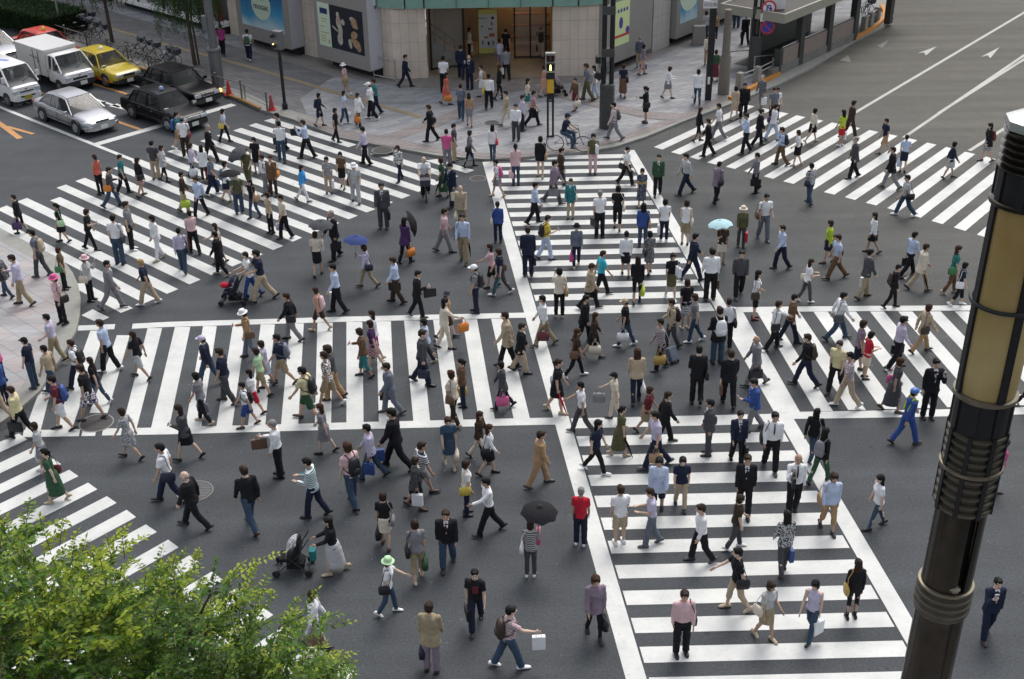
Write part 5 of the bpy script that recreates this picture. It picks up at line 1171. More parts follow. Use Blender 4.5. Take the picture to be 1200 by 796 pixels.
def leg_tubes(mb, J, r0, r1, r2, end, kn=1.0):
    for s, n in ((1, 'R'), (-1, 'L')):
        h, k_, an = J['hip' + n], J['kn' + n], J['an' + n]
        if end <= 1: mb.tube(h + V3((0, 0, .03)), lerp(h, k_, end), r0, r1, 14)
        else:
            mb.tube(h + V3((0, 0, .03)), k_, r0, r1, 14); mb.ell(k_, (r1,) * 3, 12, 8); e = lerp(k_, an + V3((0, 0, -.02)), end - 1)
            mb.tube(k_, e, r1, r2, 14)
        mb.ell(h, (r0 * .98, r0 * 1.05, r0), 12, 8)
TORSO = lambda z0, r_, w0=.0: (lambda r: [(z0, .165 + r + w0, .115 + r + w0, 0)] + [(z, a + r, b + r, y) for z, a, b, y in ((.92, .158, .112, 0), (1.0, .146, .104, .004), (1.10, .146, .102, .004), (1.22, .160, .114, .006), (1.32, .172, .106, .0), (1.385, .158, .088, -.005)) if z > z0 + .02] + [(1.43, .088, .070, -.008), (1.45, .064, .060, -.008)])(r_ + .007)
TORSOF = lambda z0, r_, w0=.0: (lambda r: [(z0, .172 + r + w0, .120 + r + w0, 0)] + [(z, a + r, b + r, y) for z, a, b, y in ((.92, .168, .118, 0), (1.0, .140, .102, .004), (1.08, .128, .094, .004), (1.20, .148, .118, .014), (1.27, .156, .120, .018), (1.33, .158, .102, .004), (1.385, .150, .085, -.005)) if z > z0 + .02] + [(1.43, .088, .070, -.008), (1.45, .064, .060, -.008)])(r_ + .007)
def top_mesh(kind, leg, arm, female):
    k = ('top', kind, leg, arm, female)
    if k in LIB: return LIB[k]
    J = skel(leg, arm); mb = MB(); TT = TORSOF if female else TORSO
    if kind == 'v': mb.rings(hrings(J, TT(.86, .006))); [mb.cap(J['T'](s * .10, 0, 1.36), J['T'](s * .15, 0, 1.375), .055, .045, 10, 3) for s in (-1, 1)]
    elif kind == 't': mb.rings(hrings(J, TT(.85, .008, .004))); arm_sleeve(mb, J, 1, .002)
    elif kind == 's': mb.rings(hrings(J, TT(.93, .004))); arm_sleeve(mb, J, 2, .0)
    elif kind == 'o': mb.rings(hrings(J, TT(.93, .004))); arm_sleeve(mb, J, 1, .004)
    elif kind == 'u': mb.rings(hrings(J, TT(.82, .012, .006))); arm_sleeve(mb, J, 2, .002)
    elif kind == 'j': mb.rings(hrings(J, TT(.79, .020, .014))); arm_sleeve(mb, J, 2, .010)
    elif kind == 'c': mb.rings(hrings(J, TT(.72, .020, .03))); arm_sleeve(mb, J, 2, .006)
    elif kind in 'dD':
        ym = (J['knR'].y + J['knL'].y) / 2; zb = .50 if kind == 'd' else .28; sp_ = abs(J['knR'].y - J['knL'].y) / 2
        mb.rings(hrings(J, TT(.92, .008))); arm_sleeve(mb, J, 1, .003); skirt_rings(mb, J, zb, .035 if kind == 'd' else .06)
    me = remesh(mb, 'top', .016, 2, .005 if kind in 'tsuoj' else .006, 18, len(LIB)); me.materials.append(None); LIB[k] = me; return me
def skirt_rings(mb, J, zb, flare):
    n = 22; kn = (J['knR'] + J['knL']) / 2; sp_ = abs(J['knR'].y - J['knL'].y) / 2; rs = []; hz = J['hz']; q = .88 - hz
    for u in (0, .12, .3, .55, .8, 1.0):
        z = .99 + (zb - .99) * u
        yc = (kn.y if zb > .4 else kn.y * .6 - .05) * u ** 1.2 * .8
        rx = .140 + .036 * min(1, u * 4) + (flare - .02) * u; ry = .103 + .026 * min(1, u * 3) + (flare + sp_ * .62 + (.0 if zb < .4 else -.015)) * u
        c = J['T'](0, 0, .99) * (1 - u) + V3((0, yc, z - q * (1 - u * .4))) * u if u > 0 else J['T'](0, 0, .99)
        c = V3((0, c.y, c.z)); rs.append([c + V3(((rx + .008 * math.sin(k * 5 * 2 * math.pi / n) * u) * math.cos(2 * math.pi * k / n), ry * math.sin(2 * math.pi * k / n), 0)) for k in range(n)])
    mb.rings(rs)
def bot_mesh(kind, leg, arm, female):
    a2 = 'x'; k = ('bot', kind, leg, female)
    if k in LIB: return LIB[k]
    J = skel(leg, arm); mb = MB()
    if kind in 'phc':
        pr = [(.80, .10, .085, 0), (.86, .170 if not female else .176, .120, 0), (.92, .166, .116, 0), (1.0, .150, .106, .004), (1.02, .146, .104, .004)]
        mb.rings(hrings(J, pr))
        if kind == 'p': leg_tubes(mb, J, .102 if not female else .098, .078 if not female else .070, .074 if not female else .062, 1.97)
        elif kind == 'h': leg_tubes(mb, J, .104, .090, .09, .98)
        else: leg_tubes(mb, J, .098, .072, .070, 1.5)
    elif kind == 'g':
        mb.rings(hrings(J, [(.80, .10, .085, 0), (.86, .165, .114, 0), (.92, .160, .112, 0), (1.0, .142, .102, .004)])); leg_tubes(mb, J, .090, .058, .042, 1.97)
    elif kind == 'k': skirt_rings(mb, J, .54, .022)
    elif kind == 'l': skirt_rings(mb, J, .26, .06)
    me = remesh(mb, 'bottom', .016, 2, .006 if kind in 'phc' else .005, 15, len(LIB)); me.materials.append(None); LIB[k] = me; return me
def shoe_mesh(leg, arm, n):
    k = ('shoe', leg, n)
    if k in LIB: return LIB[k]
    J = skel(leg, arm); an = J['an' + n]; f = J['ft' + n]; up = V3((0, -f.z, f.y)); mb = MB(); rs = []
    base = an - up * .052
    for t, w_, h in ((-.098, .026, .06), (-.082, .042, .09), (-.02, .045, .105), (.045, .047, .085), (.10, .050, .064), (.15, .045, .050), (.185, .024, .034)):
        c = base + f * t; r_ = []
        for q in range(12):
            a = 2 * math.pi * q / 12; r_.append(c + V3((w_ * math.cos(a), 0, 0)) + up * (h / 2 + (h / 2) * math.sin(a) - .022))
        rs.append(r_)
    mb.rings(rs); me = mb.mesh('shoe', [None], True)
    bm = bmesh.new(); bm.from_mesh(me); bmesh.ops.recalc_face_normals(bm, faces=bm.faces[:]); bm.to_mesh(me); bm.free(); LIB[k] = me; return me
def hair_mesh(kind, leg, arm):
    J = skel(leg, arm); k = ('hair', kind, leg, arm)
    if k in LIB: return LIB[k]
    mb = MB(); H = J['head']; R_ = head_M(J)
    def E(c, r): mb.ell(H + R_ @ V3(c), r, 14, 10, R_)
    if kind == 's': E((0, -.020, .034), (.094, .106, .104)); E((0, -.045, -.01), (.087, .078, .082)); E((0, .035, .085), (.070, .060, .040))
    elif kind == 'g': E((0, -.022, .030), (.090, .100, .100)); E((0, -.045, -.01), (.084, .076, .078))
    elif kind == 'x': E((0, -.048, -.018), (.086, .066, .058))
    elif kind == 'b': E((0, -.018, .034), (.103, .114, .108)); E((0, -.032, -.035), (.106, .096, .100)); E((0, .050, .080), (.070, .050, .036))
    elif kind == 'l':
        E((0, -.018, .034), (.100, .112, .106)); E((0, .050, .080), (.068, .050, .036))
        mb.rings([[H + R_ @ V3((0, 0, 0)) + V3((rx * math.cos(t), -.052 + y + ry * math.sin(t), z)) for t in [2 * math.pi * q / 14 for q in range(14)]] for z, rx, ry, y in ((.03, .096, .08, 0), (-.08, .104, .070, 0), (-.18, .104, .054, -.02), (-.28, .092, .040, -.035), (-.36, .055, .022, -.04))])
    elif kind == 'p':
        E((0, -.020, .034), (.094, .106, .104)); E((0, -.045, -.01), (.088, .078, .082)); E((0, .04, .084), (.068, .056, .040)); E((0, -.138, .0), (.040, .045, .046)); mb.cap(H + V3((0, -.13, -.02)), H + V3((0, -.12, -.17)), .032, .014, 8, 3)
    elif kind == 'k': E((0, -.020, .010), (.087, .100, .094)); E((0, -.045, -.02), (.086, .076, .076))
    elif kind == 'h': E((0, -.02, .0), (.090, .100, .094)); E((0, -.04, -.05), (.094, .082, .086))
    me = remesh(mb, 'hair', .0085, 1, .0055, 48, 3); me.materials.append(None); LIB[k] = me; return me
def cap_mesh(kind, leg, arm):
    k = ('cap', kind, leg, arm)
    if k in LIB: return LIB[k]
    J = skel(leg, arm); H = J['head']; R_ = head_M(J); mb = MB()
    if kind == 'k':
        mb.ell(H + R_ @ V3((0, -.008, .040)), (.097, .112, .094), 16, 10, R_)
        rs = []
        for t in range(9):
            a = math.pi * (t / 8); rs.append(H + R_ @ V3((math.cos(a) * .086, .078 + math.sin(a) * .095, .045 - .02 * math.sin(a))))
        n_ = len(rs); mb.add([v + V3((0, 0, -.005)) for v in rs] + [v + V3((0, 0, .006)) for v in rs], [tuple(range(n_))[::-1], tuple(range(n_, 2 * n_))] + [(i, (i + 1) % n_, n_ + (i + 1) % n_, n_ + i) for i in range(n_)])
    else:
        mb.lathe([(.168, -.010), (.172, -.004), (.128, .010), (.110, .02), (.104, .06), (.090, .102), (.055, .120), (.01, .122)], H + R_ @ V3((0, -.005, .035)), 20, R_)
    me = mb.mesh('hat', [None], True)
    bm = bmesh.new(); bm.from_mesh(me); bmesh.ops.recalc_face_normals(bm, faces=bm.faces[:]); bm.to_mesh(me); bm.free(); shade(me, 45); LIB[k] = me; return me
def vee_mesh(leg, arm, tie, female):
    k = ('vee', tie, leg)
    if k in LIB: return LIB[k]
    J = skel(leg, arm); mb = MB(); T = J['T']
    rows = [(1.452, .045, .050), (1.40, .050, .080), (1.34, .042, .112), (1.26, .028, .128), (1.17, .012, .130), (1.10, .004, .128)] if not tie else [(1.425, .014, .078), (1.40, .011, .092), (1.34, .014, .122), (1.26, .017, .138), (1.18, .014, .139), (1.12, .004, .136)]
    fr = []; bk_ = []
    for z, w_, y in rows: fr += [T(-w_, y + (.012 if not tie else .004), z), T(w_, y + (.012 if not tie else .004), z)]; bk_ += [T(-w_, y - .03, z), T(w_, y - .03, z)]
    n_ = len(rows); m = len(fr); vs = fr + bk_
    fs = [(2 * i, 2 * i + 1, 2 * i + 3, 2 * i + 2) for i in range(n_ - 1)] + [(m + 2 * i, m + 2 * i + 2, m + 2 * i + 3, m + 2 * i + 1) for i in range(n_ - 1)]
    fs += [(2 * i, 2 * i + 2, m + 2 * i + 2, m + 2 * i) for i in range(n_ - 1)] + [(2 * i + 1, m + 2 * i + 1, m + 2 * i + 3, 2 * i + 3) for i in range(n_ - 1)]
    mb.add(vs, fs); me = mb.mesh('vee', [None]); LIB[k] = me; return me
# ---- colours
CO = dict(black=(.013, .013, .016), navy=(.016, .021, .044), white=(.72, .73, .75), grey=(.20, .20, .215), dgrey=(.065, .067, .075), lgrey=(.44, .45, .46), cream=(.62, .56, .46), beige=(.42, .34, .24), khaki=(.30, .25, .16), tan=(.36, .235, .13), brown=(.13, .075, .045), dbrown=(.045, .03, .022), blue=(.035, .075, .25), lblue=(.44, .52, .68), sky=(.05, .30, .68), denim=(.042, .070, .115), red=(.48, .02, .04), pink=(.55, .10, .25), lpink=(.62, .42, .44), lav=(.48, .45, .58), purple=(.065, .03, .10), green=(.06, .20, .08), dgreen=(.035, .085, .045), olive=(.10, .10, .05), mint=(.42, .62, .38), teal=(.03, .17, .18), yellow=(.62, .48, .08), pyellow=(.60, .55, .32), lime=(.42, .55, .05), orange=(.60, .20, .03), coral=(.55, .12, .09), salmon=(.50, .28, .20), maroon=(.13, .025, .035), turq=(.05, .42, .55), pblue=(.42, .62, .66), dblue=(.035, .055, .17), slate=(.13, .15, .19), magenta=(.42, .05, .22), gold=(.45, .30, .08), mauve=(.22, .17, .22))
CN = dict(dgrey='dark grey', lgrey='light grey', lblue='light blue', sky='bright blue', dbrown='dark brown', lpink='pale pink', lav='lavender', dgreen='dark green', pyellow='pale yellow', turq='turquoise', pblue='pale blue', dblue='dark blue', slate='slate blue')
def cname(c):
    c = c.split('/')[0]; return CN.get(c, c)
def cloth(c):
    """colour token, optional pattern: white/stripe:navy"""
    if c in MATS.get('_', {}): pass
    if '/' in c:
        a, p = c.split('/'); pt, b = p.split(':'); return mat('cloth_%s_%s_%s' % (a, pt, b), CO[a], .85, pattern=pt, rgb2=CO[b], var=.08, scale=3)
    return mat('cloth_' + c, CO[c], .85, var=.16, scale=6, bump=.6, bscale=16, spec=.2)
M_HAIR_D = mat('hair_dark_brown', (.026, .015, .010), .55, spec=.18, bump=.3, bscale=90)
M_HAIR = [mat('hair_black', (.007, .006, .006), .55, spec=.18, bump=.3, bscale=90), mat('hair_brown', (.045, .021, .012), .6, spec=.15, bump=.3, bscale=90), mat('hair_grey', (.20, .19, .185), .6, bump=.3, bscale=90), mat('hair_blonde', (.30, .20, .08), .5, bump=.3, bscale=90)]
def inst(name, me, parent, m):
    o = D.objects.new(name, me); COL.objects.link(o); o.parent = parent
    if isinstance(m, (list, tuple)):
        for i, mm in enumerate(m): o.material_slots[i].link = 'OBJECT'; o.material_slots[i].material = mm
    elif m is not None: o.material_slots[0].link = 'OBJECT'; o.material_slots[0].material = m
    return o
# ================================================================== the crowd, read off the photograph
# each line: foot x, foot y, head y (tile pixels; ? = feet hidden), heading, legs, hair, top:colour, bottom:colour, then extras
# legs w walking, v short step, n passing, s standing | hair s short, g grey, x bald, b bob, l long, p tied, k:cap, h:hat  (+br brown, +bl blonde)
# tops v sleeveless t short sleeves o tucked short s tucked shirt u loose long j jacket c coat d dress D long dress | bottoms p h c g k l
# extras B briefcase T tote P paper bag K backpack S shoulder bag U umbrella (open) u closed umbrella, arm words rd ph ho ou sw dn; f female; ch child
CROWD = '''
@0 160 5.685
675 385 125 NW s p v:coral p:black f
755 470 205 E w s u:dgrey p:denim S:orange rd
830 380 150 E w s t:teal p:black
945 400 145 NE v l u:black k:maroon/check:lpink S:black f
1045 285 58 N s s t:dgrey p:beige
1100 300 62 E v b c:lgrey g:black S:black f
150 645 400 W v s u:black g:black T:purple f
428 705 460 W v p d:black - S:mint f
610 755 485 E w b t:black p:black S:green rd f
805 851 528 N s s o:white p:denim S:navy
885 755 435 E s s t:grey p:black
1065 822 520 SW v b u:white p:white S:lgrey f
285 932 627 W v s t:slate p:dgrey K:beige
@200 60 5.685
62 655 410 E v s t:teal h:tan K:blue
108 700 440 N s k:grey t:white p:dbrown S:maroon
270 745 490 E w g j:black p:black
365 608 395 E w b o:lblue p:black S:yellow f
155 850 632 E w b u:lav p:denim T:white f
232 868 650 N s l c:white p:dbrown T:red f
580 815 577 S s b t:black k:black T:cream f
525 900 710 S v s t:olive p:olive
640 950 697 SW v s s:white p:grey K:black
690 965 697 S s s+br c:brown p:dbrown S:orange f
740 668 415 W v s o:grey p:black B:black
745 735 470 N w s s:white p:denim S:navy ou
912 715 460 W w s s:lblue p:black B:black ph
997 500 288 E v b s:navy h:navy K:navy f
1105 605 385 E v b o:black p:black S:tan f
@200 160 5.685
285 388 150 E v k:grey t:slate p:navy T:blue
382 430 168 E v b u:white k:navy K:slate f
462 512 255 S s s t:olive p:denim U:black K:teal
562 545 285 SW v l t:black p:denim S:tan f
885 435 193 E w l u:sky p:white f
1057 380 138 S s b t:dgrey/stripe:lgrey c:beige P:white f
98 505 277 E v s s:dbrown p:beige T:lime
205 533 303 SW w s u:lblue p:black K:lblue
672 645 375 SW s b t:beige p:black f
768 680 390 SW v s o:cream p:black T:lav
165 780 525 NW v s o:lpink p:black B:maroon
90 900 625 N w s s:lav p:denim S:black
340 925 637 W w s c:black p:black T:dbrown f
985 928 640 N w b o:cream k:black U:dgrey P:white f
1103 815 495 SW v g j:black p:black B:black
545 1080 658 W w s t:white p:blue st f
@200 280 5.685
620 412 68 W w s o:navy p:beige st
1118 490 170 W v s s:lblue p:black P:white
815 675 372 W w s j:black p:grey S:black
1000 612 345 W w b+br u:salmon h:dbrown K:lpink f
335 165 495 W v l+br o:cream k:black ou f
535 790 555 W v h:white u:tan p:slate S:brown rd
@400 60 5.685
35 290 98 W v h:white t:lpink h:khaki S:tan f
25 485 277 E v b t:lblue p:denim T:white f
118 498 283 SE w b c:white p:black T:orange f
235 425 187 W v s t:teal p:navy
205 455 210 W w k:white t:white p:black
430 242 25 E w s j:navy p:navy
686 275 38 N s s o:white p:black
700 356 165 E w l d:coral - T:orange f
800 185 -35 N v s j:navy p:navy
857 255 28 S s x j:navy p:navy ph
800 455 228 N v s o:slate p:denim S:black
855 502 285 N v l v:tan k:grey f boots
940 305 100 W v s+br t:white k:white K:tan f
985 385 158 N v s s:white p:black S:yellow
1052 325 95 E v l+br u:black g:black f
1100 190 -5 N v s u:grey p:black P:white
1055 120 -62 N s s t:lav h:mauve S:slate f
1098 60 -75 N s s t:black p:black
855 40 -108 E s b u:cream p:black P:white f
1105 500 265 W w s u:beige p:cream
600 600 362 W w s j:black p:black S:black
165 755 530 W v s s:lav p:black P:white
392 865 635 SW w b u:white/noise:olive p:navy f
12 915 672 S v b t:brown k:black S:grey f
100 1010 755 S v h:white t:lgrey p:lgrey S:black
708 775 605 N v s t:pink p:grey
755 735 530 E s s o:dgrey p:beige
855 772 530 E w b u:grey g:black P:lblue S:black f
1010 730 495 N v l u:white p:denim S:red f
285 1180 880 S s s j:dgrey p:dgrey B:black
@400 160 5.685
680 405 145 W v b+br D:dgreen - u:black f
742 465 175 SW v k:black j:navy p:navy P:cream
803 600 385 S s x c:beige p:khaki T:cream
818 840 478 S v s s:lblue p:khaki S:black u:black
688 768 482 E w s o:lpink p:grey
430 845 530 NE v l c:purple p:black T:orange P:white f
180 1005 722 W w b u:lav p:khaki U:dblue S:navy f
1045 705 440 N s p u:blue p:navy S:cream f
1042 402 155 W w s t:white k:grey K:pink f
@400 280 5.685
1005 325 38 W v l t:lpink h:black f ou
1065 372 65 W w b t:navy p:dgrey S:brown u:teal f
898 488 178 W s k:white o:grey p:navy K:black
510 520 215 E w s j:black p:black B:black rd
372 425 132 W v s s:lblue p:dbrown B:black
235 800 480 W v l u:white h:magenta f
225 870 547 W w b t:purple k:lpink/check:maroon f
160 920 600 W v b u:brown c:teal f rd
575 835 560 W v b u:lblue p:navy f
545 965 608 E w s u:dgrey p:navy T:navy
705 665 350 E w h:dgrey u:tan k:dbrown f
692 732 400 E v l u:cream p:cream T:orange ou f
1110 855 480 W w s c:beige p:black
@600 60 5.685
210 305 118 E v b d:salmon - st f
422 393 180 SW v s+br u:brown k:maroon T:cream f boots
500 330 85 W w s+br o:slate p:olive
550 320 98 W v l t:white p:lblue f
738 308 90 N v b+br t:navy l:brown S:black f
1035 315 113 E w b u:white k:grey ho f
888 478 238 W s p j:black k:black S:black rd f
680 590 342 W w s u:lpink/check:lgrey p:grey K:dgrey
100 400 225 E v l v:cream k:teal f
138 500 272 E w s t:maroon/check:lpink p:black B:black
70 532 308 E s s u:lav p:navy
28 595 368 S s s s:white p:dgrey
538 818 548 S s b t:olive p:lpink P:white ph f
190 840 573 N v b c:black - S:tan f
27 893 613 N s p u:lpink p:denim T:lpink f
320 905 680 E w s j:dbrown p:dgrey
275 1015 728 E w s j:mauve p:dgrey B:grey
390 1118 852 S s p c:teal p:beige S:cream f
148 1148 880 E w s s:lblue p:black B:grey
-300 2000 1800 S s s t:grey p:grey skip
@600 160 5.685
758 325 72 SE w s o:white p:black B:grey S:black
860 465 228 S s b D:navy/noise:slate - f obi
968 395 120 S v s j:dgreen p:black
582 672 365 N s g o:white p:black B:black
700 622 335 N v b t:black c:black S:cream f
868 735 450 N s l u:blue p:denim S:tan f
1010 695 422 N s b t:white p:navy P:white f
1150 720 430 N s b v:white h:khaki S:cream f
1155 385 113 W w s s:lgrey p:navy S:dgrey
108 930 608 N s s j:navy p:navy B:black
225 820 530 E w s t:yellow p:lblue K:black rd
428 865 582 S v h:black u:slate p:navy T:magenta f
755 930 640 N v s u:white k:black f
912 915 638 N v b d:dgrey/noise:grey - S:black f
@600 280 5.685
590 380 80 E w s t:turq p:black
515 465 175 E w k:dbrown c:beige p:black B:black
315 520 195 N s b t:cream p:black S:tan ph f
830 430 122 N v l u:black g:black T:lime f
1055 405 95 S v b t:black k:olive P:white ph f
1195 280 -35 E w s j:navy p:navy
215 712 378 W w s s:white p:khaki T:maroon
478 690 385 E w s c:black p:black
540 790 495 E w l+br u:dbrown k:black T:cream f
420 920 598 E w l+br t:dbrown p:black S:brown f
755 712 400 W w k:beige t:black p:denim T:white f
1060 720 425 W v s u:beige p:dgrey K:black
985 870 535 W v s u:maroon/check:lgrey p:black T:gold
58 890 565 E w s c:black p:beige
@600 390 5.685
825 465 78 N v l+br u:beige p:navy T:white f
295 530 165 E w p t:black k:black S:white u:red f
685 585 268 W w k:black t:cream p:cream T:grey f ou
465 670 358 W w s o:white p:dgrey ou
555 930 580 E w l t:navy p:black S:black f
715 820 500 E w p D:olive - u:black f
895 680 365 E w b+br t:maroon k:khaki f
1010 740 440 E w s j:black p:black
955 895 525 W w s o:lav p:navy T:tan
180 1015 672 E w s j:tan p:tan
@600 500 5.685
965 585 198 S v b c:lblue h:navy u:teal f
1118 540 248 S v b t:navy p:beige f
715 775 415 N s s t:white h:beige
925 790 545 W v s o:lav p:slate ho
455 785 512 N s g t:red p:navy
125 995 700 N s b t:dbrown/stripe:lgrey p:dgrey U:black P:pink S:white f
@640 610 4.28
240 585 265 S v b+br c:mauve g:black T:black f
675 668 355 S s s s:lpink p:black S:black
770 205 -38 W w s s:white p:black
@820 610 4.28
178 448 135 W w s t:black c:beige S:black f ou
412 265 -38 N v l u:dgrey/noise:lgrey p:dgrey P:blue f
322 592 305 SE v b t:lgrey k:khaki S:cream f
550 590 295 SW w b v:lav p:denim P:white f
757 488 203 N s l u:black g:black S:gold f
172 140 -118 E v b t:dbrown p:dgrey f
@800 500 5.685
400 585 185 S v s j:black p:black
725 595 168 S v x s:white p:black ph navytie B:black
855 215 -105 NE w l u:black p:denim S:grey f
905 370 15 NE w l u:black p:dgreen K:grey f
958 695 298 S v b u:lblue c:tan S:tan f
355 245 -90 S v s j:navy p:black B:black
578 290 -98 S v s s:white p:black S:black navytie
165 185 -175 W s s j:dgrey p:dgrey S:dgrey
@800 390 5.685
465 650 322 W w s j:blue p:grey rd
480 350 38 W w x j:grey p:grey B:black
300 482 127 N w s j:black p:black B:brown
88 468 95 N n s j:black p:black S:black
810 355 10 W w s s:black p:navy K:dbrown
1010 395 52 SW w s t:pyellow p:black
1085 495 130 W w s t:white/check:maroon p:beige
@800 280 5.685
178 405 70 N s s s:white p:black B:dbrown
370 385 78 S v s u:dgrey p:black
475 535 215 E s l t:white h:black S:dbrown f boots
600 735 432 E w s s:white p:black S:black ou
705 685 378 E w s u:brown p:navy u:black
815 420 178 E w l t:white p:dgrey S:cream ho f
1025 672 375 E w s u:white p:denim S:dgrey
288 725 405 N v s s:white p:black S:black
225 828 455 N s s c:black p:denim K:white
75 685 370 W w b+br t:grey p:denim f
15 600 255 N s b t:black k:navy/stripe:white f
650 200 5 W w s s:lblue p:navy
965 160 -120 W v b u:lime k:navy S:black f
1015 265 -18 W w s o:lblue p:brown S:black
@800 160 5.685
532 690 382 S v s o:white p:slate S:brown
220 440 185 NE v s c:mauve p:black S:black rd
255 850 580 S s b t:dbrown k:cream U:pblue f
385 735 468 S s h:cream u:olive p:dgrey P:red f
480 375 125 W n s u:grey p:black B:black
840 450 210 NW v s t:navy/stripe:white p:denim S:navy
@800 60 5.685
100 603 378 E w l u:black g:black f
165 700 462 W w s j:black p:black
235 590 368 W w s t:white p:grey
415 685 415 W w s s:lblue p:black ph
500 632 400 E w s j:black p:black
340 455 250 NE v b d:beige - f
400 447 230 S s s c:black p:black B:black
520 388 185 SW v g u:grey/noise:dgrey p:grey P:white
595 480 262 S s s t:slate p:black
615 470 243 S s b t:white p:black f
595 595 385 E w s u:white p:lblue S:purple
650 760 530 W w s s:lblue p:brown K:navy
758 765 575 W v b o:white k:black S:dbrown f
855 610 402 E w b u:cream k:black f
1105 590 330 E w s c:dbrown p:dbrown
1050 632 395 NW s l t:lime k:red P:white f
95 353 125 N v b u:white p:denim T:white f
@1000 100 5.685
-5 620 345 W v g c:dgrey p:black
200 455 222 W w s t:navy h:tan f
325 578 335 N s s o:lblue k:navy T:lblue f
240 690 412 W w s c:black p:grey
335 870 612 W w s t:lgrey p:denim S:black
632 620 378 E w b u:navy k:black/stripe:white f
880 510 255 W v l c:black k:lgrey/check:dgrey K:maroon f
@1000 220 5.685
120 435 188 W w l u:white k:black f
65 735 415 E w s j:dgrey p:khaki P:white
360 590 300 E w s s:lblue p:black B:black
430 685 375 E w s c:cream p:beige u:black
248 800 532 E w s u:black p:black K:dbrown rd f
640 705 385 E v l+br t:teal p:brown S:green f
690 785 508 E w b t:navy c:black S:white f
@1000 340 5.685
445 415 115 E w b+br c:beige p:tan S:dbrown
275 520 180 E v s s:lav p:black B:black
12 545 205 E v b t:mauve h:navy f
72 590 285 E s b t:red k:cream f ho
250 810 450 E w b+br o:dgrey l:dgrey S:pink f
490 850 445 S s s j:black p:black ph
1160 780 575 E w s u:dbrown p:black S:white f
@1000 500 2.69
68 318 152 W w l t:white g:denim S:tan f
415 665 476 S v s j:navy p:navy ph
448 205 128 E s b t:pink p:lgrey f
@0 280 5.685
50 390 105 W w s c:black/noise:grey p:denim S:black f
165 440 108 W w s u:lav p:khaki rd
265 262 -10 skip
438 335 112 E s b+br t:brown p:black S:green f
425 565 245 SW s h:pink t:lpink p:black S:black f
612 412 115 E s h:lpink u:lgrey p:black S:cream ph f
755 465 145 E w s j:grey p:grey
995 435 148 W w s+bl t:navy p:beige
@0 380 5.685
385 255 -25 W v s o:lav p:khaki
235 420 112 W s k:black t:navy p:denim
370 470 142 W w s t:beige p:denim
545 430 110 W w s o:white p:navy K:black
665 530 240 W w l t:black p:denim f
617 635 272 W w s t:black h:purple/noise:white
432 703 348 W v s t:maroon h:white K:blue
738 312 -25 W v s t:lblue p:black
945 362 50 W w l t:black h:lgrey f
25 390 160 W s l u:pink p:navy f
45 545 328 W s s u:blue p:navy f
158 755 425 W w s s:pyellow p:black B:black
310 985 738 W v b t:lgrey k:grey T:lgrey f
385 1182 832 W w p D:dgreen - S:maroon f
880 895 560 W w b d:grey/noise:lgrey - f
@0 500 5.685
10 -35 -250 W w s t:grey p:beige
1145 500 112 W w s o:white p:navy S:navy
@200 390 5.685
265 345 68 W w k:lav u:navy p:denim
755 335 20 W w s t:navy h:khaki K:slate
615 410 105 W w b t:mint h:khaki f
385 465 108 W v s o:navy p:dgrey
225 600 270 W w b t:grey p:black T:slate f
567 537 235 W w l t:white h:red f ch
522 625 325 W w s t:white h:blue K:black ch
925 585 230 W w s t:pyellow h:dgreen K:black
1065 485 128 W w s t:brown/noise:white h:khaki
1090 440 88 W v b t:dgrey p:tan
648 362 135 W v b t:lav k:lblue f
1037 800 490 W w l+br d:grey - f
125 845 455 W w l j:dgrey k:black rd f
730 955 588 W s g s:white p:black B:brown rd
@400 390 5.685
335 538 212 W w s j:slate p:slate B:black
812 490 178 W s p u:brown p:navy T:gold f
755 612 260 NW v b+br t:cream p:dbrown S:brown f
1080 505 240 W w b c:dgrey p:navy T:pink f
375 905 500 W w s j:black p:black P:white P:blue
210 970 612 W w s u:lav p:denim P:blue
722 890 560 S v b+br d:denim - T:cream f
920 850 533 E w l+br u:dbrown p:cream u:black f
980 945 620 E w l+br u:white k:black S:black f
@400 500 5.685
85 528 118 NW v b+br t:lpink p:denim K:black
540 472 105 E w s t:navy/stripe:white h:grey
500 545 208 E w b c:dgrey k:black P:white f
300 800 455 N v b t:black k:cream S:grey T:black f
838 585 232 E s b o:white p:navy S:yellow f
988 710 355 W w s s:white p:black ou
@200 500 5.685
168 670 300 W w x j:black p:black
548 678 272 NW w s u:black p:denim
968 598 215 W w s u:white/stripe:teal p:navy ho
@300 610 4.28
400 262 -15 W w l u:black l:lgrey st f
302 635 352 E w l+br u:white c:lgrey T:brown f
670 468 190 E w h:mint t:white p:denim S:black f ou
@460 610 4.28
280 230 -12 S v s j:black p:denim
130 297 8 N v b t:grey c:khaki S:black T:dgreen f
200 752 422 N s s c:khaki p:mauve T:navy
422 535 240 S w s t:black p:navy B:black redprint
585 735 450 E w s t:grey/check:lpink p:denim K:dbrown P:white ou
@0 0 3.98
1042 258 133 N v s t:magenta p:black
1165 283 148 N v s t:white p:navy K:dgreen
@600 0 3.98
592 320 178 N v g u:navy/check:slate p:beige
607 350 230 E v b t:mauve p:salmon T:blue f
900 185 70 N s b+br t:lgrey p:denim f
945 190 90 S s s t:tan p:navy P:white f
908 300 195 S s b u:cream p:tan f
945 378 248 N v b u:dgreen l:maroon f
1045 128 2 N s s t:tan p:denim S:black
1085 210 80 N w s j:black p:black B:black
135 270 135 N v s t:dbrown p:beige B:black
'''
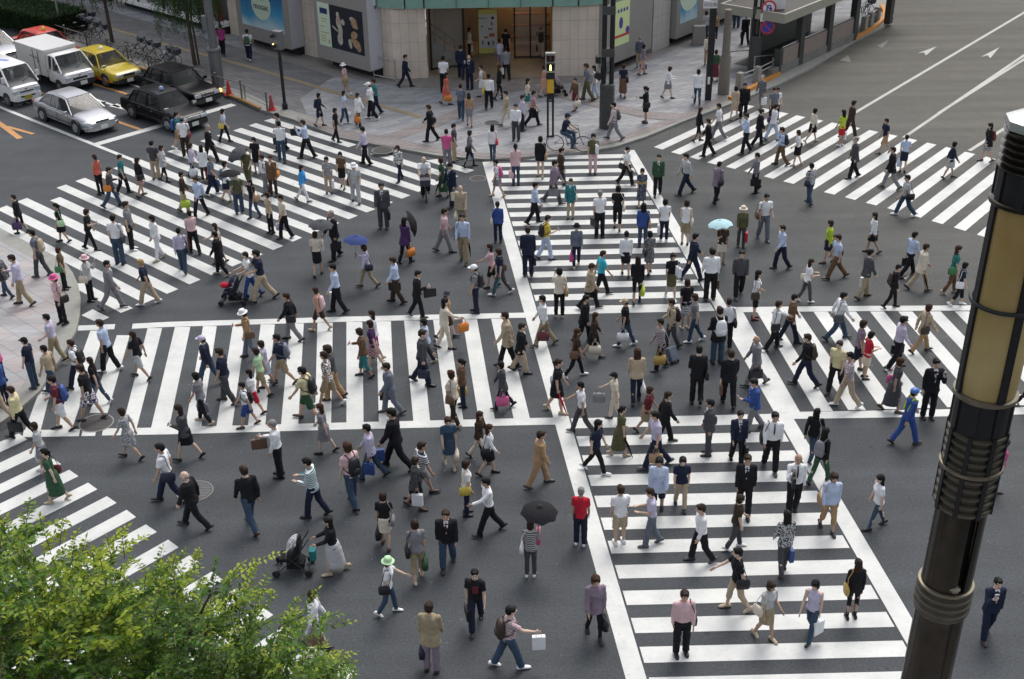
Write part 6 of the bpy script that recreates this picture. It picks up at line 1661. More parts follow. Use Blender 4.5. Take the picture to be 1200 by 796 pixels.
# ================================================================== placing the crowd
HEAD = {'E': 0, 'ENE': 22, 'NE': 45, 'N': 90, 'NW': 135, 'W': 180, 'SW': 225, 'S': 270, 'SE': 315}
def in_poly(x, y, poly):
    c = False; n = len(poly)
    for i in range(n):
        x1, y1 = poly[i]; x2, y2 = poly[(i + 1) % n]
        if (y1 > y) != (y2 > y) and x < (x2 - x1) * (y - y1) / (y2 - y1) + x1: c = not c
    return c
def ground_z(x, y): return SW_Z if (in_poly(x, y, KT_poly) or in_poly(x, y, LEFT_POLY)) else 0.0
ZP = {'taxi': [(0, 215), (330, 130), (560, 195), (130, 385), (0, 330)], 'storecross': [(560, 186), (745, 172), (855, 368), (612, 372)], 'wideL': [(85, 378), (640, 366), (668, 500), (20, 512)], 'wideR': [(850, 362), (1210, 356), (1210, 484), (915, 492)],
      'mid': [(612, 366), (855, 364), (920, 486), (655, 494)], 'near': [(652, 494), (918, 486), (1080, 810), (748, 810)], 'right': [(760, 172), (880, 118), (1260, 215), (1180, 290)], 'low': [(0, 490), (30, 505), (440, 805), (0, 805)]}
ZW = {'taxi': 'on the crossing near the taxis', 'storecross': 'on the crossing leading to the store', 'wideL': 'on the long crossing, left side', 'wideR': 'on the long crossing, right side', 'mid': 'where the diagonals meet', 'near': 'on the nearest crossing', 'right': 'on the upper right crossing', 'low': 'on the crossing by the tree', 'pave': 'on the store pavement', 'left': 'on the left corner pavement', 'bare': 'on bare asphalt'}
def zone(x, y, px, py):
    if in_poly(x, y, LEFT_POLY): return 'left'
    if in_poly(x, y, KT_poly): return 'pave'
    for k, pl in ZP.items():
        if in_poly(px, py, pl): return k
    return 'bare'
TN = {'v': 'sleeveless top', 't': 'tee', 'o': 'short-sleeved shirt', 's': 'shirt', 'u': 'loose top', 'j': 'jacket', 'c': 'coat', 'd': 'dress', 'D': 'long dress'}
BN = {'p': 'trousers', 'h': 'shorts', 'c': 'cropped trousers', 'g': 'leggings', 'k': 'skirt', 'l': 'long skirt'}
PN = {'stripe': 'striped ', 'check': 'checked ', 'noise': 'patterned '}
def gar(tok, names):
    k, c = tok.split(':', 1); p = PN[c.split('/')[1].split(':')[0]] if '/' in c else ''; return (p + cname(c) + ' ' + names[k])
def top_desc(r):
    if r['top'][0] == 'j' and r['bot'] != '-' and r['bot'][2:] == r['top'][2:] and r['bot'][0] in 'pk': return cname(r['top'][2:]) + ' ' + ('suit' if r['bot'][0] == 'p' else 'skirt suit')
    return gar(r['top'], TN)
def base_desc(r):
    d = top_desc(r)
    if 'suit' not in d and r['bot'] != '-': d += ' and ' + gar(r['bot'], BN)
    return d
BAGN = {'B': 'briefcase', 'T': 'tote bag', 'P': 'paper bag', 'K': 'backpack', 'S': 'shoulder bag', 'U': 'open umbrella', 'u': 'folded umbrella'}
rows = []
ox = oy = 0; sc_ = 1
for ln in CROWD.strip().splitlines():
    w_ = ln.split()
    if not w_: continue
    if w_[0].startswith('@'): ox, oy, sc_ = float(w_[0][1:]), float(w_[1]), float(w_[2]); continue
    if 'skip' in w_: continue
    r = dict(fx=ox + float(w_[0]) / sc_, fy=oy + float(w_[1]) / sc_, hy=oy + float(w_[2]) / sc_, hd=w_[3], leg=w_[4], hair=w_[5], top=w_[6], bot=w_[7], ex=w_[8:])
    rows.append(r)
ARMS['sl'] = ((-.26, .0), (.20, .38)); ARMS['fb'] = ((.10, .95), (.06, .22))
for i, r in enumerate(rows):
    g0 = P(r['fx'], r['fy'], 0); z = ground_z(g0.x, g0.y); g0 = P(r['fx'], r['fy'], z); r['g'] = g0
    h = zat(g0, r['hy']) - z; r['f'] = 'f' in r['ex']; r['ch'] = 'ch' in r['ex']
    lo_, hi_ = (1.15, 1.4) if r['ch'] else ((1.50, 1.68) if r['f'] else (1.60, 1.82))
    r['hraw'] = h; r['h'] = min(max(h, lo_), hi_)
    r['zone'] = zone(g0.x, g0.y, r['fx'], r['fy'])
    r['bags'] = [e for e in r['ex'] if len(e) > 2 and e[1] == ':' and e[0] in BAGN]
    a = [e for e in r['ex'] if e in ARMS]
    r['arm'] = a[0] if a else ('um' if any(b[0] == 'U' for b in r['bags']) else 'bg' if any(b[0] in 'BTPu' for b in r['bags']) else (['sw', 'sw', 'dn', 'sl', 'sl'][i % 5] if r['leg'] == 'w' else ['dn', 'dn', 'fb'][i % 3]))
# labels that single each person out
def hatword(r):
    h = r['hair']
    if h.startswith('k:'): return cname(h[2:]) + ' cap'
    if h.startswith('h:'): return cname(h[2:]) + ' hat'
    return ''
def words(s): return len(s.split())
from collections import Counter
for r in rows:
    r['bd'] = base_desc(r); hw_ = hatword(r); bg = [cname(b[2:]) + ' ' + BAGN[b[0]] for b in r['bags']]
    extra = ''
    if hw_: extra = ', ' + hw_
    if bg: extra += (' with ' if not hw_ else ', ') + bg[0]
    elif 'ph' in r['ex']: extra += ', phone at ear'
    elif r['hair'].startswith('x'): extra += ', bald'
    elif r['hair'].startswith('g'): extra += ', grey-haired'
    r['full'] = r['bd'] + extra
cands = []
for i, r in enumerate(rows):
    nb = sorted((q for q in rows if q is not r and q['bd'] != r['bd']), key=lambda q: (q['g'] - r['g']).length)[:4]
    z_ = ZW[r['zone']]
    c = ['person in ' + r['full'] + ' ' + z_, 'person in ' + r['bd'] + ' ' + z_]
    for q in nb:
        c += ['person in ' + r['full'] + ' beside person in ' + top_desc(q), 'person in ' + r['bd'] + ' beside person in ' + top_desc(q), 'person in ' + top_desc(r) + ' beside person in ' + q['bd']]
    cands.append([s for s in c if words(s) <= 16])
pos = [0] * len(rows)
for _ in range(30):
    cn_ = Counter(cands[i][pos[i]] for i in range(len(rows))); bad = [i for i in range(len(rows)) if cn_[cands[i][pos[i]]] > 1]
    if not bad: break
    seen = set()
    for i in bad:
        s = cands[i][pos[i]]
        if s in seen or _ % 2 == 0:
            if pos[i] < len(cands[i]) - 1: pos[i] += 1
        seen.add(s)
for i, r in enumerate(rows): r['label'] = cands[i][pos[i]]
# ---- things people carry (each one a thing of its own)
USED = Counter()
def own_label(s):
    USED[s] += 1; return s
def item_label(tok, r):
    n_ = ('half-hidden ' if False else '') + cname(tok[2:]) + ' ' + BAGN[tok[0]]
    short = r['label'][10:]
    s = n_ + (' held above ' if tok[0] == 'U' else ' of ') + r['label']
    if words(s) > 16:
        s = n_ + ' of person in ' + r['bd'] + ' ' + ZW[r['zone']]
    if words(s) > 16: s = ' '.join(s.split()[:16])
    return s
BAGMESH = {}
def bag_material(c): return mat('bag_' + c, CO[c], .5 if c not in ('white', 'cream') else .6, var=.1, scale=7, bump=.15)
def handle_loop(mb, w_, h, y=0, r=.006, z0=0):
    mb.path([(0, -w_ / 2, z0), (0, -w_ * .38, z0 + h * .8), (0, 0, z0 + h), (0, w_ * .38, z0 + h * .8), (0, w_ / 2, z0)], r, 5)
def carried(tok, r, root, J, S):
    k, c = tok[0], tok[2:]; M = root.matrix_world
    name = {'B': 'briefcase', 'T': 'tote_bag', 'P': 'paper_bag', 'K': 'backpack', 'S': 'shoulder_bag', 'U': 'umbrella', 'u': 'folded_umbrella'}[k]
    if k in 'BTP':
        nm = 'R'
        if r['_used'].get('R'): nm = 'L'
        r['_used'][nm] = 1; hp = M @ (J['wr' + nm] + J['hd' + nm] * .10)
        t = empty(name, tuple(hp), root.rotation_euler.z + random.uniform(-.3, .3))
        key = (k,)
        if key not in BAGMESH:
            m = MB(); h = MB()
            if k == 'B': m.box((0, 0, -.22), (.085, .40, .29)); m.box((0, 0, -.11), (.092, .36, .03)); handle_loop(h, .15, .07, z0=-.075, r=.010)
            elif k == 'T': m.rings([superring(z, a, b) for z, a, b in ((-.44, .05, .13), (-.43, .075, .17), (-.28, .075, .185), (-.17, .035, .17))]); [h.path([(s * .03, -.09, -.18), (0, -.05, -.03), (0, .05, -.03), (s * .03, .09, -.18)], .008, 5) for s in (-1, 1)]
            else: m.box((0, 0, -.27), (.10, .27, .33)); [h.path([(s * .045, -.06, -.11), (0, -.04, -.01), (0, .04, -.01), (s * .045, .06, -.11)], .004, 4) for s in (-1, 1)]
            bm_ = m.mesh('bag', [None], k == 'T'); BAGMESH[key] = (bm_, h.mesh('handle', [None]))
            b2 = bmesh.new(); b2.from_mesh(bm_); bmesh.ops.recalc_face_normals(b2, faces=b2.faces[:])
            if k != 'T': bmesh.ops.bevel(b2, geom=b2.edges[:], offset=.012 if k == 'B' else .004, segments=2, affect='EDGES')
            b2.to_mesh(bm_); b2.free()
        a, b = BAGMESH[key]; inst('bag_body', a, t, bag_material(c)); inst('handle', b, t, bag_material(c) if k != 'P' else M_PAPERCORD)
    elif k == 'S':
        t = empty(name, (0, 0, 0)); t.matrix_world = M
        if 'S' not in BAGMESH:
            m = MB(); m.rings([superring(z, a, b) for z, a, b in ((-.15, .03, .10), (-.13, .055, .145), (0, .06, .155), (.09, .035, .14), (.11, .012, .11))]); BAGMESH['S'] = m.mesh('bag', [None], True)
            b2 = bmesh.new(); b2.from_mesh(BAGMESH['S']); bmesh.ops.recalc_face_normals(b2, faces=b2.faces[:]); b2.to_mesh(BAGMESH['S']); b2.free()
        o = inst('bag_body', BAGMESH['S'], t, bag_material(c)); o.location = J['T'](-.235, -.06, .93); 
        ks = ('strap', r['leg'])
        if ks not in BAGMESH:
            m = MB(); T = J['T']
            m.path([T(-.245, -.16, .99), T(-.235, -.10, 1.25), T(-.13, -.07, 1.425), T(-.12, .03, 1.435), T(-.185, .10, 1.28), T(-.245, .03, .99)], .010, 5); BAGMESH[ks] = m.mesh('strap', [None])
        inst('strap', BAGMESH[ks], t, bag_material(c))
    elif k == 'K':
        t = empty(name, (0, 0, 0)); t.matrix_world = M; kk = ('K', r['leg'])
        if kk not in BAGMESH:
            T = J['T']; m = MB(); rs = []
            for z, a, b in ((.93, .09, .03), (.95, .13, .06), (1.08, .145, .085), (1.22, .14, .08), (1.34, .12, .06), (1.39, .08, .03)):
                cc = T(0, -.175, z); rs.append([cc + V3((a * math.copysign(abs(math.cos(q)) ** .6, math.cos(q)), b * math.copysign(abs(math.sin(q)) ** .6, math.sin(q)), 0)) for q in [2 * math.pi * j / 20 for j in range(20)]])
            m.rings(rs); p_ = m.mesh('pack', [None], True); b2 = bmesh.new(); b2.from_mesh(p_); bmesh.ops.recalc_face_normals(b2, faces=b2.faces[:]); b2.to_mesh(p_); b2.free()
            s_ = MB()
            for s in (-1, 1): s_.path([T(s * .08, -.13, 1.36), T(s * .105, -.03, 1.445), T(s * .115, .085, 1.36), T(s * .13, .115, 1.22), T(s * .165, .02, 1.08), T(s * .12, -.12, 1.0)], .014, 6)
            pk = MB(); cc = T(0, -.255, 1.06); pk.ell(cc, (.10, .035, .085), 12, 8)
            BAGMESH[kk] = (p_, s_.mesh('strap', [None]), pk.mesh('pocket', [None], True))
        a, b, d_ = BAGMESH[kk]; inst('pack_body', a, t, bag_material(c)); inst('strap', b, t, bag_material(c)); inst('pocket', d_, t, bag_material(c))
    elif k == 'U':
        hp = J['wrR'] + J['hdR'] * .08; t = empty(name, tuple(M @ hp), root.rotation_euler.z); zt = 2.02 * S - (M @ hp).z + r['g'].z
        t.rotation_euler = (random.uniform(-.08, .12), random.uniform(-.1, .1), root.rotation_euler.z + .3)
        if 'U' not in BAGMESH:
            m = MB(); n, R_ = 8, .50; rs = []
            for j, (rad, z) in enumerate(((.01, .0), (.15, -.018), (.30, -.07), (.42, -.14), (.50, -.215))):
                ring = []
                for q in range(48):
                    a = 2 * math.pi * q / 48; sc0 = 1 - (.085 * (rad / .5)) * (abs(math.sin(a * 4)) ** 1.4); ring.append(V3((rad * sc0 * math.cos(a), rad * sc0 * math.sin(a), z + .03 * (rad / .5) ** 2 * abs(math.sin(a * 4)))))
                rs.append(ring)
            m.rings(rs, cap=False); m.f.append(tuple(range(48))); m.mi.append(0); ca = m.mesh('canopy', [None], True)
            b_ = MB()
            for q in range(8): a = 2 * math.pi * q / 8; b_.path([(0, 0, -.01), (.30 * math.cos(a), .30 * math.sin(a), -.08), (.50 * math.cos(a), .50 * math.sin(a), -.222)], .004, 4)
            b_.tube((0, 0, 0), (0, 0, .06), .006); BAGMESH['U'] = (ca, b_.mesh('rib', [None]))
        ca, ri = BAGMESH['U']; o = inst('canopy', ca, t, cloth(c)); o.location = (0, 0, zt); o2 = inst('rib', ri, t, M_GREY); o2.location = (0, 0, zt); o.scale = o2.scale = (.86, .86, .9)
        m = MB(); m.tube((0, 0, -.08), (0, 0, zt), .006); m.obj('shaft', M_GREY, t); m = MB(); m.tube((0, 0, -.12), (0, 0, .05), .013); m.obj('handle', M_BLACK, t)
    else:
        nm = 'R' if not r['_used'].get('R') else 'L'; r['_used'][nm] = 1; hp = M @ (J['wr' + nm] + J['hd' + nm] * .09); t = empty(name, tuple(hp), root.rotation_euler.z); t.rotation_euler = (.35, 0, root.rotation_euler.z)
        if 'u' not in BAGMESH: m = MB(); m.lathe([(.006, -.75), (.012, -.66), (.034, -.30), (.022, -.08), (.010, -.04)], n=10); h = MB(); h.path([(0, 0, -.05), (0, 0, .06), (0, .04, .09), (0, .07, .05)], .009, 6); BAGMESH['u'] = (m.mesh('wrap', [None], True), h.mesh('crook', [None]))
        a, b = BAGMESH['u']; inst('canopy', a, t, cloth(c)); inst('handle', b, t, M_BLACK)
    tag(t, item_label(tok, r), BAGN[k].replace('open ', '').replace('folded ', ''))
    return t
def superring(z, a, b, n=20): return [V3((a * math.copysign(abs(math.cos(q)) ** .6, math.cos(q)), b * math.copysign(abs(math.sin(q)) ** .6, math.sin(q)), z)) for q in [2 * math.pi * j / n for j in range(n)]]
M_PHONE = mat('phone_case', (.35, .36, .38), .4)
M_PAPERCORD = mat('bag_cord', (.5, .48, .44), .7)
SHOEC = ['black', 'black', 'dbrown', 'black', 'dgrey']
def dress(root, leg, arm, f, hair, top, bot, ex, skin):
    J = skel(leg, arm)
    hk = hair.split('+')[0]; hm = M_HAIR[1] if '+br' in hair else M_HAIR[3] if '+bl' in hair else (M_HAIR[2] if hk in ('g', 'x') else M_HAIR[0])
    if hk[:2] in ('k:', 'h:'):
        inst('hair', hair_mesh(hk[0], leg, arm), root, M_HAIR[0]); inst('cap' if hk[0] == 'k' else 'hat', cap_mesh(hk[0], leg, arm), root, cloth(hk[2:]))
    else: inst('hair', hair_mesh(hk, leg, arm), root, M_HAIR_D if hm is M_HAIR[0] and random.random() < .5 else hm)
    tk, tc_ = top.split(':', 1); tn = {'j': 'jacket', 'c': 'coat', 'd': 'dress', 'D': 'dress', 's': 'shirt', 'o': 'shirt'}.get(tk, 'top')
    inst(tn, top_mesh(tk, leg, arm, f), root, cloth(tc_))
    if tk == 'j' : inst('shirt_front', vee_mesh(leg, arm, False, f), root, cloth('white')); 
    if tk == 'c' and random.random() < .7: inst('shirt_front', vee_mesh(leg, arm, False, f), root, cloth(random.choice(['white', 'black', 'cream'])))
    if (tk == 'j' and not f) or 'navytie' in ex: inst('tie', vee_mesh(leg, arm, True, f), root, cloth(random.choice(['slate', 'grey', 'navy', 'maroon']) if tk == 'j' else 'navy'))
    if bot != '-':
        bk_, bc = bot.split(':', 1); inst({'k': 'skirt', 'l': 'skirt', 'h': 'shorts', 'g': 'leggings'}.get(bk_, 'trousers'), bot_mesh(bk_, leg, arm, f), root, cloth(bc))
    if tk in 'uc' and bot[:1] in 'g' : pass
    if 'obi' in ex: m = MB(); m.rings(hrings(J, [(1.02, .158, .112, .004), (1.18, .160, .118, .008)])); m.box(J['T'](0, -.14, 1.1), (.22, .1, .2)); m.obj('obi', cloth('gold'), root, smooth=True)
    if 'redprint' in ex: m = MB(); m.box(J['T'](0, .128, 1.22), (.14, .012, .2)); m.obj('print', cloth('maroon'), root)
    shc = 'white' if (tk == 't' and random.random() < .35) else random.choice(SHOEC)
    if f and shc == 'dgrey': shc = 'beige'
    if 'boots' in ex: shc = 'maroon'
    for n in 'RL': inst('shoe', shoe_mesh(leg, arm, n), root, mat('shoe_' + shc, CO[shc], .4))
ALLP = []
def make_person(g, z, ang, h, leg, arm, f, hair, top, bot, ex, label, mirror=False, group=None, wide=None):
    S = h / 1.715; J = skel(leg, arm); me = body_mesh(leg, arm, f)
    skin = random.choice(SKINS)
    root = inst('person', me, None, None); root.material_slots[0].link = 'OBJECT'; root.material_slots[0].material = skin
    wd = S * (wide or (random.uniform(.92, 1.03) if f else random.uniform(.97, 1.14)))
    root.location = (g.x, g.y, z); root.rotation_euler = (0, 0, ang); root.scale = (-wd if mirror else wd, wd, S)
    root.matrix_world = Matrix.Translation(root.location) @ Matrix.Rotation(ang, 4, 'Z') @ Matrix.Diagonal((root.scale[0], root.scale[1], root.scale[2], 1))
    dress(root, leg, arm, f, hair, top, bot, ex, skin); tag(root, label, 'person', group); ALLP.append(root)
    return root, J, S
for i, r in enumerate(rows):
    random.seed(1000 + i)
    ang = math.radians(HEAD[r['hd']] + random.uniform(-14, 14)) - math.pi / 2
    mir = random.random() < .5 and 'U' not in ''.join(b[0] for b in r['bags']); r['_used'] = {}
    z = r['g'].z; lg_ = random.random(); r['leg'] = ('m' if lg_ < .33 else 'q' if lg_ < .45 else 'w') if r['leg'] == 'w' else r['leg']; arm = r['arm'] if r['arm'] != 'st' else 'st'
    root, J, S = make_person(r['g'], z, ang, r['h'], r['leg'], arm, r['f'], r['hair'], r['top'], r['bot'], r['ex'], r['label'], mir, 'people crossing and walking by', )
    r['root'] = root
    for b in r['bags']: carried(b, r, root, J, S)
    if 'rd' in r['ex'] or 'ph' in r['ex']:
        n_ = 'R'; hp = root.matrix_world @ (J['wr' + n_] + J['hd' + n_] * .10); t = empty('phone', tuple(hp), root.rotation_euler.z)
        m = MB(); m.box((0, 0, .02), (.075, .022, .15), Matrix.Rotation(.5 if 'rd' in r['ex'] else 0, 3, 'X')); m.obj('phone_case', M_PHONE, t, bevel=.004)
        m = MB(); m.box((0, -.013, .02), (.06, .004, .11), Matrix.Rotation(.5 if 'rd' in r['ex'] else 0, 3, 'X')); m.obj('screen', M_GREY, t)
        s_ = 'phone in the hand of ' + r['label']; s_ = s_ if words(s_) <= 16 else 'phone of person in ' + r['bd'] + ' ' + ZW[r['zone']]; tag(t, ' '.join(s_.split()[:16]), 'phone')
# ---- strollers
M_STR = mat('stroller_frame', (.03, .032, .035), .45, .4)
def stroller(g, ang, label, hood, seatc, z=0.0):
    t = empty('stroller', (g.x, g.y, z), ang); tag(t, label, 'stroller')
    m = MB()
    for s in (-1, 1): m.tube((.36, s * .24, .10), (-.22, s * .22, .62), .014); m.tube((-.34, s * .24, .10), (.10, s * .22, .52), .014); m.tube((-.10, s * .22, .50), (-.42, s * .22, 1.02), .014)
    m.tube((-.42, -.22, 1.02), (-.42, .22, 1.02), .018); m.tube((.36, -.24, .1), (.36, .24, .1), .012); m.tube((-.34, -.24, .1), (-.34, .24, .1), .012); m.obj('frame', M_STR, t)
    for x in (.38, -.36):
        for s in (-1, 1): m = MB(); m.lathe([(.02, -.03), (.085, -.025), (.095, 0), (.085, .025), (.02, .03)], (x, s * .26, .095), 18, Matrix.Rotation(math.pi / 2, 3, 'X')); m.obj('wheel', M_TYRE, t, auto=40)
    m = MB(); m.rings([[V3((x, s1 * b, z_)) for s1, z_ in ((-1, za), (1, za), (1, zb), (-1, zb))] for x, b, za, zb in ((.30, .17, .34, .44), (.0, .19, .36, .46), (-.12, .19, .42, .80), (-.2, .17, .55, .92))]); m.obj('seat', cloth(seatc), t, bevel=.02)
    m = MB(); rs = []
    for k in range(7):
        a = -.2 + 1.75 * k / 6; rs.append([V3((-.14 + math.cos(a) * .30 * .9, .215 * math.sin(q) * 1.0, .60 + math.sin(a) * .36 - (abs(math.sin(q)) ** 3) * .12)) for q in [(-math.pi / 2) + math.pi * j / 8 for j in range(9)]])
    n_ = 9; vs = [v for r_ in rs for v in r_]; m.add(vs, [(j * n_ + i, j * n_ + i + 1, (j + 1) * n_ + i + 1, (j + 1) * n_ + i) for j in range(6) for i in range(n_ - 1)]); m.obj('hood', cloth(hood), t, smooth=True)
    m = MB(); m.box((-.05, 0, .22), (.4, .34, .16)); m.obj('basket', cloth('black'), t, bevel=.02)
    return t
def W2(tx, ty, ox, oy, s, z=0.0): return P(ox + tx / s, oy + ty / s, z)
stroller(W2(425, 425, 200, 280, 5.685), math.pi, 'dark blue stroller with a small red bundle pushed by the couple left of the umbrella', 'navy', 'navy')
m = MB(); m.ell((0, 0, 0), (.16, .12, .1)); m.ell((.14, .05, .0), (.1, .1, .08)); o = m.obj('bundle', cloth('red'), smooth=True); g_ = W2(375, 415, 200, 280, 5.685); o.location = (g_.x, g_.y, .58); tag(o, 'small red bundle lying in the dark blue stroller', 'bundle')
stroller(W2(195, 248, 300, 610, 4.28), math.pi, 'grey-hooded stroller pushed by the person with a long pale skirt by the tree', 'lgrey/noise:grey', 'black')
m = MB(); m.rings([superring(z_, .08, .13) for z_ in (-.15, .12)]); o = m.obj('tote_bag', cloth('teal'), smooth=False, bevel=.01); g_ = W2(293, 235, 300, 610, 4.28); o.location = (g_.x, g_.y, .42); tag(o, 'teal bag hanging from the handle of the grey-hooded stroller', 'tote bag')
stroller(P(653, 112, SW_Z), 0.1, 'brown stroller pushed by the person in the salmon dress behind the pedestrian signal', 'mauve', 'dbrown', SW_Z)
# ---- wheeled suitcase
g_ = W2(1090, 205, 600, 390, 5.685); t = empty('wheeled_suitcase', tuple(g_), -.9); tag(t, 'grey-blue wheeled suitcase pulled by the person with the black backpack at the diagonals', 'suitcase')
Rs = Matrix.Rotation(-.55, 3, 'Y'); m = MB(); m.box(Rs @ V3((0, 0, .30)), (.18, .30, .42), Rs); m.obj('case', cloth('slate'), t, bevel=.03)
m = MB(); m.path([Rs @ V3((-.05, -.1, .6)), Rs @ V3((-.05, -.1, .98)), Rs @ V3((-.05, .1, .98)), Rs @ V3((-.05, .1, .6))], .010, 5); m.obj('handle', M_STEEL, t)
for s in (-1, 1): m = MB(); m.lathe([(.035, -.015), (.035, .015)], (-.02, s * .13, .04), 12, Matrix.Rotation(math.pi / 2, 3, 'X')); m.obj('wheel', M_TYRE, t)
# ---- black umbrella swung open and low beside the purple coat
g_ = W2(505, 770, 400, 160, 5.685); t = empty('umbrella', (g_.x, g_.y + .3, 1.02)); t.rotation_euler = (math.radians(8), math.radians(74), .2); tag(t, 'black open umbrella held sideways by the person in the purple coat', 'umbrella')
ca, ri = BAGMESH['U']; o = inst('canopy', ca, t, cloth('black')); inst('rib', ri, t, M_GREY); m = MB(); m.tube((0, 0, 0), (0, 0, -.72), .006); m.obj('shaft', M_GREY, t)
g_ = W2(455, 345, 200, 160, 5.685); t = empty('umbrella', (g_.x, g_.y, 1.55)); t.rotation_euler = (.2, -.55, .2); tag(t, 'small black umbrella tilted over the person in the olive tee near the taxis', 'umbrella')
o = inst('canopy', ca, t, cloth('dgrey')); inst('rib', ri, t, M_GREY); m = MB(); m.tube((0, 0, 0), (0, 0, -.72), .006); m.obj('shaft', M_GREY, t); t.scale = (.9, .9, .9)
# ---- traffic worker in blue overalls
g_ = W2(340, 458, 1000, 440, 5.685); root, J, S = make_person(g_, 0, math.radians(15) - math.pi / 2, 1.70, 'w', 'sw', False, 'k:lgrey', 'u:blue', 'p:blue', [], 'person in blue overalls, helmet and yellow reflective vest striding beside the lamp column')
m = MB(); T = J['T']; m.path([T(-.09, -.13, 1.10), T(-.11, -.04, 1.46), T(-.10, .09, 1.38), T(0, .155, 1.12)], .028, 6); m.path([T(.09, -.13, 1.10), T(.11, -.04, 1.46), T(.10, .09, 1.38), T(0, .155, 1.12)], .028, 6); m.obj('reflective_vest', cloth('lime'), root)
m = MB(); m.ell(J['head'] + V3((0, -.005, .05)), (.105, .125, .085), 16, 10); m.obj('helmet', mat('helmet_blue', (.05, .14, .42), .3), root, smooth=True)
# ---- two cyclists
g_ = W2(562, 405, 400, 160, 5.685); an = math.radians(-84)
tb = bicycle(g_, an, 'bicycle with a grey front basket ridden towards the camera by the rider in white', 0, frame=mat('bicycle_grey', (.12, .12, .13), .4, .5))
root, J, S = make_person(V3((g_.x, g_.y, 0)) + V3((math.cos(an), math.sin(an), 0)) * -.22, -.04, an - math.pi / 2, 1.72, 'c', 'by', False, 'x', 'o:white', 'p:black', [], 'bald person in white short-sleeved shirt riding a bicycle on the crossing near the taxis')
g_ = P(667, 177.5, SW_Z); an = math.radians(-10)
tb = bicycle(g_, an, 'bicycle ridden along the pavement edge below the pedestrian signal', SW_Z, frame=mat('bicycle_grey', (.12, .12, .13), .4, .5), basket=False); tb.scale = (1.12, 1.05, 1.05)
root, J, S = make_person(V3((g_.x, g_.y, 0)) + V3((math.cos(an), math.sin(an), 0)) * -.25, SW_Z - .02, an - math.pi / 2, 1.70, 'c', 'by', False, 'k:navy', 't:navy', 'p:denim', [], 'person in navy tee, cap and jeans riding a bicycle below the pedestrian signal')
# ================================================================== foreground lamp column
M_COL = mat('column_bronze', (.040, .035, .027), .24, .75, var=.25, scale=6); M_COLB = mat('column_black', (.018, .019, .021), .4, .4, var=.15, scale=8); M_GOLD_ = mat('column_edge', (.20, .175, .13), .35, .7)
M_LOUV = mat('column_louvre', (.085, .077, .058), .3, .6, var=.15, scale=6)
def opal_nodes(n, L, b):
    tc = n.new('ShaderNodeTexCoord'); no = n.new('ShaderNodeTexNoise'); no.inputs['Scale'].default_value = 1.2; no.inputs['Detail'].default_value = 3; L.new(tc.outputs['Object'], no.inputs['Vector'])
    r = n.new('ShaderNodeValToRGB'); r.color_ramp.elements[0].position = .3; r.color_ramp.elements[0].color = (.26, .165, .045, 1); r.color_ramp.elements[1].position = .7; r.color_ramp.elements[1].color = (.40, .31, .14, 1)
    L.new(no.outputs['Fac'], r.inputs['Fac']); L.new(r.outputs[0], b.inputs['Base Color']); b.inputs['Roughness'].default_value = .32; b.inputs['Coat Weight'].default_value = .3
M_OPAL = node_mat('lamp_glass', opal_nodes)
HD = 9.8
base_col = at_dist(1083.3, 796, HD); cx_, cy_ = base_col.x, base_col.y
def cz(py): return zat((cx_, cy_), py) if False else _cz(py)
def _cz(py):
    lo_, hi_ = 5.0, 18.0
    for _ in range(50):
        m_ = (lo_ + hi_) / 2
        if proj((cx_, cy_, m_))[1] > py: lo_ = m_
        else: hi_ = m_
    return (lo_ + hi_) / 2
def cr(py, halfpx):
    z = _cz(py); d = (V3((cx_, cy_, z)) - V3((0, 0, CAM_H))).dot(_F); return halfpx * d / FPX * .985
lc = empty('lamp_column', (cx_, cy_, SW_Z)); tag(lc, 'tall dark bronze lamp column with amber glass cylinder in the right foreground', 'lamp column')
def LZ(py): return _cz(py) - SW_Z
R1 = cr(640, 28.2)
# shaft with a recessed groove facing the camera
def fluted(mb, R, z0, z1, gw=.16, gd=.05, rot=0.0, n=48):
    vs = []
    for z in (z0, z1):
        for k in range(n):
            t = 2 * math.pi * k / n - math.pi / 2 + rot; a = (t + math.pi / 2 - rot + math.pi) % (2 * math.pi) - math.pi
            rr = R - (gd if abs(abs(a) - .0) < gw else 0); vs.append((rr * math.cos(t), rr * math.sin(t), z))
    mb.add(vs, [(i, (i + 1) % n, n + (i + 1) % n, n + i) for i in range(n)] + [tuple(range(n))[::-1], tuple(range(n, 2 * n))])
m = MB(); fluted(m, cr(760, 28), 0, LZ(712), rot=.35); m.obj('lower_shaft', M_COL, lc, auto=30)
m = MB(); R_c = cr(695, 31.5); m.lathe([(R_c * .92, LZ(713)), (R_c, LZ(710)), (R_c, LZ(682)), (R_c * .93, LZ(679))], n=40)
for py in (690, 698, 706): z = LZ(py); m.lathe([(R_c, z - .02), (R_c * 1.045, z - .008), (R_c * 1.045, z + .008), (R_c, z + .02)], n=40, closed=False)
m.obj('collar', M_LOUV, lc, auto=30)
m = MB(); m.lathe([(R_c * 1.02, LZ(682)), (R_c * 1.02, LZ(679.5)), (R_c * .95, LZ(679))], n=40); m.obj('collar_top', M_GOLD_, lc, auto=30)
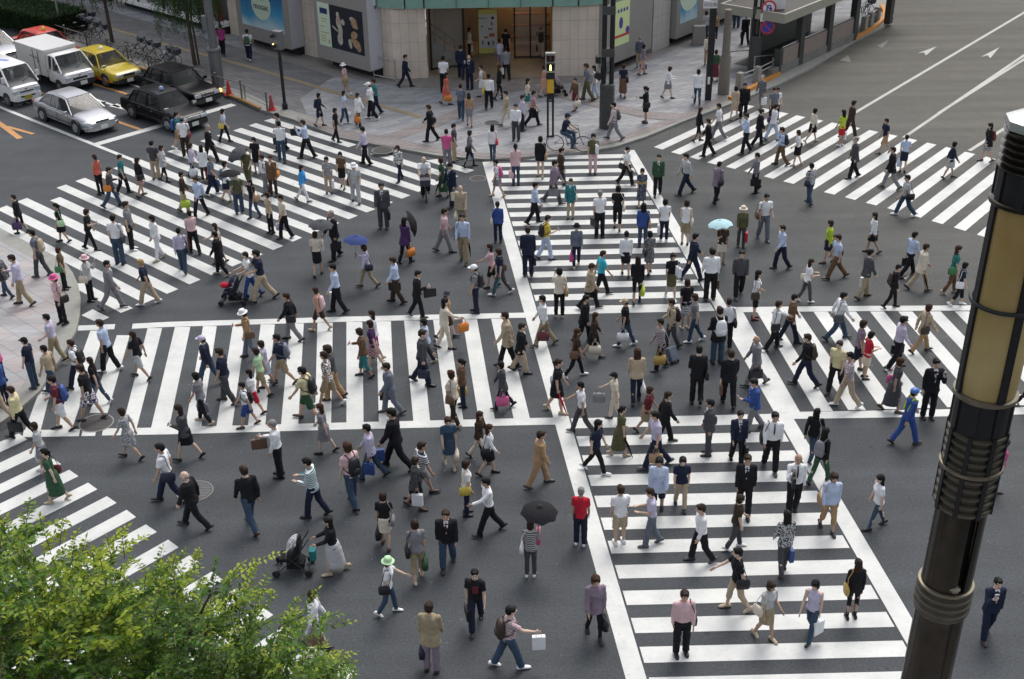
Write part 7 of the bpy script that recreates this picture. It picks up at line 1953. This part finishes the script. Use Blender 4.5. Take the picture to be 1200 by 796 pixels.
# upper open shaft: two curved shells and a rod between
def shell(mb, R, z0, z1, a0, a1, th=.02, n=20):
    vs = []
    for z in (z0, z1):
        for rr in (R, R - th):
            for k in range(n + 1): t = a0 + (a1 - a0) * k / n; vs.append((rr * math.cos(t), rr * math.sin(t), z))
    q = n + 1; f = []
    for k in range(n): f += [(k, k + 1, 2 * q + k + 1, 2 * q + k), (q + k + 1, q + k, 3 * q + k, 3 * q + k + 1), (2 * q + k, 2 * q + k + 1, 3 * q + k + 1, 3 * q + k), (k + 1, k, q + k, q + k + 1)]
    f += [(0, 2 * q, 3 * q, q), (n, q + n, 3 * q + n, 2 * q + n)]; mb.add(vs, f)
m = MB(); shell(m, cr(640, 29.5), LZ(679), LZ(588), math.radians(115), math.radians(272)); shell(m, cr(640, 29.5), LZ(679), LZ(588), math.radians(-66), math.radians(92)); m.obj('shaft_shell', M_COL, lc, auto=30)
m = MB(); m.tube((0.02, -.05, LZ(679)), (0.02, -.05, LZ(588)), .11); m.obj('core', M_COLB, lc, auto=30)
m = MB(); m.tube((.0, -.2, LZ(676)), (.0, -.2, LZ(655)), .02); m.lathe([(.05, 0), (.06, .03), (.02, .06)], (.0, -.19, LZ(676)), 12); m.obj('fitting', M_GOLD_, lc)
# ribbed drum
for y0, y1, hp in ((591, 543, 34.3), (541, 497, 35.0)):
    R_d = cr((y0 + y1) / 2, hp); m = MB(); m.lathe([(R_d * .9, LZ(y0)), (R_d * .9, LZ(y1))], n=48)
    for k in range(5): z = LZ(y0) + (LZ(y1) - LZ(y0)) * (k + .5) / 5; h = (LZ(y1) - LZ(y0)) / 5 * .42; m.lathe([(R_d * .9, z - h), (R_d * .985, z - h * .55), (R_d, z), (R_d * .985, z + h * .35), (R_d * .9, z + h * .6)], n=48, closed=False)
    m.obj('louvre_drum', M_LOUV, lc, auto=50)
    m = MB()
    for k in range(8): a = math.radians(45 * k + 12); m.box((R_d * .93 * math.cos(a), R_d * .93 * math.sin(a), (LZ(y0) + LZ(y1)) / 2), (.05, .04, LZ(y1) - LZ(y0)), Matrix.Rotation(a, 3, 'Z'))
    m.obj('strut', M_COLB, lc)
R_g = cr(542, 36.6); m = MB(); z = LZ(542); m.lathe([(R_g * .93, z - .02), (R_g, z - .015), (R_g, z + .015), (R_g * .93, z + .02)], n=48); m.obj('ring', M_GOLD_, lc, auto=40)
R_b = cr(478, 34); m = MB(); m.lathe([(R_b * .97, LZ(498)), (R_b * .97, LZ(462))], n=40)
for k in range(8): a = math.radians(45 * k + 12); m.box((R_b * .97 * math.cos(a), R_b * .97 * math.sin(a), (LZ(498) + LZ(462)) / 2), (.03, .05, LZ(462) - LZ(498)), Matrix.Rotation(a, 3, 'Z'))
m.obj('lamp_base', M_COLB, lc, auto=40)
R_f = cr(458, 37.5); m = MB(); z = LZ(459); m.lathe([(R_b * .9, z - .03), (R_f, z - .015), (R_f, z + .02), (R_f * .9, z + .03)], n=48); m.obj('ring', M_GOLD_, lc, auto=40)
# amber glass with four black ribs
R_l = cr(400, 35.3); m = MB(); m.lathe([(R_l * .97, LZ(455)), (R_l, LZ(440)), (R_l, LZ(245)), (R_l * .97, LZ(238))], n=56); m.obj('lamp_glass', M_OPAL, lc, smooth=True, auto=40)
m = MB()
for k in range(4):
    a = math.radians(90 * k - 90 + 8); zm = (LZ(455) + LZ(238)) / 2
    m.box((R_l * 1.01 * math.cos(a), R_l * 1.01 * math.sin(a), zm), (.04, .065, LZ(238) - LZ(455)), Matrix.Rotation(a, 3, 'Z'))
    for py in (270, 330, 380, 430): m.ell((R_l * 1.06 * math.cos(a), R_l * 1.06 * math.sin(a), LZ(py)), (.014,) * 3, 8, 6)
m.obj('lamp_rib', M_COLB, lc)
m = MB(); z = LZ(352)
rs = []
for k in range(49):
    a = 2 * math.pi * k / 48; c = V3((R_l * 1.08 * math.cos(a), R_l * 1.08 * math.sin(a), z)); d = c.copy(); d.z = 0; d.normalize(); rs.append([c + d * .018 * math.cos(b) + V3((0, 0, .018 * math.sin(b))) for b in [2 * math.pi * q / 8 for q in range(8)]])
m.rings(rs, cap=False); m.obj('ring', M_COLB, lc, smooth=True)
# upper part: flange, black drum, louvres, octagonal cap
R_t = cr(225, 38.5); m = MB(); z = LZ(236); m.lathe([(R_t * .9, z - .03), (R_t * 1.10, z - .01), (R_t * 1.10, z + .02), (R_t * .9, z + .05)], n=48); m.obj('ring', M_COL, lc, auto=40)
m = MB(); m.lathe([(R_t * .98, LZ(236)), (R_t * .98, LZ(196))], n=40)
for k in range(8): a = math.radians(45 * k + 12); m.box((R_t * .98 * math.cos(a), R_t * .98 * math.sin(a), (LZ(236) + LZ(196)) / 2), (.03, .06, LZ(196) - LZ(236)), Matrix.Rotation(a, 3, 'Z'))
m.obj('upper_drum', M_COLB, lc, auto=40)
m = MB(); z0, z1 = LZ(196), LZ(146); m.lathe([(R_t * .88, z0), (R_t * .88, z1)], n=40)
for k in range(6): z = z0 + (z1 - z0) * (k + .3) / 6; h = (z1 - z0) / 6 * .42; m.lathe([(R_t * .88, z - h), (R_t * 1.04, z - h * .6), (R_t * 1.05, z - h * .2), (R_t * .88, z + h * .4)], n=40, closed=False)
m.obj('vent_louvre', M_COL, lc, auto=40)
m = MB(); m.lathe([(R_t * 1.05, z1 - .03), (R_t * 1.08, z1 + .04), (R_t * .2, z1 + .13)], n=8, phase=.2); m.obj('cap', mat('column_cap', (.50, .52, .52), .3, .6), lc, auto=20)
m = MB(); m.lathe([(.42, 0), (.42, .5), (.33, .6), (R1 * 1.02, .9), (R1 * 1.02, 1.0)], n=32); m.obj('base', M_COL, lc, auto=30)
lc.rotation_euler.y = .0143; lc.location.x -= 8.9 * .0143

# ================================================================== trees
def leaf_mat(name, c1, c2, c3):
    def f(n, L, b):
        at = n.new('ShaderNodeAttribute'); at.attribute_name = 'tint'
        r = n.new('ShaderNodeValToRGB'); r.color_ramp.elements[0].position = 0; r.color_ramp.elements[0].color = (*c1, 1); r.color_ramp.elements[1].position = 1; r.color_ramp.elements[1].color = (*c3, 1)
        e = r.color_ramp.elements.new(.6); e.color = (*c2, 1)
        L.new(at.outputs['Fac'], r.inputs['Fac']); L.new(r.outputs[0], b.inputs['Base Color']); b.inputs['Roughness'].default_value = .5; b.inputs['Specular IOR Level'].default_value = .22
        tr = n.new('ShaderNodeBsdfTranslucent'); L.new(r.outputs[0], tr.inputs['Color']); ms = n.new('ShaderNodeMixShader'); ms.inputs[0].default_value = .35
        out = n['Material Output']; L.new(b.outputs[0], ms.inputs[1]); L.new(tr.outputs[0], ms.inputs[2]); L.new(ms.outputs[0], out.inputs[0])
    return node_mat(name, f)
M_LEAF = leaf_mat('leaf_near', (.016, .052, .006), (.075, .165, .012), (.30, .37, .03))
M_LEAFW = leaf_mat('leaf_willow', (.018, .042, .012), (.035, .075, .018), (.07, .12, .025))
M_LEAFH = leaf_mat('leaf_hedge', (.008, .025, .007), (.016, .045, .011), (.03, .07, .015))
M_BARK = mat('bark', (.075, .058, .042), .9, var=.25, scale=12, bump=.5, bscale=30)
M_TWIG = mat('twig', (.10, .085, .045), .8)
def leaves_obj(name, pos, axis, nrm, length, width, tint, m, parent):
    """pos base point, axis direction, nrm normal; each leaf two quads folded on the midrib"""
    n = len(pos); axis /= np.linalg.norm(axis, axis=1)[:, None]; side = np.cross(axis, nrm); side /= (np.linalg.norm(side, axis=1)[:, None] + 1e-9); up = np.cross(side, axis)
    l = length[:, None]; w_ = width[:, None]
    p0 = pos; p1 = pos + axis * l * .45 + side * w_ * .5 + up * w_ * .12; p2 = pos + axis * l - up * l * .08; p3 = pos + axis * l * .45 - side * w_ * .5 + up * w_ * .12; pm = pos + axis * l * .45
    V = np.stack([p0, p1, p2, p3, pm], 1).reshape(-1, 3); b = np.arange(n)[:, None] * 5
    F = np.concatenate([b + np.array([[0, 4, 2, 1]]), b + np.array([[0, 3, 2, 4]])], 1).reshape(-1, 4)
    me = D.meshes.new(name); me.vertices.add(len(V)); me.vertices.foreach_set('co', V.ravel().astype(np.float32)); me.loops.add(len(F) * 4); me.loops.foreach_set('vertex_index', F.ravel().astype(np.int32))
    me.polygons.add(len(F)); me.polygons.foreach_set('loop_start', (np.arange(len(F)) * 4).astype(np.int32)); me.update(calc_edges=True)
    at = me.attributes.new('tint', 'FLOAT', 'POINT'); at.data.foreach_set('value', np.repeat(tint, 5).astype(np.float32)); me.materials.append(m)
    o = D.objects.new(name, me); COL.objects.link(o); o.parent = parent; return o
# near tree, lower left corner of the picture
tc0 = at_dist(150, 760, 9.4); tree = empty('street_tree', (tc0.x - .6, tc0.y - .3, SW_Z)); tag(tree, 'leafy green street tree whose crown fills the lower left corner', 'tree'); TB = V3(tree.location)
tips = []; rngt = np.random.RandomState(5)
m = MB(); m.cap((0, 0, 0), (.05, 0, 4.5), .20, .15, 12); m.cap((.05, 0, 4.5), (.0, .1, 8.4), .15, .10, 12); tr = m.obj('trunk', M_BARK, tree, smooth=True)
twm = MB()
# crown outline as seen: top limit of the foliage in image rows for each column
def limit(px): return np.interp(px, [-200, 0, 45, 100, 150, 200, 240, 280, 320, 350, 372, 400, 430], [600, 612, 640, 655, 648, 655, 662, 676, 692, 718, 745, 790, 850])
clusters = []
while len(clusters) < 700:
    px = rngt.uniform(-150, 395); py = rngt.uniform(600, 960)
    lim = limit(px) + 18
    if py < lim: continue
    if px > 230 and rngt.rand() < .25: continue
    if py < limit(px) + 70 and rngt.rand() < .55: continue
    if 150 < px < 360 and py < limit(px) + 90 and rngt.rand() < .45: continue
    hd_ = 8.2 + rngt.rand() * 2.6 + (py - 700) * -.004; clusters.append((px, py, hd_))
sprigs = [(330, 640, 272, 682), (398, 764, 340, 776), (300, 650, 285, 700), (232, 642, 226, 668), (190, 655, 182, 690), (8, 603, 0, 640), (142, 614, 146, 655), (75, 605, 70, 640), (45, 600, 60, 650), (170, 624, 140, 650), (315, 688, 290, 700), (352, 712, 330, 735), (100, 628, 95, 660), (120, 640, 110, 668), (18, 620, 30, 650), (285, 655, 262, 690), (345, 735, 320, 760), (62, 622, 50, 660), (90, 618, 84, 660), (205, 648, 200, 680)]
PO, AX, NR, LE, WI, TI = [], [], [], [], [], []
def sprig(base, tip, nl, tint0, ll):
    base = np.array(base); tip = np.array(tip); d = tip - base; L0 = np.linalg.norm(d); d /= L0
    sag = np.array([0, 0, -1.0]) * L0 * .18
    prev = base; s0 = np.cross(d, [0, 0, 1.0]); s0 /= np.linalg.norm(s0) + 1e-9
    for k in range(nl):
        t = (k + 1) / nl; p = base + (tip - base) * t + sag * t * t * .8 + np.array([0, 0, .25]) * L0 * t * (1 - t)
        for s in ((-1, 1) if k < nl - 1 else (0,)):
            ax = s0 * s * 1.0 + d * (.55 if s else 1.0) + np.array([0, 0, -.25]) + rngt.normal(0, .22, 3); PO.append(p); AX.append(ax); NR.append(np.array([0, 0, 1.0]) + rngt.normal(0, .35, 3))
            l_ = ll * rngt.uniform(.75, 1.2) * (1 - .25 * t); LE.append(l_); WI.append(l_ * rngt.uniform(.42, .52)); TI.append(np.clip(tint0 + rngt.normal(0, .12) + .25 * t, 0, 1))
        if k % 3 == 0 or k == nl - 1: twm.tube(V3(prev), V3(p), .004, .003, 4, False); prev = p
TBn = np.array(TB)
for px, py, hd_ in clusters:
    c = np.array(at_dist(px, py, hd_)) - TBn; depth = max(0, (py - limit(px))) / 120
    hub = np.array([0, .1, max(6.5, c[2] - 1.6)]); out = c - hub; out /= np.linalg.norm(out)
    tint0 = np.clip(.62 - depth * .30 + rngt.normal(0, .20), .05, .95)  # shade inside the crown put into the leaf colour, darker with depth
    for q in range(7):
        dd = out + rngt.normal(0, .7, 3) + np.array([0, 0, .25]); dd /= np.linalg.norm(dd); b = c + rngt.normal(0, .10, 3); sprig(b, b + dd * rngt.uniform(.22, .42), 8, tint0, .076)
for x1, y1, x0, y0 in sprigs:
    h_ = 9.6 + rngt.rand() * .6; a = np.array(at_dist(x0, y0, h_)) - TBn; b = np.array(at_dist(x1, y1, h_ + .1)) - TBn; sprig(a, b, 11, .95, .074)
PO, AX, NR, LE, WI, TI = map(np.array, (PO, AX, NR, LE, WI, TI))
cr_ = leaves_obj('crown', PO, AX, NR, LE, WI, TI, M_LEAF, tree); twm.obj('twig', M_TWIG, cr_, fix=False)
m = MB()
for k in range(26):
    px, py, hd_ = clusters[k * 20]; c = V3(np.array(at_dist(px, py, hd_)) - TBn); a0 = V3((0, .05, 5.0 + (k % 6) * .55)); mid = lerp(a0, c, .5) + V3((0, 0, .35)); m.cap(a0, mid, .06, .03, 7, 2); m.cap(mid, c, .03, .010, 6, 2)
m.obj('branch', M_BARK, tree, smooth=True)
# willows on the left pavement
def willow(px, py, label, H, spread, zlow, seed):
    g = P(px, py, SW_Z); t = empty('willow_tree', tuple(g)); tag(t, label, 'tree', 'willows on the left pavement'); rw = np.random.RandomState(seed)
    m = MB(); m.cap((0, 0, 0), (-.05, 0, 2.4), .11, .085, 10); m.cap((-.05, 0, 2.4), (.1, .1, H * .8), .085, .05, 10)
    if seed == 3: m.cap((.22, 0, 0), (.12, 0, 3.0), .06, .05, 8); 
    m.obj('trunk', M_BARK, t, smooth=True); PO, AX, NR, LE, WI, TI = [], [], [], [], [], []; bm_ = MB()
    for k in range(260):
        a = rw.uniform(0, 2 * math.pi); r = spread * math.sqrt(rw.rand()); top = np.array([r * math.cos(a), r * math.sin(a), H - .5 * r + rw.normal(0, .3)]); L0 = rw.uniform(1.2, top[2] - zlow) if top[2] - zlow > 1.3 else 1.0
        if k % 3 == 0: bm_.cap((0, 0, H * .7), V3(top), .04, .012, 5, 2)
        n_ = int(L0 / .035); dr = np.array([math.cos(a), math.sin(a), 0]) * .12
        for q in range(n_):
            p = top + dr * (q / n_) + np.array([rw.normal(0, .05), rw.normal(0, .05), -L0 * q / n_]); PO.append(p); AX.append(np.array([rw.normal(0, .5), rw.normal(0, .5), -1])); NR.append(rw.normal(0, 1, 3)); l_ = rw.uniform(.09, .14); LE.append(l_); WI.append(l_ * .28); TI.append(np.clip(rw.normal(.45, .22), 0, 1))
    leaves_obj('crown', *map(np.array, (PO, AX, NR, LE, WI, TI)), M_LEAFW, t); bm_.obj('branch', M_BARK, t, smooth=True)
willow(132, 51, 'willow with a thin dark trunk behind the yellow taxi, crown cut by the top edge', 5.4, 1.9, 1.9, 2)
willow(228.5, 76, 'willow with hanging strands before the shop windows, right of the yellow taxi', 5.6, 1.7, 1.5, 3)
# hedge
h0, h1 = P(-30, 24, SW_Z), P(60, 46.5, SW_Z); hdv = (h1 - h0).normalized(); hn = V3((-hdv.y, hdv.x, 0)); hl_ = (h1 - h0).length
hg = empty('hedge', tuple(h0)); tag(hg, 'dark green clipped hedge along the far left pavement', 'hedge'); rh = np.random.RandomState(9)
N = 26000; u = rh.rand(N) * hl_; v = rh.rand(N) * 2.6; z = rh.rand(N) * 1.15; f = rh.randint(0, 3, N)
v = np.where(f == 0, np.abs(rh.normal(0, .06, N)), v); z = np.where(f == 1, 1.15 + rh.normal(0, .05, N), z); u = np.where((f == 2) & (rh.rand(N) < .4), hl_ - np.abs(rh.normal(0, .06, N)), u); z = np.where((f == 2) & (u < hl_ - .3), 1.15 + rh.normal(0, .06, N), z)
pos = np.stack([hdv.x * u + hn.x * v, hdv.y * u + hn.y * v, z], 1); l_ = rh.uniform(.06, .1, N)
leaves_obj('foliage', pos, rh.normal(0, 1, (N, 3)) + np.array([0, -.3, .6]), rh.normal(0, 1, (N, 3)), l_, l_ * .6, np.clip(rh.normal(.5, .25, N), 0, 1), M_LEAFH, hg)
m = MB(); a = math.atan2(hdv.y, hdv.x); m.box(V3((0, 0, .55)) + hdv * hl_ / 2 + hn * 1.3, (hl_ - .1, 2.45, 1.08), Matrix.Rotation(a, 3, 'Z')); m.obj('hedge_core', mat('hedge_core', (.008, .016, .007), .9), hg)
